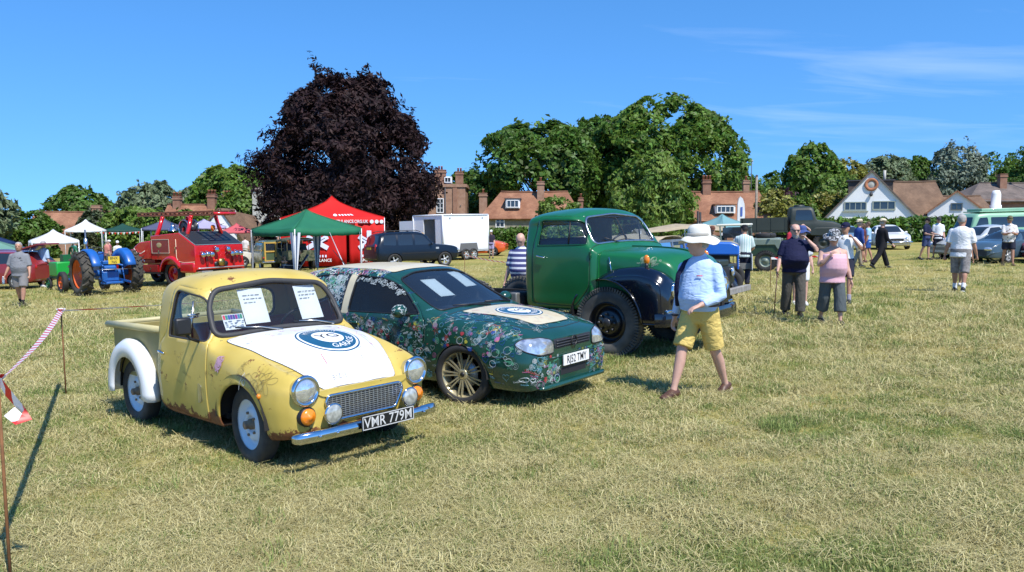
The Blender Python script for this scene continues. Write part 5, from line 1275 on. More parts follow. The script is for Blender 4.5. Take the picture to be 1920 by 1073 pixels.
 mk('air_intake',front_patch(rounded([(-.25,.30),(.25,.30),(.25,.375),(-.25,.375)],.01,2),.003),INK,T)
 lip = MB().tube([(fx(y,.235) + .03,y,.215) for y in lin(-.64,.64,21)],[.012] + [.026]*19 + [.012],8); mk('lip_spoiler',lip,GRN,T)
 mk('bumper_crease',MB().tube([(fx(y,.50) + .004,y,.50) for y in lin(-.60,.60,25)],.006,6),GRN,T)
 plate(T,'number_plate','RJ52 TMY',(.905,.02,.455),.50,.112,PLATEW,INK,size=.118,squash=.80,bold=.0008)
 # gold alloys with double spokes
 GOLD = mat('gold_alloy',(0.52,0.46,0.29),0.3,0.6,var=0.08,scale=6)
 def rim():
  mb = MB().lathe([(.245,.075),(.251,.07),(.239,.06),(.225,.03),(.215,-.05)],(0,0,0),'y',44)
  for i in range(9):
   for dd in (-.10,.10):
    a = 2*pi*i/9; p0 = Vector((.05*cos(a + dd*1.8),.04,.05*sin(a + dd*1.8))); p1 = Vector((.236*cos(a + dd),.055,.236*sin(a + dd))); mb.bar(p0,p1,.015,.024,(0,1,0))
  return mb.lathe([(.06,.02),(.06,.052),(.04,.058),(.001,.058)],(0,0,0),'y',20)
 hub = lambda: MB().lathe([(.026,.055),(.026,.064),(.001,.066)],(0,0,0),'y',14)
 for x in (0,-2.511):
  for s_ in (-1,1):
   wl = wheel(T,(x,s_*.765,.32),s_,.323,.205,.243,rim(),GOLD,0,RUBBER,hub(),BLACK,steer=(10 if x == 0 else 0))
   mk('brake_disc',MB().lathe([(.15,-.02),(.15,-.01),(.001,-.01)],(0,0,0),'y',24),STEEL,wl)
 well(T,0,.30,.36,.85,.45); well(T,-2.511,.30,.36,.85,.45)
 mk('underbody',MB().box((-1.3,0,.22),(3.2,1.2,.06)),UNDER,T,fix=False)
 # cabin
 mk('dashboard',MB().box((-.72,0,.86),(.50,1.40,.16)),SEATM,T,bevel=.04)
 for y in (-.37,.37):
  s_ = mk('front_seat',MB().box((-1.45,y,.50),(.52,.50,.16)).box((-1.72,y,.82),(.14,.48,.60)),SEATM,T,bevel=.05); mk('headrest',MB().box((-1.76,y,1.20),(.10,.26,.17)),SEATM,s_,bevel=.04)
 mk('rear_seat',MB().box((-2.45,0,.75),(.2,1.25,.65)),SEATM,T,bevel=.05); mk('cabin_floor',MB().box((-1.5,0,.30),(2.4,1.5,.04)),UNDER,T,fix=False)
 sw = MB().tube([(-1.05 + .18*cos(a)*.4,.37 + .18*sin(a),.93 + .18*cos(a)*.8) for a in [2*pi*i/24 for i in range(24)]],.014,8,closed=True).cyl((-1.05,.37,.93),(-.85,.37,.84),.03); mk('steering_wheel',sw,BLACK,T)
 ins = lambda y,z: Vector((B.front_x(y,z,-1.30,-.44) - .03,y,z))
 for y0,y1,z0,z1 in ((-.36,-.13,1.09,1.275),(.22,.46,1.16,1.33)):
  pp = mk('paper_notice',MB().add([ins(y0,z0),ins(y1,z0),ins((y0 + y1)/2 - .115,(z0 + z1)/2),ins((y0 + y1)/2 + .115,(z0 + z1)/2),ins(y0,z1),ins(y1,z1)],[(0,1,3,2),(2,3,5,4)],False),PAPER,T)
 mk('rear_view_mirror',MB().box((-1.12,0,1.27),(.04,.22,.06)),BLACK,T,bevel=.015); mk('air_freshener',MB().prism([(-.03,0),(.03,0),(0,.10)],.005,(-1.10,.02,1.13),'x'),mat('green_card',(0.10,0.28,0.03),0.6),T)
 for y0,y1 in ((.10,-.42),(.58,.12)):
  a = Vector((B.front_x(y0,.975,-1.3,-.31) + .04,y0,.97)); b = Vector((B.front_x(y1,1.0,-1.3,-.31) + .02,y1,1.005)); mk('wiper',MB().tube([a,a.lerp(b,.5) + Vector((0,0,.008)),b],[.012,.009,.007],6),BLACK,T)
 mk('aerial',MB().tube([(-2.7,0,1.42),(-2.95,0,1.62)],[.008,.004],6),BLACK,T)
 emblem(B,T,.17,.0,.268,hd)
 # doodles all over: white, cyan, blue, pink, yellow, red, pale green pens
 pens = [('white',(0.62,0.68,0.68)),('pale_blue',(0.12,0.36,0.46)),('blue',(0.015,0.06,0.28)),('pink',(0.50,0.14,0.33)),('yellow',(0.48,0.44,0.05)),('red',(0.45,0.05,0.05)),('mint',(0.10,0.42,0.24)),('grey',(0.30,0.36,0.36))]
 wts = [0,0,0,1,1,1,2,2,3,4,5,6,6,7,7,7]; M = [MB() for _ in pens]; Q = [MB() for _ in pens]; D_ = [MB() for _ in pens]; rg = random.Random(21)
 inb = lambda x,z: .24 < z < min(1.40,B.top_z(x,.60)) and not in_poly(x,z,af) and not in_poly(x,z,ar) and not in_poly(x,z,fw) and not in_poly(x,z,pil) and not in_poly(x,z,qw)
 for i in range(900):
  x,z = rg.choice([rg.uniform(-2.9,.75),rg.uniform(-1.9,.75),rg.uniform(-1.9,.75)]),rg.choice([rg.uniform(.26,.90),rg.uniform(.45,.90),rg.uniform(.90,1.36)])
  if inb(x,z): doodle_side(B,(D_ if in_poly(x,z,door) else M)[rg.choice(wts)],rg,x,z,rg.uniform(.02,.09),rg.uniform(.0022,.0052),-1,.0085,inb)
 for i in range(34):                                             # filled blots of paint
  x,z = rg.uniform(-1.6,.55),rg.uniform(.40,.88); r_ = rg.uniform(.015,.045)
  if inb(x,z):
   pl_ = [(x + r_*rg.uniform(.6,1)*cos(a),z + r_*rg.uniform(.5,1)*sin(a)) for a in [2*pi*k/9 for k in range(9)]]
   (D_ if in_poly(x,z,door) else M)[rg.choice([1,2,2,3,4,5,7])].add([(p,-(B.side_y(p,q) + .0075),q) for p,q in pl_],[tuple(range(9))],False)
 for i in range(70):                                             # scrawl along the top of the door glass
  t = rg.random(); x = -.92 - .78*t + rg.uniform(-.03,.03); z = (1.165 + .14*min(1,t/.35) if t < .35 else 1.305 + .035*(t - .35)/.65) - abs(rg.gauss(0,.025)) - .02
  if in_poly(x,z,fw): doodle_side(B,D_[rg.choice([0,0,7])],rg,x,z,rg.uniform(.02,.05),.004,-1,.004,lambda a,b: in_poly(a,b,fw))
 for i in range(170):
  x,z = rg.uniform(-2.62,-1.88),rg.uniform(.95,1.33)
  if in_poly(x,z,qw): doodle_side(B,Q[rg.choice([0,0,0,7,6,1])],rg,x,z,rg.uniform(.05,.13),rg.uniform(.005,.010),-1,.004,lambda a,b: in_poly(a,b,qw))
 int_ = lambda x,y: not in_poly(x,y,hood) and abs(y) < B.side_y(x,.7)*.98
 for i in range(330):
  x = rg.uniform(-.28,.72); y = rg.uniform(-.80,.80)
  if int_(x,y): doodle_top(B,M[rg.choice([0,1,1,1,2,6,7,3,7])],rg,x,y,rg.uniform(.03,.11),rg.uniform(.0025,.0055),.007,int_)
 for i in range(260):                                            # roof edge and pillars
  x = rg.uniform(-2.9,-1.28); y = -rg.uniform(.50,.66)
  if not in_poly(x,y,roof): doodle_top(B,M[rg.choice(wts)],rg,x,y,rg.uniform(.03,.09),rg.uniform(.005,.010),.006,lambda a,b: not in_poly(a,b,roof) and b > -.68)
 for i in range(240):                                            # nose and bumper
  y,z = rg.uniform(-.76,.70),rg.uniform(.25,.56)
  if (abs(y - .02) < .28 and z < .53) or z > .54: continue
  pts = []
  for p,q in doodle_path(rg,rg.uniform(.03,.10)):
   yy,zz = y + p,max(.22,min(.54,z + q)); pts.append((fx(yy,zz) + .008,yy,zz))
  ribbon(M[rg.choice(wts)],pts,Vector((1,-.2 if y < 0 else .2,.1)),rg.uniform(.003,.007))
 hdm = [MB() for _ in range(3)]
 for i in range(90):
  x,y = rg.uniform(-.26,.60),rg.uniform(-.42,.42)
  if in_poly(x,y,hood) and hypot(x - .17,y) > .285: doodle_top(B,hdm[rg.randrange(3)],rg,x,y,rg.uniform(.03,.08),.003,.0075,lambda a,b: in_poly(a,b,hood) and hypot(a - .17,b) > .275)
 for (nm,c_),mb,qb,db in zip(pens,M,Q,D_):
  m_ = mat(nm + '_paint_pen',tuple(v*.72 for v in c_),0.5)
  for b_,par in ((mb,body),(qb,qr),(db,dr)):
   if b_.v: mkstuff('doodles',b_,m_,par,fix=False)
 for b_,c_ in zip(hdm,('pale_red_pen','pale_orange_pen','pale_grey_pen')): mkstuff('doodles',b_,mat(c_,{'pale_red_pen': (0.60,0.36,0.34),'pale_orange_pen': (0.66,0.48,0.30),'pale_grey_pen': (0.42,0.44,0.46)}[c_],0.5),hd,fix=False)
 mm = MB()
 for i in range(60):
  th,ph = rg.uniform(0,2*pi),rg.uniform(-.6,1.2); c_ = Vector((-.76,-.955,.975)); p = [c_ + Vector((.078*cos(t)*cos(ph_),.103*sin(t)*cos(ph_),.078*sin(ph_))) for t,ph_ in ((th,ph),(th + rg.uniform(-.3,.3),ph + rg.uniform(-.3,.3)),(th + .25,ph + .1))]
  ribbon(mm,p,(p[0] - c_).normalized(),.006)
 mkstuff('doodles',mm,MATS['white_paint_pen'],mirror,fix=False)
 return T
make_hatchback()

# ================================================================ the green lorry
def make_lorry():
 T = thing('vintage_lorry','old bonneted lorry with green cab, dark blue wings and bare chassis','lorry',gp(2.0,11.48),-42.0,tilt=True)
 GRN = mat('lorry_green_paint',(0.006,0.105,0.026),0.28,coat=0.4,col2=(0.009,0.125,0.035),scale=2.5,bump=0.02,bscale=9); DKG = mat('lorry_dark_green',(0.004,0.06,0.018),0.3,coat=0.3)
 NAVY = mat('dark_navy_paint',(0.003,0.0042,0.011),0.16,coat=0.8,var=0.2,scale=3)
 sec = lambda w_,zb,zs,zt,wr,zc: [(0,zb),(w_*.8,zb),(w_*.98,zb + .02),(w_,zb + .25),(w_,zs - .35),(w_*.985,zs),(w_*.93,(zs + zt)/2 + .05),(wr,zt),(wr*.55,zc - .02),(0,zc)]
 st = [(-1.56,sec(.90,.66,1.48,1.87,.75,1.955)),(-1.51,sec(.935,.64,1.50,1.925,.81,2.015)),(-1.32,sec(.95,.63,1.51,1.95,.835,2.055)),(-1.0,sec(.95,.63,1.51,1.955,.84,2.07)),
   (-.74,sec(.95,.63,1.51,1.935,.83,2.045)),(-.64,sec(.95,.63,1.51,1.885,.815,1.985)),
   (-.36,[(0,.63),(.76,.63),(.93,.65),(.95,.88),(.95,1.16),(.93,1.45),(.87,1.50),(.73,1.525),(.40,1.545),(0,1.55)]),
   (-.27,[(0,.66),(.72,.66),(.86,.68),(.90,.90),(.90,1.14),(.87,1.38),(.80,1.43),(.67,1.455),(.37,1.475),(0,1.48)])]
 B = Body(st,81); xs = lin(-1.56,-1.48,4)[:-1] + lin(-1.48,-.82,24)[:-1] + lin(-.82,-.27,34)
 wn = rounded([(-1.30,1.53),(-.43,1.54),(-.50,1.74),(-.60,1.885),(-1.25,1.90)],[.03,.03,.1,.08,.06]); dw = rounded([(-1.385,.70),(-.62,.68),(-.37,.95),(-.355,1.50),(-.46,1.76),(-.57,1.935),(-1.30,1.955),(-1.385,1.5)],[.06,.08,.1,.05,.08,.08,.10,.1])
 ws = rounded([(-.78,1.545),(-.4,1.565),(0,1.572),(.4,1.565),(.78,1.545),(.76,1.80),(.66,1.925),(0,1.975),(-.66,1.925),(-.76,1.80)],[.08,.1,.1,.1,.08,.12,.12,.1,.12,.12])
 reg = [('win_r','R',wn,None),('win_l','L',wn,None),('ws','W',ws,lambda c: -.86 < c[0] < -.32 and c[2] > 1.53,(-.85,-.30)),('door_r','R',dw,lambda c: c[1] < -.6),('door_l','L',dw,lambda c: c[1] > .6)]
 P = B.build(xs,reg,caps=(False,True)); cab = mk('cab',P['body'],GRN,T,solid=.015)
 for k in ('r','l'):
  d = mk('door',offset_mb(P['door_' + k],.005,(-1,0,1.2)),GRN,T,solid=.02); sg = -1 if k == 'r' else 1; y = B.side_y(-1.25,1.38)
  mk('door_handle',MB().tube([(-1.30,sg*(y + .02),1.385),(-1.27,sg*(y + .04),1.385),(-1.13,sg*(y + .035),1.36)],[.014,.014,.009],8),CHROME,d)
  mk('door_gap',B.trim(dw,k.upper(),.005,.001),INK,d)
  for z in (.95,1.40): mk('door_hinge',MB().box((-.345,sg*(B.side_y(-.36,z) + .012),z),(.03,.02,.08)),DKG,d,fix=False)
  o = mk('side_window',offset_mb(P['win_' + k],-.012,(-1,0,1.2)),GLASS,T); mk('window_seal',B.trim(wn,k.upper(),.014,-.004),DKG,o)
  mk('quarter_light_bar',MB().tube([(-.74,sg*(B.side_y(-.74,1.54) - .01),1.54),(-.74,sg*(B.side_y(-.74,1.87) - .01),1.875)],.012,6),BLACK,o)
 o = mk('windscreen',offset_mb(P['ws'],-.006,(-1.2,0,1.2)),GLASS,T); mk('windscreen_seal',B.trim(ws,'W',.017,.003,(-.85,-.30),8),DULLCHROME,o)
 wb,gl,inner = back_panel(B,-1.56,(0,1.66),.55,.17); mk('cab_back',wb,GRN,T); o = mk('rear_window',gl,GLASS,T); mk('window_seal',MB().tube([(-1.565,*p) for p in inner],.014,6,closed=True),BLACK,o)
 # bonnet
 hs = lambda w_,zb,ze,zc: [(0,zb),(w_*.9,zb),(w_,zb + .03),(w_,(zb + ze)/2),(w_*.985,ze - .10),(w_*.93,ze - .03),(w_*.78,ze + .01),(w_*.5,zc - .015),(w_*.25,zc),(0,zc + .004)]
 cx_ = lambda q: [(x if x < .2 else .2 + (x - .2)*.82,p) for x,p in q]
 H = Body(cx_([(-.30,hs(.87,.80,1.455,1.485)),(.10,hs(.83,.80,1.435,1.475)),(.50,hs(.76,.80,1.395,1.45)),(.78,hs(.69,.78,1.325,1.405)),(.92,hs(.62,.78,1.21,1.315)),(.985,hs(.52,.80,1.02,1.15)),(1.0,hs(.50,.82,.98,1.09))]),81)
 hb = mk('bonnet',H.build(lin(-.30,.676,26)[:-1] + lin(.676,.856,12),[],(True,True))['body'],GRN,T)
 mk('bonnet_strip',MB().tube([(x,0,H.top_z(x,0) + .008) for x in lin(-.28,.81,14)],.008,6),DKG,hb)
 mk('bonnet_catch',MB().tube([(-.10,-(H.side_y(-.1,1.36) + .012),1.37),(-.06,-(H.side_y(-.06,1.2) + .015),1.22),(-.05,-(H.side_y(-.05,1.1) + .02),1.10)],.008,6),CHROME,hb)
 sc_ = MB(); rg = random.Random(4)
 for i in range(26):
  x,z = .46 + rg.gauss(0,.07),1.30 + rg.gauss(0,.03); doodle_side(H,sc_,rg,x,z,rg.uniform(.02,.07),rg.uniform(.006,.016),-1,.003)
 mkstuff('worn_primer_patch',sc_,mat('worn_primer',(0.16,0.26,0.17),0.7),hb,fix=False)
 mk('grille',MB().prism(rounded([(-.47,.66),(.47,.66),(.47,1.02),(-.47,1.02)],.06),.06,(.835,0,0),'x'),INK,T,fix=False)
 for i in range(6): mk('grille_slat',MB().tube([(.845,-.46,.70 + i*.058),(.88,-.25,.70 + i*.058),(.89,0,.70 + i*.058),(.88,.25,.70 + i*.058),(.845,.46,.70 + i*.058)],.015,8),GRN,T)
 # wings
 ws_ = lambda w_,zc,zo,yi: [(0,.52),(.40,.52),(w_ - .06,.50),(w_ - .01,.52),(w_,.70),(w_ - .005,zo - .05),(w_ - .05,zo + .02),((w_ + yi)/2 + .05,zc),(yi,zc - .04),(0,zc - .10)]
 W = Body(cx_([(-.66,ws_(.955,.50,.46,.60)),(-.60,ws_(.965,.66,.58,.60)),(-.45,ws_(.98,.92,.82,.60)),(-.20,ws_(.99,1.13,1.02,.60)),(.10,ws_(1.0,1.225,1.11,.60)),(.45,ws_(1.0,1.245,1.13,.58)),(.72,ws_(.985,1.20,1.09,.55)),(.88,ws_(.95,1.11,1.0,.52)),(.95,ws_(.88,1.0,.90,.50)),(.985,ws_(.80,.88,.80,.46))]),81)
 a_ = arch(-.10,.47,.60,.0,-8,188); side = lambda c: abs(c[1]) > .5
 PW = W.build(lin(-.66,.626,40)[:-1] + lin(.626,.8437,12),[('a_r','R',a_,side),('a_l','L',a_,side),('wing_r','R',[(-2,0),(2,0),(2,3),(-2,3)],lambda c: c[1] < -.45),('wing_l','L',[(-2,0),(2,0),(2,3),(-2,3)],lambda c: c[1] > .45)],(False,True))
 for k in ('r','l'):
  wg = mk('front_wing',PW['wing_' + k],NAVY,T,solid=.01); sg = -1 if k == 'r' else 1
  lp = [(-.10 + .605*cos(a),sg*(W.side_y(-.10 + .605*cos(a),.47 + .605*sin(a)) + .002),.47 + .605*sin(a)) for a in [radians(4 + 172*i/26) for i in range(27)]]; mk('wing_lip',MB().tube(lp,.014,6),NAVY,wg)
  hl = lamp(T,(.83,sg*.66,.925),.10,.14,bezw=.022); ind = mk('indicator',MB().sphere((.47,sg*.80,1.335),(.045,.028,.065),14,10),AMBER,T); mk('indicator_stalk',MB().cyl((.47,sg*.80,1.21),(.47,sg*.80,1.29),.022,10),BLACK,ind)
  mk('side_lamp',MB().box((.82,sg*.84,.66),(.06,.14,.06)),CHROME,T,bevel=.015)
 mk('front_apron',PW['body'],NAVY,T,solid=.01)
 well(T,-.10,.47,.62,.95,.40)
 mb = MB(); pts = [(.72,-1.02),(.84,-.96),(.93,-.6),(.96,0),(.93,.6),(.84,.96),(.72,1.02)]; vs = []; prof = [(-.012,-.085),(.012,-.085),(.025,-.05),(.025,.05),(.012,.085),(-.012,.085)]
 for i,(x,y) in enumerate(pts):
  a = Vector(pts[max(0,i - 1)]); b = Vector(pts[min(6,i + 1)]); d = (b - a).normalized(); n_ = Vector((d.y,-d.x)); vs += [(x + n_.x*p,y + n_.y*p,.56 + q) for p,q in prof]
 k = len(prof); mb.add(vs,[(i*k + j,i*k + (j + 1) % k,(i + 1)*k + (j + 1) % k,(i + 1)*k + j) for i in range(6) for j in range(k)] + [tuple(range(k)),tuple(range(len(vs) - k,len(vs)))]); mk('bumper',mb,NAVY,T,bevel=.004)
 # wheels
 RIM = mat('black_wheel_paint',(0.012,0.012,0.014),0.3,coat=0.3)
 def rim():
  mb = MB().lathe([(.275,.10),(.285,.095),(.27,.08),(.255,.02),(.225,-.005),(.19,.02),(.165,.07),(.14,.085),(.10,.085),(.08,.10),(.001,.105)],(0,0,0),'y',44); return mb
 def hub():
  mb = MB()
  for i in range(8):
   a = 2*pi*i/8; mb.cyl((.125*cos(a),.08,.125*sin(a)),(.125*cos(a),.125,.125*sin(a)),.018,8)
  return mb.lathe([(.07,.09),(.07,.12),(.05,.135),(.001,.14)],(0,0,0),'y',20)
 for s_ in (-1,1): wheel(T,(-.10,s_*.83,.475),s_,.475,.21,.275,rim(),RIM,72,mat('grey_dusty_tyre',(0.05,0.05,0.047),0.85,col2=(0.13,0.125,0.11),scale=4,lo=0.4,hi=0.7),hub(),mat('dark_hub',(0.05,0.05,0.052),0.3,0.5),steer=(4 if s_ < 0 else 4))
 for s_ in (-1,1):
  for y in (.62,.88): wheel(T,(-2.95,s_*y,.475),s_,.475,.21,.275,rim(),RIM,40,MATS['grey_dusty_tyre'],None)
 ch = MB()
 for s_ in (-1,1): ch.box((-1.35,s_*.40,.66),(4.6,.08,.18))
 for x in (-3.5,-2.6,-1.8): ch.box((x,0,.66),(.10,.8,.14))
 ch.cyl((-2.95,-.8,.475),(-2.95,.8,.475),.09).cyl((-.10,-.7,.475),(-.10,.7,.475),.06); mk('chassis',ch,UNDER,T)
 mk('fuel_tank',MB().box((-1.85,-.72,.66),(.42,.36,.34)),UNDER,T,bevel=.05); mk('battery_box',MB().box((-1.78,-.92,.70),(.16,.12,.26)),mat('dull_grey_steel',(0.16,0.16,0.15),0.5,0.4),T,bevel=.02)
 mk('running_board',MB().box((-1.0,-.86,.54),(.85,.22,.05)),BLACK,T,fix=False); mk('running_board',MB().box((-1.0,.86,.54),(.85,.22,.05)),BLACK,T,fix=False)
 mk('mudflap',MB().box((-.66,-.84,.52),(.02,.26,.36)),BLACK,T,fix=False)
 mk('engine',MB().box((.35,0,.75),(.9,.6,.5)).box((.75,0,.62),(.12,.8,.5)),UNDER,T,fix=False)
 mk('seat',MB().box((-1.20,0,1.10),(.5,1.5,.2)).box((-1.46,0,1.38),(.12,1.5,.5)),mat('blue_seat',(0.02,0.04,0.10),0.6),T,bevel=.05); mk('dashboard',MB().box((-.48,0,1.42),(.24,1.6,.16)),DKG,T,bevel=.03)
 sw = MB().tube([(-.84 + .21*cos(a)*.5,.42 + .21*sin(a),1.50 + .21*cos(a)*.75) for a in [2*pi*i/24 for i in range(24)]],.013,8,closed=True).cyl((-.84,.42,1.50),(-.6,.42,1.3),.02); mk('steering_wheel',sw,BLACK,T)
 mk('cloth_on_dash',MB().sphere((-.50,-.58,1.525),(.07,.13,.04),12,8),PAPER,T)
 a = Vector((B.front_x(-.25,1.58,-.85,-.30) + .05,-.25,1.56)); b = Vector((B.front_x(-.55,1.62,-.85,-.30) + .02,-.52,1.63)); mk('wiper',MB().tube([a,b],.007,6),BLACK,T)
 return T
make_lorry()
# ================================================================ background cars
def csec(w_,zb,belt,top,wr):
 return [(0,zb),(w_*.8,zb),(w_*.95,zb + .03),(w_,zb + .22),(w_,belt - .22),(w_*.965,belt),(w_*.965*.55 + wr*.5,belt*.5 + top*.5),(wr,top - .07),(wr*.55,top - .012),(0,top)]
def simple_rim(r,n=5,m2=None):
 mb = MB().lathe([(r,.07),(r*1.03,.065),(r*.93,.04),(r*.88,-.04)],(0,0,0),'y',24)
 for i in range(n):
  a = 2*pi*i/n; mb.bar((.03*cos(a),.035,.03*sin(a)),(r*.93*cos(a),.05,r*.93*sin(a)),r*.26,.03,(0,1,0))
 return mb.lathe([(r*.25,.02),(r*.25,.055),(.001,.06)],(0,0,0),'y',14)
def disc_rim(r): return MB().lathe([(r,.06),(r*1.03,.055),(r*.9,.03),(r*.75,.0),(r*.6,.03),(r*.3,.04),(r*.25,.06),(.001,.065)],(0,0,0),'y',24)
def gen_car(name,label,loc,ang,paint,S,group=None,cat='car',rimm=SILVERP,rim=simple_rim,glass=DARKGLASS,bumper=None):
 """S: st (x, halfwidth, bottom, belt, top, roof halfwidth), side windows, ws / rs outlines, axles, wheel R"""
 T = thing(name,label,cat,gp(*loc),ang,group,tilt=True)
 B = Body([(x,csec(w_,zb,be,tp,wr)) for x,w_,zb,be,tp,wr in S['st']],45)
 x0,x1 = B.X[0],B.X[-1]; n = int((x1 - x0)/.055); xs = lin(x0,x1,n)
 R_ = S['R']; zc = S.get('zc',R_); reg = []; sd = lambda c: abs(c[1]) > S['st'][0][1]*.3
 for i,p in enumerate(S['side']):
  for k in 'RL': reg.append(('side%d%s' % (i,k),k,rounded(p,.04),None))
 for nm in ('ws','rs'):
  if nm in S:
   ex,p = S[nm]; lo_,hi_ = min(ex),max(ex); zmin = min(q[1] for q in p) - .03
   reg.append((nm,'W',rounded(p,.05),(lambda lo_,hi_,zmin: lambda c: lo_ <= c[0] <= hi_ and c[2] > zmin)(lo_,hi_,zmin),ex))
 for i,ax in enumerate(S['ax']):
  for k in 'RL': reg.append(('arch%d%s' % (i,k),k,arch(ax,R_*.95,R_*1.14,-.1,0,180,14),sd))
 P = B.build(xs,reg,S.get('caps',(True,True))); body = mk('body',P['body'],paint,T)
 for i in range(len(S['side'])):
  for k in 'RL':
   if 'side%d%s' % (i,k) in P: mk('side_window',offset_mb(P['side%d%s' % (i,k)],-.008,(sum(B.X)/len(B.X),0,.8)),glass,T)
 for nm,nn in (('ws','windscreen'),('rs','rear_window')):
  if nm in P: mk(nn,offset_mb(P[nm],-.006,(sum(B.X)/len(B.X),0,.8)),glass,T)
 w_ = max(s_[1] for s_ in S['st'])
 for ax in S['ax']:
  for s_ in (-1,1): wheel(T,(ax,s_*(w_ - .10),R_),s_,R_,.20,R_*.66,rim(R_*.66),rimm)
  well(T,ax,R_*.95,R_*1.16,w_*.97,w_*.5)
 mk('underbody',MB().box(((x0 + x1)/2,0,S['st'][len(S['st']) // 2][2] + .03),((x1 - x0)*.8,w_*1.3,.06)),UNDER,T,fix=False)
 for e,s_ in ((x1,1),(x0,-1)):
  hw = S['st'][-1 if s_ > 0 else 0][1]
  if bumper: mk('bumper',MB().tube([(e - s_*.10,-w_*.97,S['bz']),(e + s_*.04,-hw*.9,S['bz']),(e + s_*.07,0,S['bz']),(e + s_*.04,hw*.9,S['bz']),(e - s_*.10,w_*.97,S['bz'])],.05,8),bumper,T)
 zl = S['lz']; ex = S.get('lx',x1)
 for s_ in (-1,1):
  if S.get('round'): lamp(T,(ex,s_*S['ly'],zl),.085,.05,bezw=.015,n=18)
  else: mk('headlight',MB().sphere((ex - .05,s_*S['ly'],zl),(.10,.16,.075),14,8),LENS,T)
  mk('tail_light',MB().sphere((x0 + .03,s_*S['ly'],S.get('tz',zl + .1)),(.05,.10,S.get('th',.10)),12,8),REDLENS,T)
 if S.get('grille'): mk('grille',MB().box((x1 + .005,0,zl - .02),(.03,S['ly']*1.4,.10)),INK,T,fix=False)
 for s_ in (-1,1):
  if 'mir' in S: mk('door_mirror',MB().sphere((S['mir'][0],s_*S['mir'][1],S['mir'][2]),(.05,.09,.065),12,8),paint,T)
 T['B'] = 0; del T['B']
 return T,B,body
SALOON = dict(st=[(-3.35,.62,.36,.78,.84,.5),(-3.25,.76,.28,.84,.92,.62),(-2.7,.84,.22,.88,.96,.68),(-2.45,.85,.2,.89,1.02,.66),(-2.0,.86,.2,.90,1.36,.56),(-1.5,.86,.2,.90,1.42,.57),(-1.05,.86,.2,.90,1.36,.56),(-.45,.86,.2,.90,.97,.68),(.3,.85,.2,.80,.87,.66),(.68,.78,.22,.70,.76,.58),(.82,.64,.30,.62,.66,.46)],
    side=[[(-1.52,.92),(-.72,.92),(-1.10,1.29),(-1.50,1.32)],[(-2.28,.93),(-1.58,.92),(-1.56,1.32),(-1.98,1.28)]],ws=((-1.12,-.42),[(-.66,.98),(.66,.98),(.54,1.33),(-.54,1.33)]),rs=((-1.95,-2.55),[(-.62,1.0),(.62,1.0),(.52,1.31),(-.52,1.31)]),ax=(0,-2.6),R=.31,lz=.60,ly=.58,bz=.42,tz=.72,mir=(-.75,.92,.96))
CLASSIC = dict(SALOON,round=True,grille=True,lx=.80,ly=.50)
HATCH = dict(st=[(-3.12,.66,.36,.84,.92,.52),(-3.0,.78,.26,.90,1.02,.62),(-2.72,.83,.22,.92,1.30,.60),(-2.3,.84,.2,.92,1.40,.60),(-1.4,.84,.2,.92,1.42,.60),(-1.05,.84,.2,.92,1.37,.58),(-.48,.84,.2,.90,.98,.66),(.3,.82,.2,.80,.87,.64),(.62,.75,.22,.70,.76,.56),(.76,.62,.30,.60,.66,.46)],
    side=[[(-1.62,.94),(-.74,.94),(-1.10,1.30),(-1.58,1.34)],[(-2.55,.96),(-1.70,.94),(-1.66,1.34),(-2.40,1.31)]],ws=((-1.10,-.45),[(-.66,.99),(.66,.99),(.56,1.34),(-.56,1.34)]),rs=((-2.4,-3.02),[(-.58,1.04),(.58,1.04),(.52,1.32),(-.52,1.32)]),ax=(0,-2.45),R=.30,lz=.60,ly=.56,bz=.40,tz=.80,mir=(-.76,.90,.97))
SUV = dict(st=[(-3.52,.80,.50,1.02,1.10,.68),(-3.44,.90,.40,1.06,1.22,.70),(-3.25,.94,.36,1.07,1.64,.66),(-2.6,.95,.35,1.07,1.74,.66),(-1.4,.95,.35,1.07,1.75,.66),(-1.0,.95,.35,1.07,1.68,.64),(-.42,.95,.35,1.05,1.14,.76),(.35,.93,.36,.98,1.07,.74),(.72,.86,.40,.88,.96,.66),(.84,.74,.46,.78,.84,.56)],
   side=[[(-1.58,1.10),(-.70,1.10),(-1.05,1.56),(-1.55,1.62)],[(-2.45,1.10),(-1.68,1.10),(-1.66,1.62),(-2.40,1.62)],[(-3.20,1.14),(-2.55,1.10),(-2.50,1.62),(-3.10,1.60)]],ws=((-1.05,-.40),[(-.76,1.15),(.76,1.15),(.62,1.64),(-.62,1.64)]),rs=((-3.20,-3.48),[(-.68,1.16),(.68,1.16),(.60,1.60),(-.60,1.60)]),ax=(0,-2.66),R=.36,lz=.80,ly=.66,bz=.55,tz=1.0,th=.2,mir=(-.76,1.03,1.14))
COUPE = dict(st=[(-3.25,.66,.40,.70,.76,.5),(-3.12,.78,.28,.76,.84,.6),(-2.6,.84,.2,.82,1.0,.6),(-2.0,.85,.19,.84,1.20,.54),(-1.5,.85,.19,.84,1.25,.54),(-1.15,.85,.19,.84,1.20,.53),(-.5,.85,.19,.82,.88,.66),(.4,.83,.19,.72,.80,.64),(.75,.74,.22,.60,.66,.54),(.9,.6,.3,.52,.56,.44)],
    side=[[(-1.70,.87),(-.80,.86),(-1.15,1.14),(-1.66,1.18)],[(-2.4,.90),(-1.76,.87),(-1.74,1.17),(-2.0,1.14)]],ws=((-1.2,-.48),[(-.64,.89),(.64,.89),(.52,1.17),(-.52,1.17)]),rs=((-1.95,-2.75),[(-.56,.98),(.56,.98),(.48,1.17),(-.48,1.17)]),ax=(0,-2.45),R=.31,lz=.56,ly=.6,bz=.4,tz=.66)
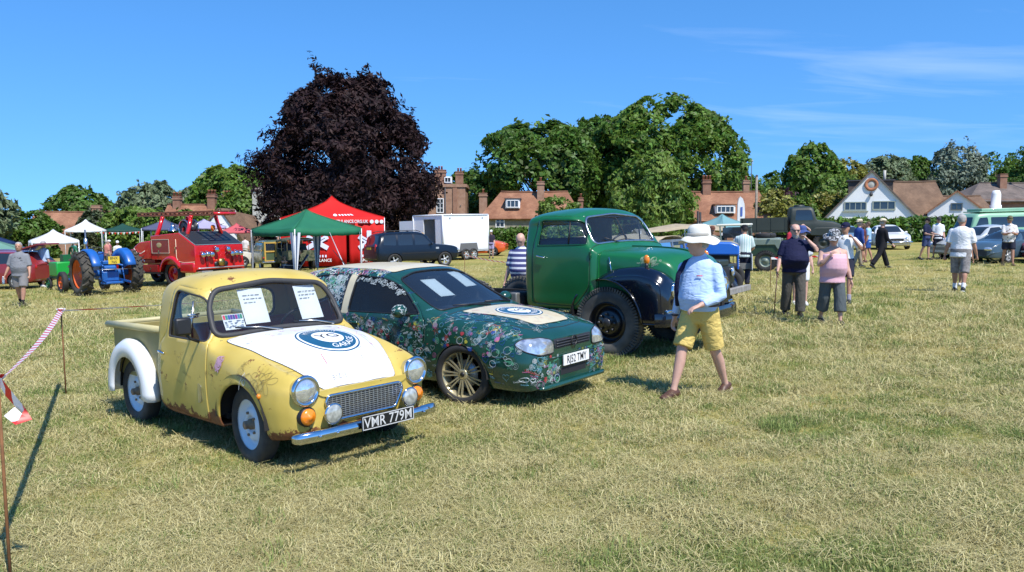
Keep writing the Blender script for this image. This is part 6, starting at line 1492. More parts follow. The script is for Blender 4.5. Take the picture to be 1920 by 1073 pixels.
VAN = dict(st=[(-3.3,.80,.40,1.1,1.9,.66),(-3.2,.86,.34,1.12,1.96,.70),(-1.5,.87,.32,1.14,1.97,.72),(-.2,.87,.32,1.14,1.97,.72),(.35,.87,.32,1.14,1.93,.70),(.55,.86,.32,1.13,1.78,.68),(.80,.84,.34,1.06,1.20,.70),(.92,.74,.42,.92,1.0,.6)],
   side=[[(-.10,1.18),(.60,1.18),(.34,1.70),(-.06,1.72)],[(-1.15,1.18),(-.22,1.18),(-.22,1.72),(-1.15,1.72)],[(-2.15,1.18),(-1.27,1.18),(-1.27,1.72),(-2.15,1.72)],[(-3.08,1.18),(-2.27,1.18),(-2.27,1.72),(-3.05,1.70)]],ws=((.40,.82),[(-.70,1.22),(.70,1.22),(.60,1.74),(-.60,1.74)]),ax=(0,-2.4),R=.33,lz=.85,ly=.56,bz=.48,round=True,tz=.9)
P_ = lambda n,c,r=.3: mat(n,c,r,coat=.5,var=.06,scale=2)

def make_background_cars():
 # dark 4x4 beside the trailer
 T,B,body = gen_car('four_by_four','dark navy blue 4x4 parked beside the red gazebo',(-3.75,39.9),32,mat('dark_navy_car',(0.004,0.008,0.016),.3,coat=.15),SUV)
 plate(T,'number_plate','',(-3.535,.1,.98),.52,.11,PLATEY,INK,sgn=-1)
 for s_ in (-1,1): mk('roof_rail',MB().tube([(-3.1,s_*.62,1.72),(-2.9,s_*.63,1.79),(-1.4,s_*.63,1.80),(-1.15,s_*.62,1.73)],.018,6),BLACK,T)
 for s_ in (-1,1): mk('side_moulding',MB().box((-1.4,s_*.955,.72),(1.8,.02,.06)),BLACK,T,fix=False); mk('wing_vent',MB().box((-.42,s_*.95,.92),(.16,.02,.09)),SILVERP,T,fix=False)
 # orange fastback behind the trailer
 gen_car('orange_coupe','bright orange fastback coupe behind the white trailer',(-3.55,53.0),172,P_('orange_car_paint',(0.62,0.10,0.012)),COUPE)
 # open red hatchback on the left
 S = dict(HATCH); S = {k: v for k,v in S.items() if k != 'rs'}
 T,B,body = gen_car('red_hatchback','old red hatchback with its tailgate raised behind the man in grey',(-20.6,30.4),174,P_('dull_red_car_paint',(0.22,0.02,0.02)),S)
 tg = mk('tailgate',MB().add([(-2.42,-.56,1.42),(-2.42,.56,1.42),(-3.25,.60,1.62),(-3.25,-.60,1.62)],[(0,1,2,3)],False),MATS['dull_red_car_paint'],T,solid=.05); mk('tailgate_window',MB().add([(-2.55,-.46,1.457),(-2.55,.46,1.457),(-3.05,.48,1.577),(-3.05,-.48,1.577)],[(0,1,2,3)],False),DARKGLASS,tg,fix=False)
 for s_ in (-1,1): mk('gas_strut',MB().tube([(-2.75,s_*.66,1.02),(-2.95,s_*.56,1.53)],.015,6),BLACK,T)
 gen_car('dark_red_car','dark red saloon half hidden behind the man in grey',(-24.5,36.5),168,P_('maroon_car_paint',(0.10,0.012,0.015)),SALOON)
 gen_car('blue_car','small dark blue car far back on the grass beyond the red hatchback',(-29.5,46),160,P_('deep_blue_car',(0.012,0.03,0.12)),HATCH)
 gen_car('pale_car','pale cream saloon beside the striped legs of the green gazebo',(-15.0,44.0),30,P_('cream_car_paint',(0.55,0.52,0.42)),CLASSIC)
 # right hand side
 T,B,body = gen_car('silver_saloon','long silver grey saloon in front of the green camper van',(19.0,34.2),184,P_('silver_car_paint',(0.42,0.45,0.46),.25),SALOON)
 T,B,body = gen_car('steel_blue_car','steel blue car with rounded nose beside the man in the patterned shirt',(18.2,30.6),205,P_('steel_blue_car_paint',(0.05,0.085,0.115)),COUPE)
 gen_car('maroon_car','glossy maroon classic car behind the man in the patterned shirt',(20.1,29.6),192,P_('glossy_maroon_paint',(0.12,0.012,0.03)),CLASSIC,bumper=CHROME)
 gen_car('white_classic_car','white classic saloon facing the field in front of the laurel hedge',(21.9,46.0),-100,P_('white_car_paint',(0.68,0.68,0.66)),CLASSIC,bumper=CHROME)
 gen_car('blue_grey_car','pale blue car with bright headlamps facing the field by the hedge',(20.1,47.5),-98,P_('pale_blue_car_paint',(0.16,0.27,0.38)),CLASSIC,bumper=CHROME)
 T,B,body = gen_car('camper_van','seafoam green camper van with a raised roof in front of the hedge',(23.8,41.0),182,P_('seafoam_paint',(0.22,0.42,0.27),.4),VAN,cat='van',rim=disc_rim)
 mk('roof_trim',MB().box((-1.4,0,2.0),(3.4,1.42,.06)).box((-1.4,0,2.09),(3.1,1.25,.14)),MATS['seafoam_paint'],T,bevel=.03)
 for s_ in (-1,1): mk('body_stripe',MB().box((-1.4,s_*.885,1.02),(3.5,.012,.05)),mat('pale_mint_paint',(0.55,0.68,0.55),.4),T,fix=False)
make_background_cars()

# ---------------------------------------------------------------- wood framed estate and camouflaged jeep behind the green gazebo
def make_woody():
 T = thing('woody_estate','old estate car with yellow timber framed rear doors seen under the green gazebo','car',gp(-13.1,42.5),118,tilt=True)
 WD = mat('varnished_yellow_timber',(0.50,0.31,0.06),.45,var=.15,scale=6); GP = P_('estate_green_paint',(0.07,0.10,0.05))
 B = Body([(-2.9,csec(.66,.34,.95,1.40,.56)),(-2.85,csec(.70,.30,.96,1.47,.60)),(-1.5,csec(.73,.28,.96,1.50,.60)),(-.9,csec(.73,.28,.96,1.46,.58)),(-.55,csec(.72,.28,.94,1.0,.58)),(.3,csec(.66,.28,.84,.92,.48)),(.55,csec(.5,.34,.7,.78,.36))],45)
 mk('body',B.build(lin(-2.9,.55,50),[])['body'],GP,T)
 mb = MB()
 for y in (-.56,-.03,.03,.56): mb.box((-2.915,y,.92),(.05,.07,.98))
 for z in (.46,.93,1.36): mb.box((-2.92,0,z),(.05,1.15,.07))
 kind(mk('timber_frame',mb,WD,T,fix=False),'stuff')
 for y in (-.29,.29): mk('rear_window',MB().box((-2.905,y,1.15),(.02,.44,.36)),DARKGLASS,T,fix=False)
 for s_ in (-1,1):
  for z in (.98,1.40): mk('side_rail',MB().box((-1.9,s_*(B.side_y(-1.9,z) + .012),z),(1.9,.03,.06)),WD,T,fix=False)
  for x in (-2.7,-1.9,-1.05): mk('side_post',MB().bar((x,s_*(B.side_y(x,.5) + .012),.5),(x,s_*(B.side_y(x,1.4) + .012),1.4),.03,.06,(1,0,0)),WD,T,fix=False)
  mk('tail_light',MB().sphere((-2.93,s_*.64,.62),(.03,.04,.05)),REDLENS,T)
  for x in (0,-2.2): wheel(T,(x,s_*.64,.30),s_,.30,.15,.19,disc_rim(.19),SILVERP)
 mk('bumper',MB().tube([(-2.9,-.7,.40),(-3.0,0,.40),(-2.9,.7,.40)],.04,8),CHROME,T)
def jeep(label,loc,ang,body_m,canvas_m,fender_m,bumper_m,top=True,name='field_car'):
 """open four seat field car with upright two pane windscreen; origin at the front axle"""
 T = thing(name,label,'car',gp(*loc),ang,tilt=True)
 mk('tub',MB().prism([(-2.75,.45),(.35,.45),(.45,.60),(.45,.98),(-.50,1.04),(-.60,.92),(-1.2,.72),(-1.5,.72),(-1.8,.95),(-2.75,.98)],1.28),body_m,T,bevel=.02)
 mk('bonnet',MB().prism(rounded([(-.52,.30),(-.52,-.30),(.46,-.26),(.46,.26)],.03),.12,(0,0,1.03),'z'),body_m,T,bevel=.04)
 for s_ in (-1,1):
  mb = MB(); n = 12; vs = []
  for i in range(n + 1):
   a = radians(10 + 165*i/n); r = .46
   for y,dr in ((.42,.02),(.55,.05),(.74,.03),(.79,-.06),(.79,-.14)): vs.append((.0 + (r + dr)*cos(a)*1.08,s_*y,.36 + (r + dr)*sin(a)))
  mb.add(vs,[(i*5 + j,i*5 + j + 1,(i + 1)*5 + j + 1,(i + 1)*5 + j) for i in range(n) for j in range(4)]); mk('front_wing',mb,fender_m,T,solid=.012)
  lamp(T,(.50,s_*.36,.86),.08,.06,bezw=.014,n=18)
  for x in (0,-2.05): wheel(T,(x,s_*.66,.36),s_,.36,.17,.21,disc_rim(.21),fender_m,30)
 ws = MB().box((-.60,0,1.47),(.04,1.30,.05)).box((-.53,0,1.06),(.04,1.30,.05))
 for y in (-.63,0,.63): ws.bar((-.53,y,1.06),(-.60,y,1.47),.04,.04)
 w_ = mk('windscreen_frame',ws,STEEL,T,fix=False)
 for s_ in (-1,1): mk('pane',MB().add([(-.532,s_*.03,1.08),(-.532,s_*.61,1.08),(-.598,s_*.61,1.45),(-.598,s_*.03,1.45)],[(0,1,2,3)],False),GLASS,w_,fix=False)
 if top:
  mb = MB(); n = 9; vs = []
  for i in range(n):
   x = -.58 - 2.15*i/(n - 1); sag = .02*sin(i*pi/2)
   for y,z in ((-.70,1.38),(-.66,1.50),(-.35,1.56),(0,1.575),(.35,1.56),(.66,1.50),(.70,1.38)): vs.append((x,y,z - sag + (.03 if 2 < i < 7 else 0)))
  mb.add(vs,[(i*7 + j,i*7 + j + 1,(i + 1)*7 + j + 1,(i + 1)*7 + j) for i in range(n - 1) for j in range(6)]); mk('canvas_top',mb,canvas_m,T,solid=.015)
  fr = MB()
  for x in (-1.6,-2.65): fr.tube([(x,-.66,.95),(x,-.66,1.48),(x,.66,1.48),(x,.66,.95)],.018,6)
  kind(mk('hood_frame',fr,STEEL,T),'stuff')
 mk('bumper',MB().box((.66,0,.52),(.10,1.66,.11)),bumper_m,T,bevel=.008); mk('grille',MB().box((.46,0,.80),(.03,.5,.30)),INK,T,fix=False)
 mk('seat',MB().box((-1.35,0,.85),(.45,1.1,.16)).box((-1.6,0,1.08),(.12,1.1,.42)),SEATM,T,bevel=.04)
 sw = MB().tube([(-.95 + .19*cos(a)*.5,.30 + .19*sin(a),1.22 + .19*cos(a)*.8) for a in [2*pi*i/20 for i in range(20)]],.013,6,closed=True).cyl((-.95,.30,1.22),(-.7,.30,1.0),.02); mk('steering_wheel',sw,BLACK,T)
 return T
make_woody()
CANVAS = mat('tan_canvas',(0.36,0.29,0.19),.9,var=.12,scale=5,bump=.2,bscale=8); CAMO = mat('camouflage_net',(0.03,0.045,0.02),.9,col2=(0.10,0.10,0.055),scale=9,lo=.45,hi=.55)
t_ = jeep('black winged field car with tan canvas hood and timber bumper beyond the green lorry',(3.66,15.35),-33,mat('dark_field_green',(0.02,0.03,0.02),.5),CANVAS,mat('satin_black',(0.012,0.013,0.013),.35),mat('grey_timber_plank',(0.27,0.26,0.24),.8,var=.2,scale=10))
mk('paper_notice',MB().box((-.62,-.42,1.22),(.01,.22,.26),Matrix.Rotation(.2,3,'X')),PAPER,t_,fix=False)
t_ = jeep('camouflaged field car beside the timber framed estate',(-11.4,40.6),120,CAMO,CAMO,CAMO,CAMO)

# ---------------------------------------------------------------- Land Rover style 4x4, army lorry
def make_utility():
 T = thing('utility_car','boxy grey green utility 4x4 with cream roof and flat bonnet','car',gp(9.4,29.4),-22,tilt=True)
 GG = mat('grey_green_paint',(0.17,0.21,0.17),.45,var=.1,scale=3); DG = mat('bottle_green_paint',(0.018,0.045,0.022),.45)
 mk('body',MB().prism([(-2.75,.55),(.40,.55),(.40,1.02),(-2.75,1.05)],1.5),DG,T,bevel=.03); mk('bonnet',MB().prism(rounded([(-.60,-.62),(.46,-.60),(.46,.60),(-.60,.62)],.05),.14,(0,0,1.12),'z'),GG,T,bevel=.05)
 for s_ in (-1,1):
  mk('front_wing',MB().prism(rounded([(-.62,1.02),(-.62,.78),(-.45,.78),(-.38,.95),(.32,.95),(.40,.80),(.52,.80),(.52,1.16),(-.62,1.18)],.03),.28,(0,s_*.66,0)),GG,T,bevel=.04)
  lamp(T,(.53,s_*.62,.98),.09,.04,bezw=.016,n=18)
  for x in (0,-2.25): wheel(T,(x,s_*.68,.38),s_,.38,.18,.22,disc_rim(.22),GG,30)
  mk('side_window',MB().box((-1.15,s_*.72,1.42),(.7,.02,.38)),DARKGLASS,T,fix=False)
  mk('door_mirror',MB().sphere((.2,s_*.86,1.3),(.03,.07,.07)),BLACK,T)
 cb = MB().box((-.64,0,1.64),(.06,1.50,.06))
 for y in (-.72,.72): cb.bar((-.60,y,1.18),(-.66,y,1.66),.05,.05).bar((-1.55,y,1.06),(-1.60,y,1.66),.06,.05)
 cb.box((-.60,0,1.22),(.05,1.46,.06)); mkstuff('cab_frame',cb,GG,T,fix=False); mk('windscreen',MB().box((-.63,0,1.43),(.015,1.40,.40),Matrix.Rotation(-.1,3,'Y')),GLASS,T,fix=False)
 mk('roof',MB().box((-1.15,0,1.70),(1.15,1.52,.08)),mat('cream_roof_paint',(0.68,0.66,0.55),.5),T,bevel=.03); [mk('tub_side',MB().box((-2.15,y,1.15),(1.1,.05,.3)),DG,T,fix=False) for y in (-.7,.7)]
 mk('bumper',MB().box((.68,0,.58),(.08,1.6,.14)),STEEL,T,bevel=.01); mk('grille',MB().box((.475,0,.92),(.03,.82,.34)),INK,T,fix=False)
 o = mk('spare_wheel',tyre_mb(.36,.17,.2),RUBBER,T); o.location = (-.05,0,1.28); o.rotation_euler = (pi/2,0,0)
 # army lorry
 T = thing('army_lorry','dark green army lorry with bonnet and drop side body in front of the hedge','lorry',gp(17.6,45.5),-14,tilt=True)
 AG = mat('army_green',(0.022,0.030,0.024),.55,var=.15,scale=2)
 B = Body([(-1.75,csec(1.05,1.0,1.75,2.48,.84)),(-1.68,csec(1.08,.98,1.76,2.56,.88)),(-.75,csec(1.08,.98,1.76,2.58,.88)),(-.55,csec(1.08,.98,1.76,2.52,.86)),(-.32,csec(1.06,.98,1.72,1.84,.86)),(.6,csec(.92,.95,1.55,1.70,.72)),(.95,csec(.80,.95,1.40,1.55,.6))],45)
 sw = rounded([(-1.50,1.80),(-.55,1.80),(-.66,2.36),(-1.45,2.38)],.06); P = B.build(lin(-1.75,.95,44),[('r','R',sw,None),('l','L',sw,None),('ws','W',rounded([(-.9,1.88),(.9,1.88),(.8,2.46),(-.8,2.46)],.06),lambda c: -.7 < c[0] < -.3,(-.58,-.30))])
 mk('cab',P['body'],AG,T)
 for k in ('r','l','ws'): mk('side_window' if k != 'ws' else 'windscreen',offset_mb(P[k],-.01,(-1,0,1.5)),DARKGLASS,T)
 mk('drop_side_body',MB().box((-3.15,0,1.22),(2.5,2.2,.12)).box((-3.15,-1.07,1.62),(2.5,.06,.76)).box((-3.15,1.07,1.62),(2.5,.06,.76)).box((-4.37,0,1.62),(.06,2.2,.76)).box((-1.93,0,1.55),(.06,2.2,.62)),AG,T,fix=False)
 for i in range(4): mk('body_rib',MB().box((-4.3 + i*.76,-1.115,1.62),(.05,.03,.74)),AG,T,fix=False)
 mk('roof_hatch',MB().lathe([(.30,2.55),(.30,2.66),(.26,2.68),(.001,2.68)],(-1.2,0,0),'z',16),AG,T); mk('chassis',MB().box((-1.7,0,.9),(5.2,.8,.2)),UNDER,T,fix=False)
 for s_ in (-1,1):
  mk('front_wing',MB().prism(rounded([(-.7,.95),(.95,.85),(.95,1.25),(.6,1.38),(-.5,1.38),(-.8,1.1)],.1),.36,(0,s_*.95,0)),AG,T,bevel=.04); lamp(T,(.97,s_*.8,1.12),.11,.05,bezw=.02,n=18)
  for x in (0,-3.2): wheel(T,(x,s_*.95,.55),s_,.55,.26,.30,disc_rim(.30),AG,26)
 mk('bumper',MB().box((1.15,0,.80),(.12,2.2,.2)),AG,T,bevel=.01)
 
make_utility()

# ---------------------------------------------------------------- tractors
def lug_tyre(R,W,r,lugs,depth=.035):
 mb = tyre_mb(R - depth,W,r,0,0,48)
 for i in range(lugs):
  a = 2*pi*i/lugs
  for sy in (-1,1):
   b0 = a + (pi/lugs if sy > 0 else 0); pts = []
   for k in range(4):                                       # swept chevron bar
    t = k/3; b = b0 + t*.20; y = sy*W/2*(.02 + .96*t); rr = R - depth*(.5 if t < .9 else 1.1); pts.append(Vector((cos(b)*rr,y,sin(b)*rr)))
   for p,q in zip(pts[:-1],pts[1:]):
    c_ = (p + q)/2; mb.bar(p,q,.062,depth*1.7,(c_.x,0,c_.z))
 return mb
def tractor(name,label,loc,ang,body_m,wheel_m,exm=None,R=.69,fr=.36,group=None,rear_detail=True,fend=True,length=2.05,grille_m=None,plate_txt=None,white_plate=False):
 """origin under the rear axle, x forward"""
 T = thing(name,label,'tractor',gp(*loc),ang,tilt=True)
 for s_ in (-1,1):
  rim = MB().lathe([(R*.66,.10),(R*.68,.12),(R*.63,.08),(R*.58,-.08),(R*.40,-.10),(R*.36,-.05),(R*.2,-.02),(.10,.0),(.08,.04),(.001,.05)],(0,0,0),'y',36)
  o = mk('rear_wheel',rim,wheel_m,T); o.location = (0,s_*.76,R); o.rotation_euler = (0,0,0 if s_ > 0 else pi)
  mk('tyre',lug_tyre(R,.33,R*.66,17),mat('brown_black_rubber',(0.035,0.031,0.025),.8,col2=(0.085,0.075,0.055),scale=4,lo=.4,hi=.75),o)
  mb = MB()
  for i in range(8):
   a = 2*pi*i/8; mb.cyl((R*.48*cos(a),-.08,R*.48*sin(a)),(R*.48*cos(a),-.04,R*.48*sin(a)),.02,6)
  mk('wheel_bolts',mb,STEEL,o)['kind'] = 'stuff'
  rim = MB().lathe([(fr*.58,.07),(fr*.60,.06),(fr*.5,.02),(fr*.3,.02),(fr*.22,.06),(.04,.07),(.03,.11),(.001,.12)],(0,0,0),'y',24)
  o = mk('front_wheel',rim,wheel_m,T); o.location = (length,s_*.66,fr); o.rotation_euler = (0,0,0 if s_ > 0 else pi)
  mk('tyre',tyre_mb(fr,.18,fr*.58),RUBBER,o)
  if fend:
   mb = MB(); n = 16; vs = []
   for i in range(n + 1):
    a = radians(22 + 140*i/n); r = R + .07
    for y,dr in ((.36,-.30),(.38,-.02),(.44,.02),(.64,.02),(.68,-.03)): vs.append(((r + dr)*cos(a),s_*y,R + (r + dr)*sin(a)))
   mb.add(vs,[(i*5 + j,i*5 + j + 1,(i + 1)*5 + j + 1,(i + 1)*5 + j) for i in range(n) for j in range(4)]); mk('rear_mudguard',mb,body_m,T,solid=.012)
 mk('transmission',MB().box((.1,0,.72),(.62,.50,.52)).box((.75,0,.72),(.9,.36,.42)).cyl((0,-.66,R),(0,.66,R),.11,14),body_m,T,bevel=.03)
 mk('bonnet',MB().prism(rounded([(.75,1.02),(length + .28,.98),(length + .28,1.22),(length + .10,1.30),(.75,1.36)],.05),.48),body_m,T,bevel=.06)
 mk('engine',MB().box((1.45,0,.80),(1.0,.36,.42)),UNDER,T,fix=False); mk('front_axle',MB().tube([(length,-.64,fr),(length,-.2,.55),(length,.2,.55),(length,.64,fr)],.05,8),body_m,T)
 if grille_m:
  for i in range(5): mk('grille_slat',MB().box((length + .29,0,1.0 + i*.045),(.03,.40,.022)),grille_m,T,fix=False)
  for i in range(4): mk('grille_slat',MB().box((length + .27,0,.72 + i*.05),(.03,.36,.024)),grille_m,T,fix=False)
  mk('grille',MB().box((length + .255,0,.86),(.03,.42,.44)),body_m,T,fix=False)
 mk('seat',MB().lathe([(.001,.98),(.16,.99),(.21,1.04),(.20,1.05),(.15,1.01),(.001,1.0)],(-.02,0,0),'z',20),STEEL,T)
 sw = MB().tube([(.62 + .19*cos(a)*.6,.19*sin(a),1.40 + .19*cos(a)*.6) for a in [2*pi*i/20 for i in range(20)]],.013,6,closed=True).cyl((.62,0,1.40),(.85,0,1.2),.02); mk('steering_wheel',sw,BLACK,T)
 ex = MB().tube([(1.2,.16,1.3),(1.2,.16,1.45),(1.2,.16,1.46),(1.2,.16,1.80),(1.2,.16,1.81),(1.2,.16,2.1)],[.03,.03,.065,.06,.028,.028],10); mk('exhaust',ex,exm or DULLCHROME,T)
 if rear_detail:
  for s_ in (-1,1):
   mk('lift_arm',MB().tube([(-.05,s_*.22,1.0),(-.55,s_*.30,.92)],.03,8).tube([(-.50,s_*.30,.92),(-.55,s_*.34,.42)],.018,6),body_m,T); mk('lower_link',MB().bar((-.05,s_*.26,.50),(-.95,s_*.36,.40),.03,.06),body_m,T,fix=False)
  mk('drawbar',MB().box((-.45,0,.38),(.10,.70,.08)).box((-.32,0,.55),(.06,.5,.36)),body_m,T,bevel=.02); mk('hydraulic_cover',MB().box((-.10,0,1.02),(.4,.42,.12)).cyl((-.25,-.18,.85),(-.25,.18,.85),.09,12),body_m,T,bevel=.02)
  mk('tow_bar',MB().tube([(-.62,-.62,.80),(-.62,.62,.82)],.012,6),STEEL,T)
 if plate_txt: plate(T,'number_plate',plate_txt,(-.66,0.0,1.10),.34,.24,PLATEY,INK,sgn=-1,size=.115)
 if white_plate: o = plate(T,'front_board','',(length + .62,0,.72),.62,.42,PLATEW,INK); mk('number_plate',MB().box((length + .632,.05,.84),(.01,.30,.10)),PLATEY,o,fix=False); kind(mk('board_slots',MB().box((length + .632,-.1,.64),(.01,.02,.2)).box((length + .632,0,.64),(.01,.02,.2)).box((length + .632,.1,.64),(.01,.02,.2)),INK,o,fix=False),'stuff'); mk('board_bracket',MB().box((length + .4,0,.60),(.45,.3,.16)),body_m,T,fix=False)
 return T
BLU = mat('tractor_blue',(0.012,0.10,0.36),.4,coat=.2,var=.15,scale=4); ORW = mat('orange_wheel_paint',(0.62,0.10,0.012),.45,var=.1,scale=3)
tractor('blue_tractor','blue vintage tractor with orange wheels seen from behind',(-13.06,25.75),137,BLU,ORW,plate_txt='BNX\n765')
tractor('blue_tractor','bright blue tractor with white grille slats behind the man in the sun hat',(3.55,20.4),-12,mat('bright_tractor_blue',(0.012,0.12,0.50),.35,coat=.3),mat('blue_wheel_enamel',(0.02,0.08,0.30),.5),BLACK,R=.62,fr=.33,rear_detail=False,grille_m=WHITEP,length=1.9)
tractor('grey_tractor','grey vintage tractor carrying a white board with yellow number plate',(4.05,22.2),-8,mat('tractor_grey',(0.14,0.14,0.135),.5,var=.15,scale=4),mat('grey_wheel_paint',(0.1,0.1,0.1),.5),BLACK,R=.62,fr=.36,rear_detail=False,length=1.9,white_plate=True)
def make_green_engine():
 T = thing('green_engine','small green stationary engine with spoked flywheel beside the blue tractor','engine',gp(-16.0,28.6),140,tilt=True)
 G1 = mat('bright_green_enamel',(0.01,0.30,0.035),.35,coat=.3); G2 = mat('deep_green_enamel',(0.008,0.10,0.03),.4)
 mk('tank',MB().box((0,.1,.75),(.7,.6,.5)),G1,T,bevel=.04); mk('flywheel',MB().lathe([(.36,-.04),(.40,-.03),(.40,.03),(.36,.04)],(.1,-.35,1.15),'y',28,True),G2,T)
 mb = MB()
 for i in range(6): mb.bar((.1,-.35,1.15),(.1 + .37*cos(i*pi/3),-.35,1.15 + .37*sin(i*pi/3)),.03,.04,(0,1,0))
 kind(mk('flywheel_spokes',mb,G2,T,fix=False),'stuff'); mk('frame',MB().box((0,0,.45),(1.3,.6,.10)).box((.1,-.1,1.0),(.3,.3,.5)),G2,T,fix=False)
 for x in (-.5,.5):
  for s_ in (-1,1): wheel(T,(x,s_*.36,.22),s_,.22,.09,.14,disc_rim(.14),G2)
make_green_engine()

# ---------------------------------------------------------------- fire engine
def make_fire_engine():
 T = thing('fire_engine','vintage red fire engine with roof ladder and chrome hose outlets at the rear','fire engine',gp(-11.5,29.1),147,tilt=True)
 RED = mat('fire_engine_red',(0.52,0.007,0.009),.2,coat=.7,var=.08,scale=3); DRED = mat('dark_red_panel',(0.24,0.006,0.008),.3,coat=.4); BLK = mat('black_lid',(0.02,0.024,0.028),.35); SIL = mat('silver_trim',(0.6,0.6,0.6),.3,.7); BRS = mat('gilt',(0.62,0.42,0.18),.4,.4); WOODL = mat('varnished_ladder_wood',(0.20,0.055,0.018),.45,var=.2,scale=5)
 # rear locker body: sloping lid at the back
 body = mk('locker_body',MB().prism([(-1.40,.62),(-.56,.62),(-.56,.80),(.56,.80),(.56,.98),(1.15,.98),(1.15,1.84),(-.50,1.92),(-1.40,1.46)],2.0),RED,T,bevel=.025)
 lid = mk('rear_lid',MB().add([(-.50,-.96,1.935),(-.50,.96,1.935),(-1.39,.96,1.478),(-1.39,-.96,1.478)],[(0,1,2,3)],False),BLK,T,solid=.02)
 mb = MB(); L = lambda u,y: (-.50 - .89*u,y,1.945 - .457*u)
 for a,b in ((L(0,-.96),L(0,.96)),(L(1,-.96),L(1,.96)),(L(0,-.96),L(1,-.96)),(L(0,.96),L(1,.96)),(L(.08,.55),L(.62,.45)),(L(.62,.45),L(.62,-.05)),(L(.62,-.05),L(1,-.1)),(L(.1,-.42),L(.5,-.45))): mb.bar(a,b,.03,.016)
 kind(mk('lid_trim',mb,SIL,lid,fix=False),'stuff')
 for s_ in (-1,1):
  # side panels, trim lines and crest
  pn = mk('side_panel',MB().box((.55,s_*1.006,1.46),(1.0,.02,.46)),DRED,T,fix=False); mk('crest',MB().sphere((.62,s_*1.02,1.50),(.15,.008,.09),16,8),BRS,pn)
  mb = MB()
  for z in (1.22,1.70): mb.box((.55,s_*1.018,z),(1.04,.012,.018))
  for x in (.04,1.06): mb.box((x,s_*1.018,1.46),(.018,.012,.48))
  pts = [(-.35,s_*1.006,1.70),(-.35,s_*1.006,1.05),(-.45,s_*1.006,.92),(-.75,s_*1.006,.88),(-1.36,s_*1.006,.90)]; mb.tube(pts,.01,5)
  kind(mk('gilt_lines',mb,mat('cream_coachline',(0.66,0.52,0.36),.4),T,fix=False),'stuff')
  mk('door_catch',MB().box((.62,s_*1.03,1.28),(.05,.04,.07)),CHROME,T,fix=False); mk('door_catch',MB().box((-.35,s_*1.03,1.40),(.06,.04,.06)),CHROME,T,fix=False)
  # rear mudguard
  mb = MB(); n = 16; vs = []
  for i in range(n + 1):
   a = radians(8 + 150*i/n); r = .60
   for y,dr in ((.80,.03),(.98,.05),(1.08,.0),(1.10,-.10)): vs.append(((r + dr)*cos(a) - (.25 if cos(a) < -.6 else 0)*(-cos(a) - .6),s_*y,.48 + (r + dr)*sin(a)))
  mb.add(vs,[(i*4 + j,i*4 + j + 1,(i + 1)*4 + j + 1,(i + 1)*4 + j) for i in range(n) for j in range(3)]); mk('rear_mudguard',mb,RED,T,solid=.015)
  mk('mudguard_skirt',MB().box((-.98,s_*1.0,.70),(.80,.14,.36)),RED,T,bevel=.06)
  mk('running_board',MB().box((1.45,s_*.92,.50),(1.9,.26,.05)),BLACK,T,fix=False); mk('step_locker',MB().box((1.55,s_*.88,.66),(1.5,.24,.26)),DRED,T,bevel=.012); mk('locker_catch',MB().box((1.2,s_*1.01,.66),(.05,.03,.08)),CHROME,T,fix=False)
  # pump gear behind the step
  mb = MB()
  for k in range(5): mb.sphere((1.75 + k*.09,s_*.86,.92 + .06*(k % 2)),.06,10,6)
  kind(mk('pump_valves',mb,CHROME,T),'stuff')
  mk('seat_side',MB().prism(rounded([(1.2,1.0),(2.3,1.0),(2.3,1.42),(1.9,1.62),(1.2,1.66)],.12),.10,(0,s_*.92,0)),RED,T,bevel=.03)
  mk('hand_rope',MB().tube([(2.2,s_*1.0,1.40),(2.0,s_*1.02,1.24),(1.75,s_*1.02,1.20),(1.5,s_*1.02,1.30)],.016,6),mat('cream_rope',(0.6,0.5,0.42),.8),T)
  for x,R_ in ((0,.47),(3.6,.46)): wheel(T,(x,s_*.86,R_),s_,R_,.24,.30,disc_rim(.30),RED,0)
  # ladder gantry
  for x,lean in ((1.25,.10),(-.62,-.02)):
   mk('gantry_post',MB().tube([(x,s_*.80,1.60),(x - lean,s_*.62,2.10),(x - lean*1.6,s_*.50,2.52)],[.075,.07,.065],10),RED,T); mk('post_collar',MB().sphere((x - lean*1.5,s_*.52,2.46),(.09,.07,.08),10,6),RED,T)
  mk('front_wing',MB().prism(rounded([(3.0,.62),(3.1,.9),(3.5,1.05),(4.0,.95),(4.2,.62)],.12),.28,(0,s_*.86,0)),RED,T,bevel=.05)
 mk('cab_floor',MB().box((1.9,0,.92),(1.6,1.8,.12)),DRED,T,fix=False); mk('bench_seat',MB().box((1.65,0,1.12),(.5,1.6,.3)).box((1.35,0,1.38),(.14,1.6,.5)),SEATM,T,bevel=.05)
 mk('bonnet',MB().prism(rounded([(2.5,.8),(4.1,.8),(4.1,1.25),(2.5,1.42)],.08),1.0),RED,T,bevel=.08); mk('chassis',MB().box((1.4,0,.60),(5.4,.8,.2)),UNDER,T,fix=False)
 # ladder on the gantry: four stiles with rungs
 LD = thing('ladder','long varnished wooden ladder lying on the gantry of the fire engine','ladder',gp(-11.5,29.1),147,tilt=True)
 for y in (-.42,-.18,.18,.42):
  sb = MB().bar((-1.75,y,2.52),(2.75,y,2.60),.06,.05).bar((-1.75,y,2.64),(2.75,y,2.70),.06,.045)
  for k in range(9): x = -1.72 + k*.555; sb.box((x,y,2.59 + (x + 1.75)*.0165),(.07,.055,.10))
  mk('stile',sb,WOODL,LD,fix=False)
 for k in range(17): x = -1.6 + k*.265; mk('rung',MB().cyl((x,-.42,2.565 + (x + 1.75)/4.5*.08),(x,.42,2.565 + (x + 1.75)/4.5*.08),.026,6),WOODL,LD)
 mk('ladder_head',MB().cyl((-1.78,-.44,2.56),(-1.78,.44,2.56),.05,10),RED,LD)
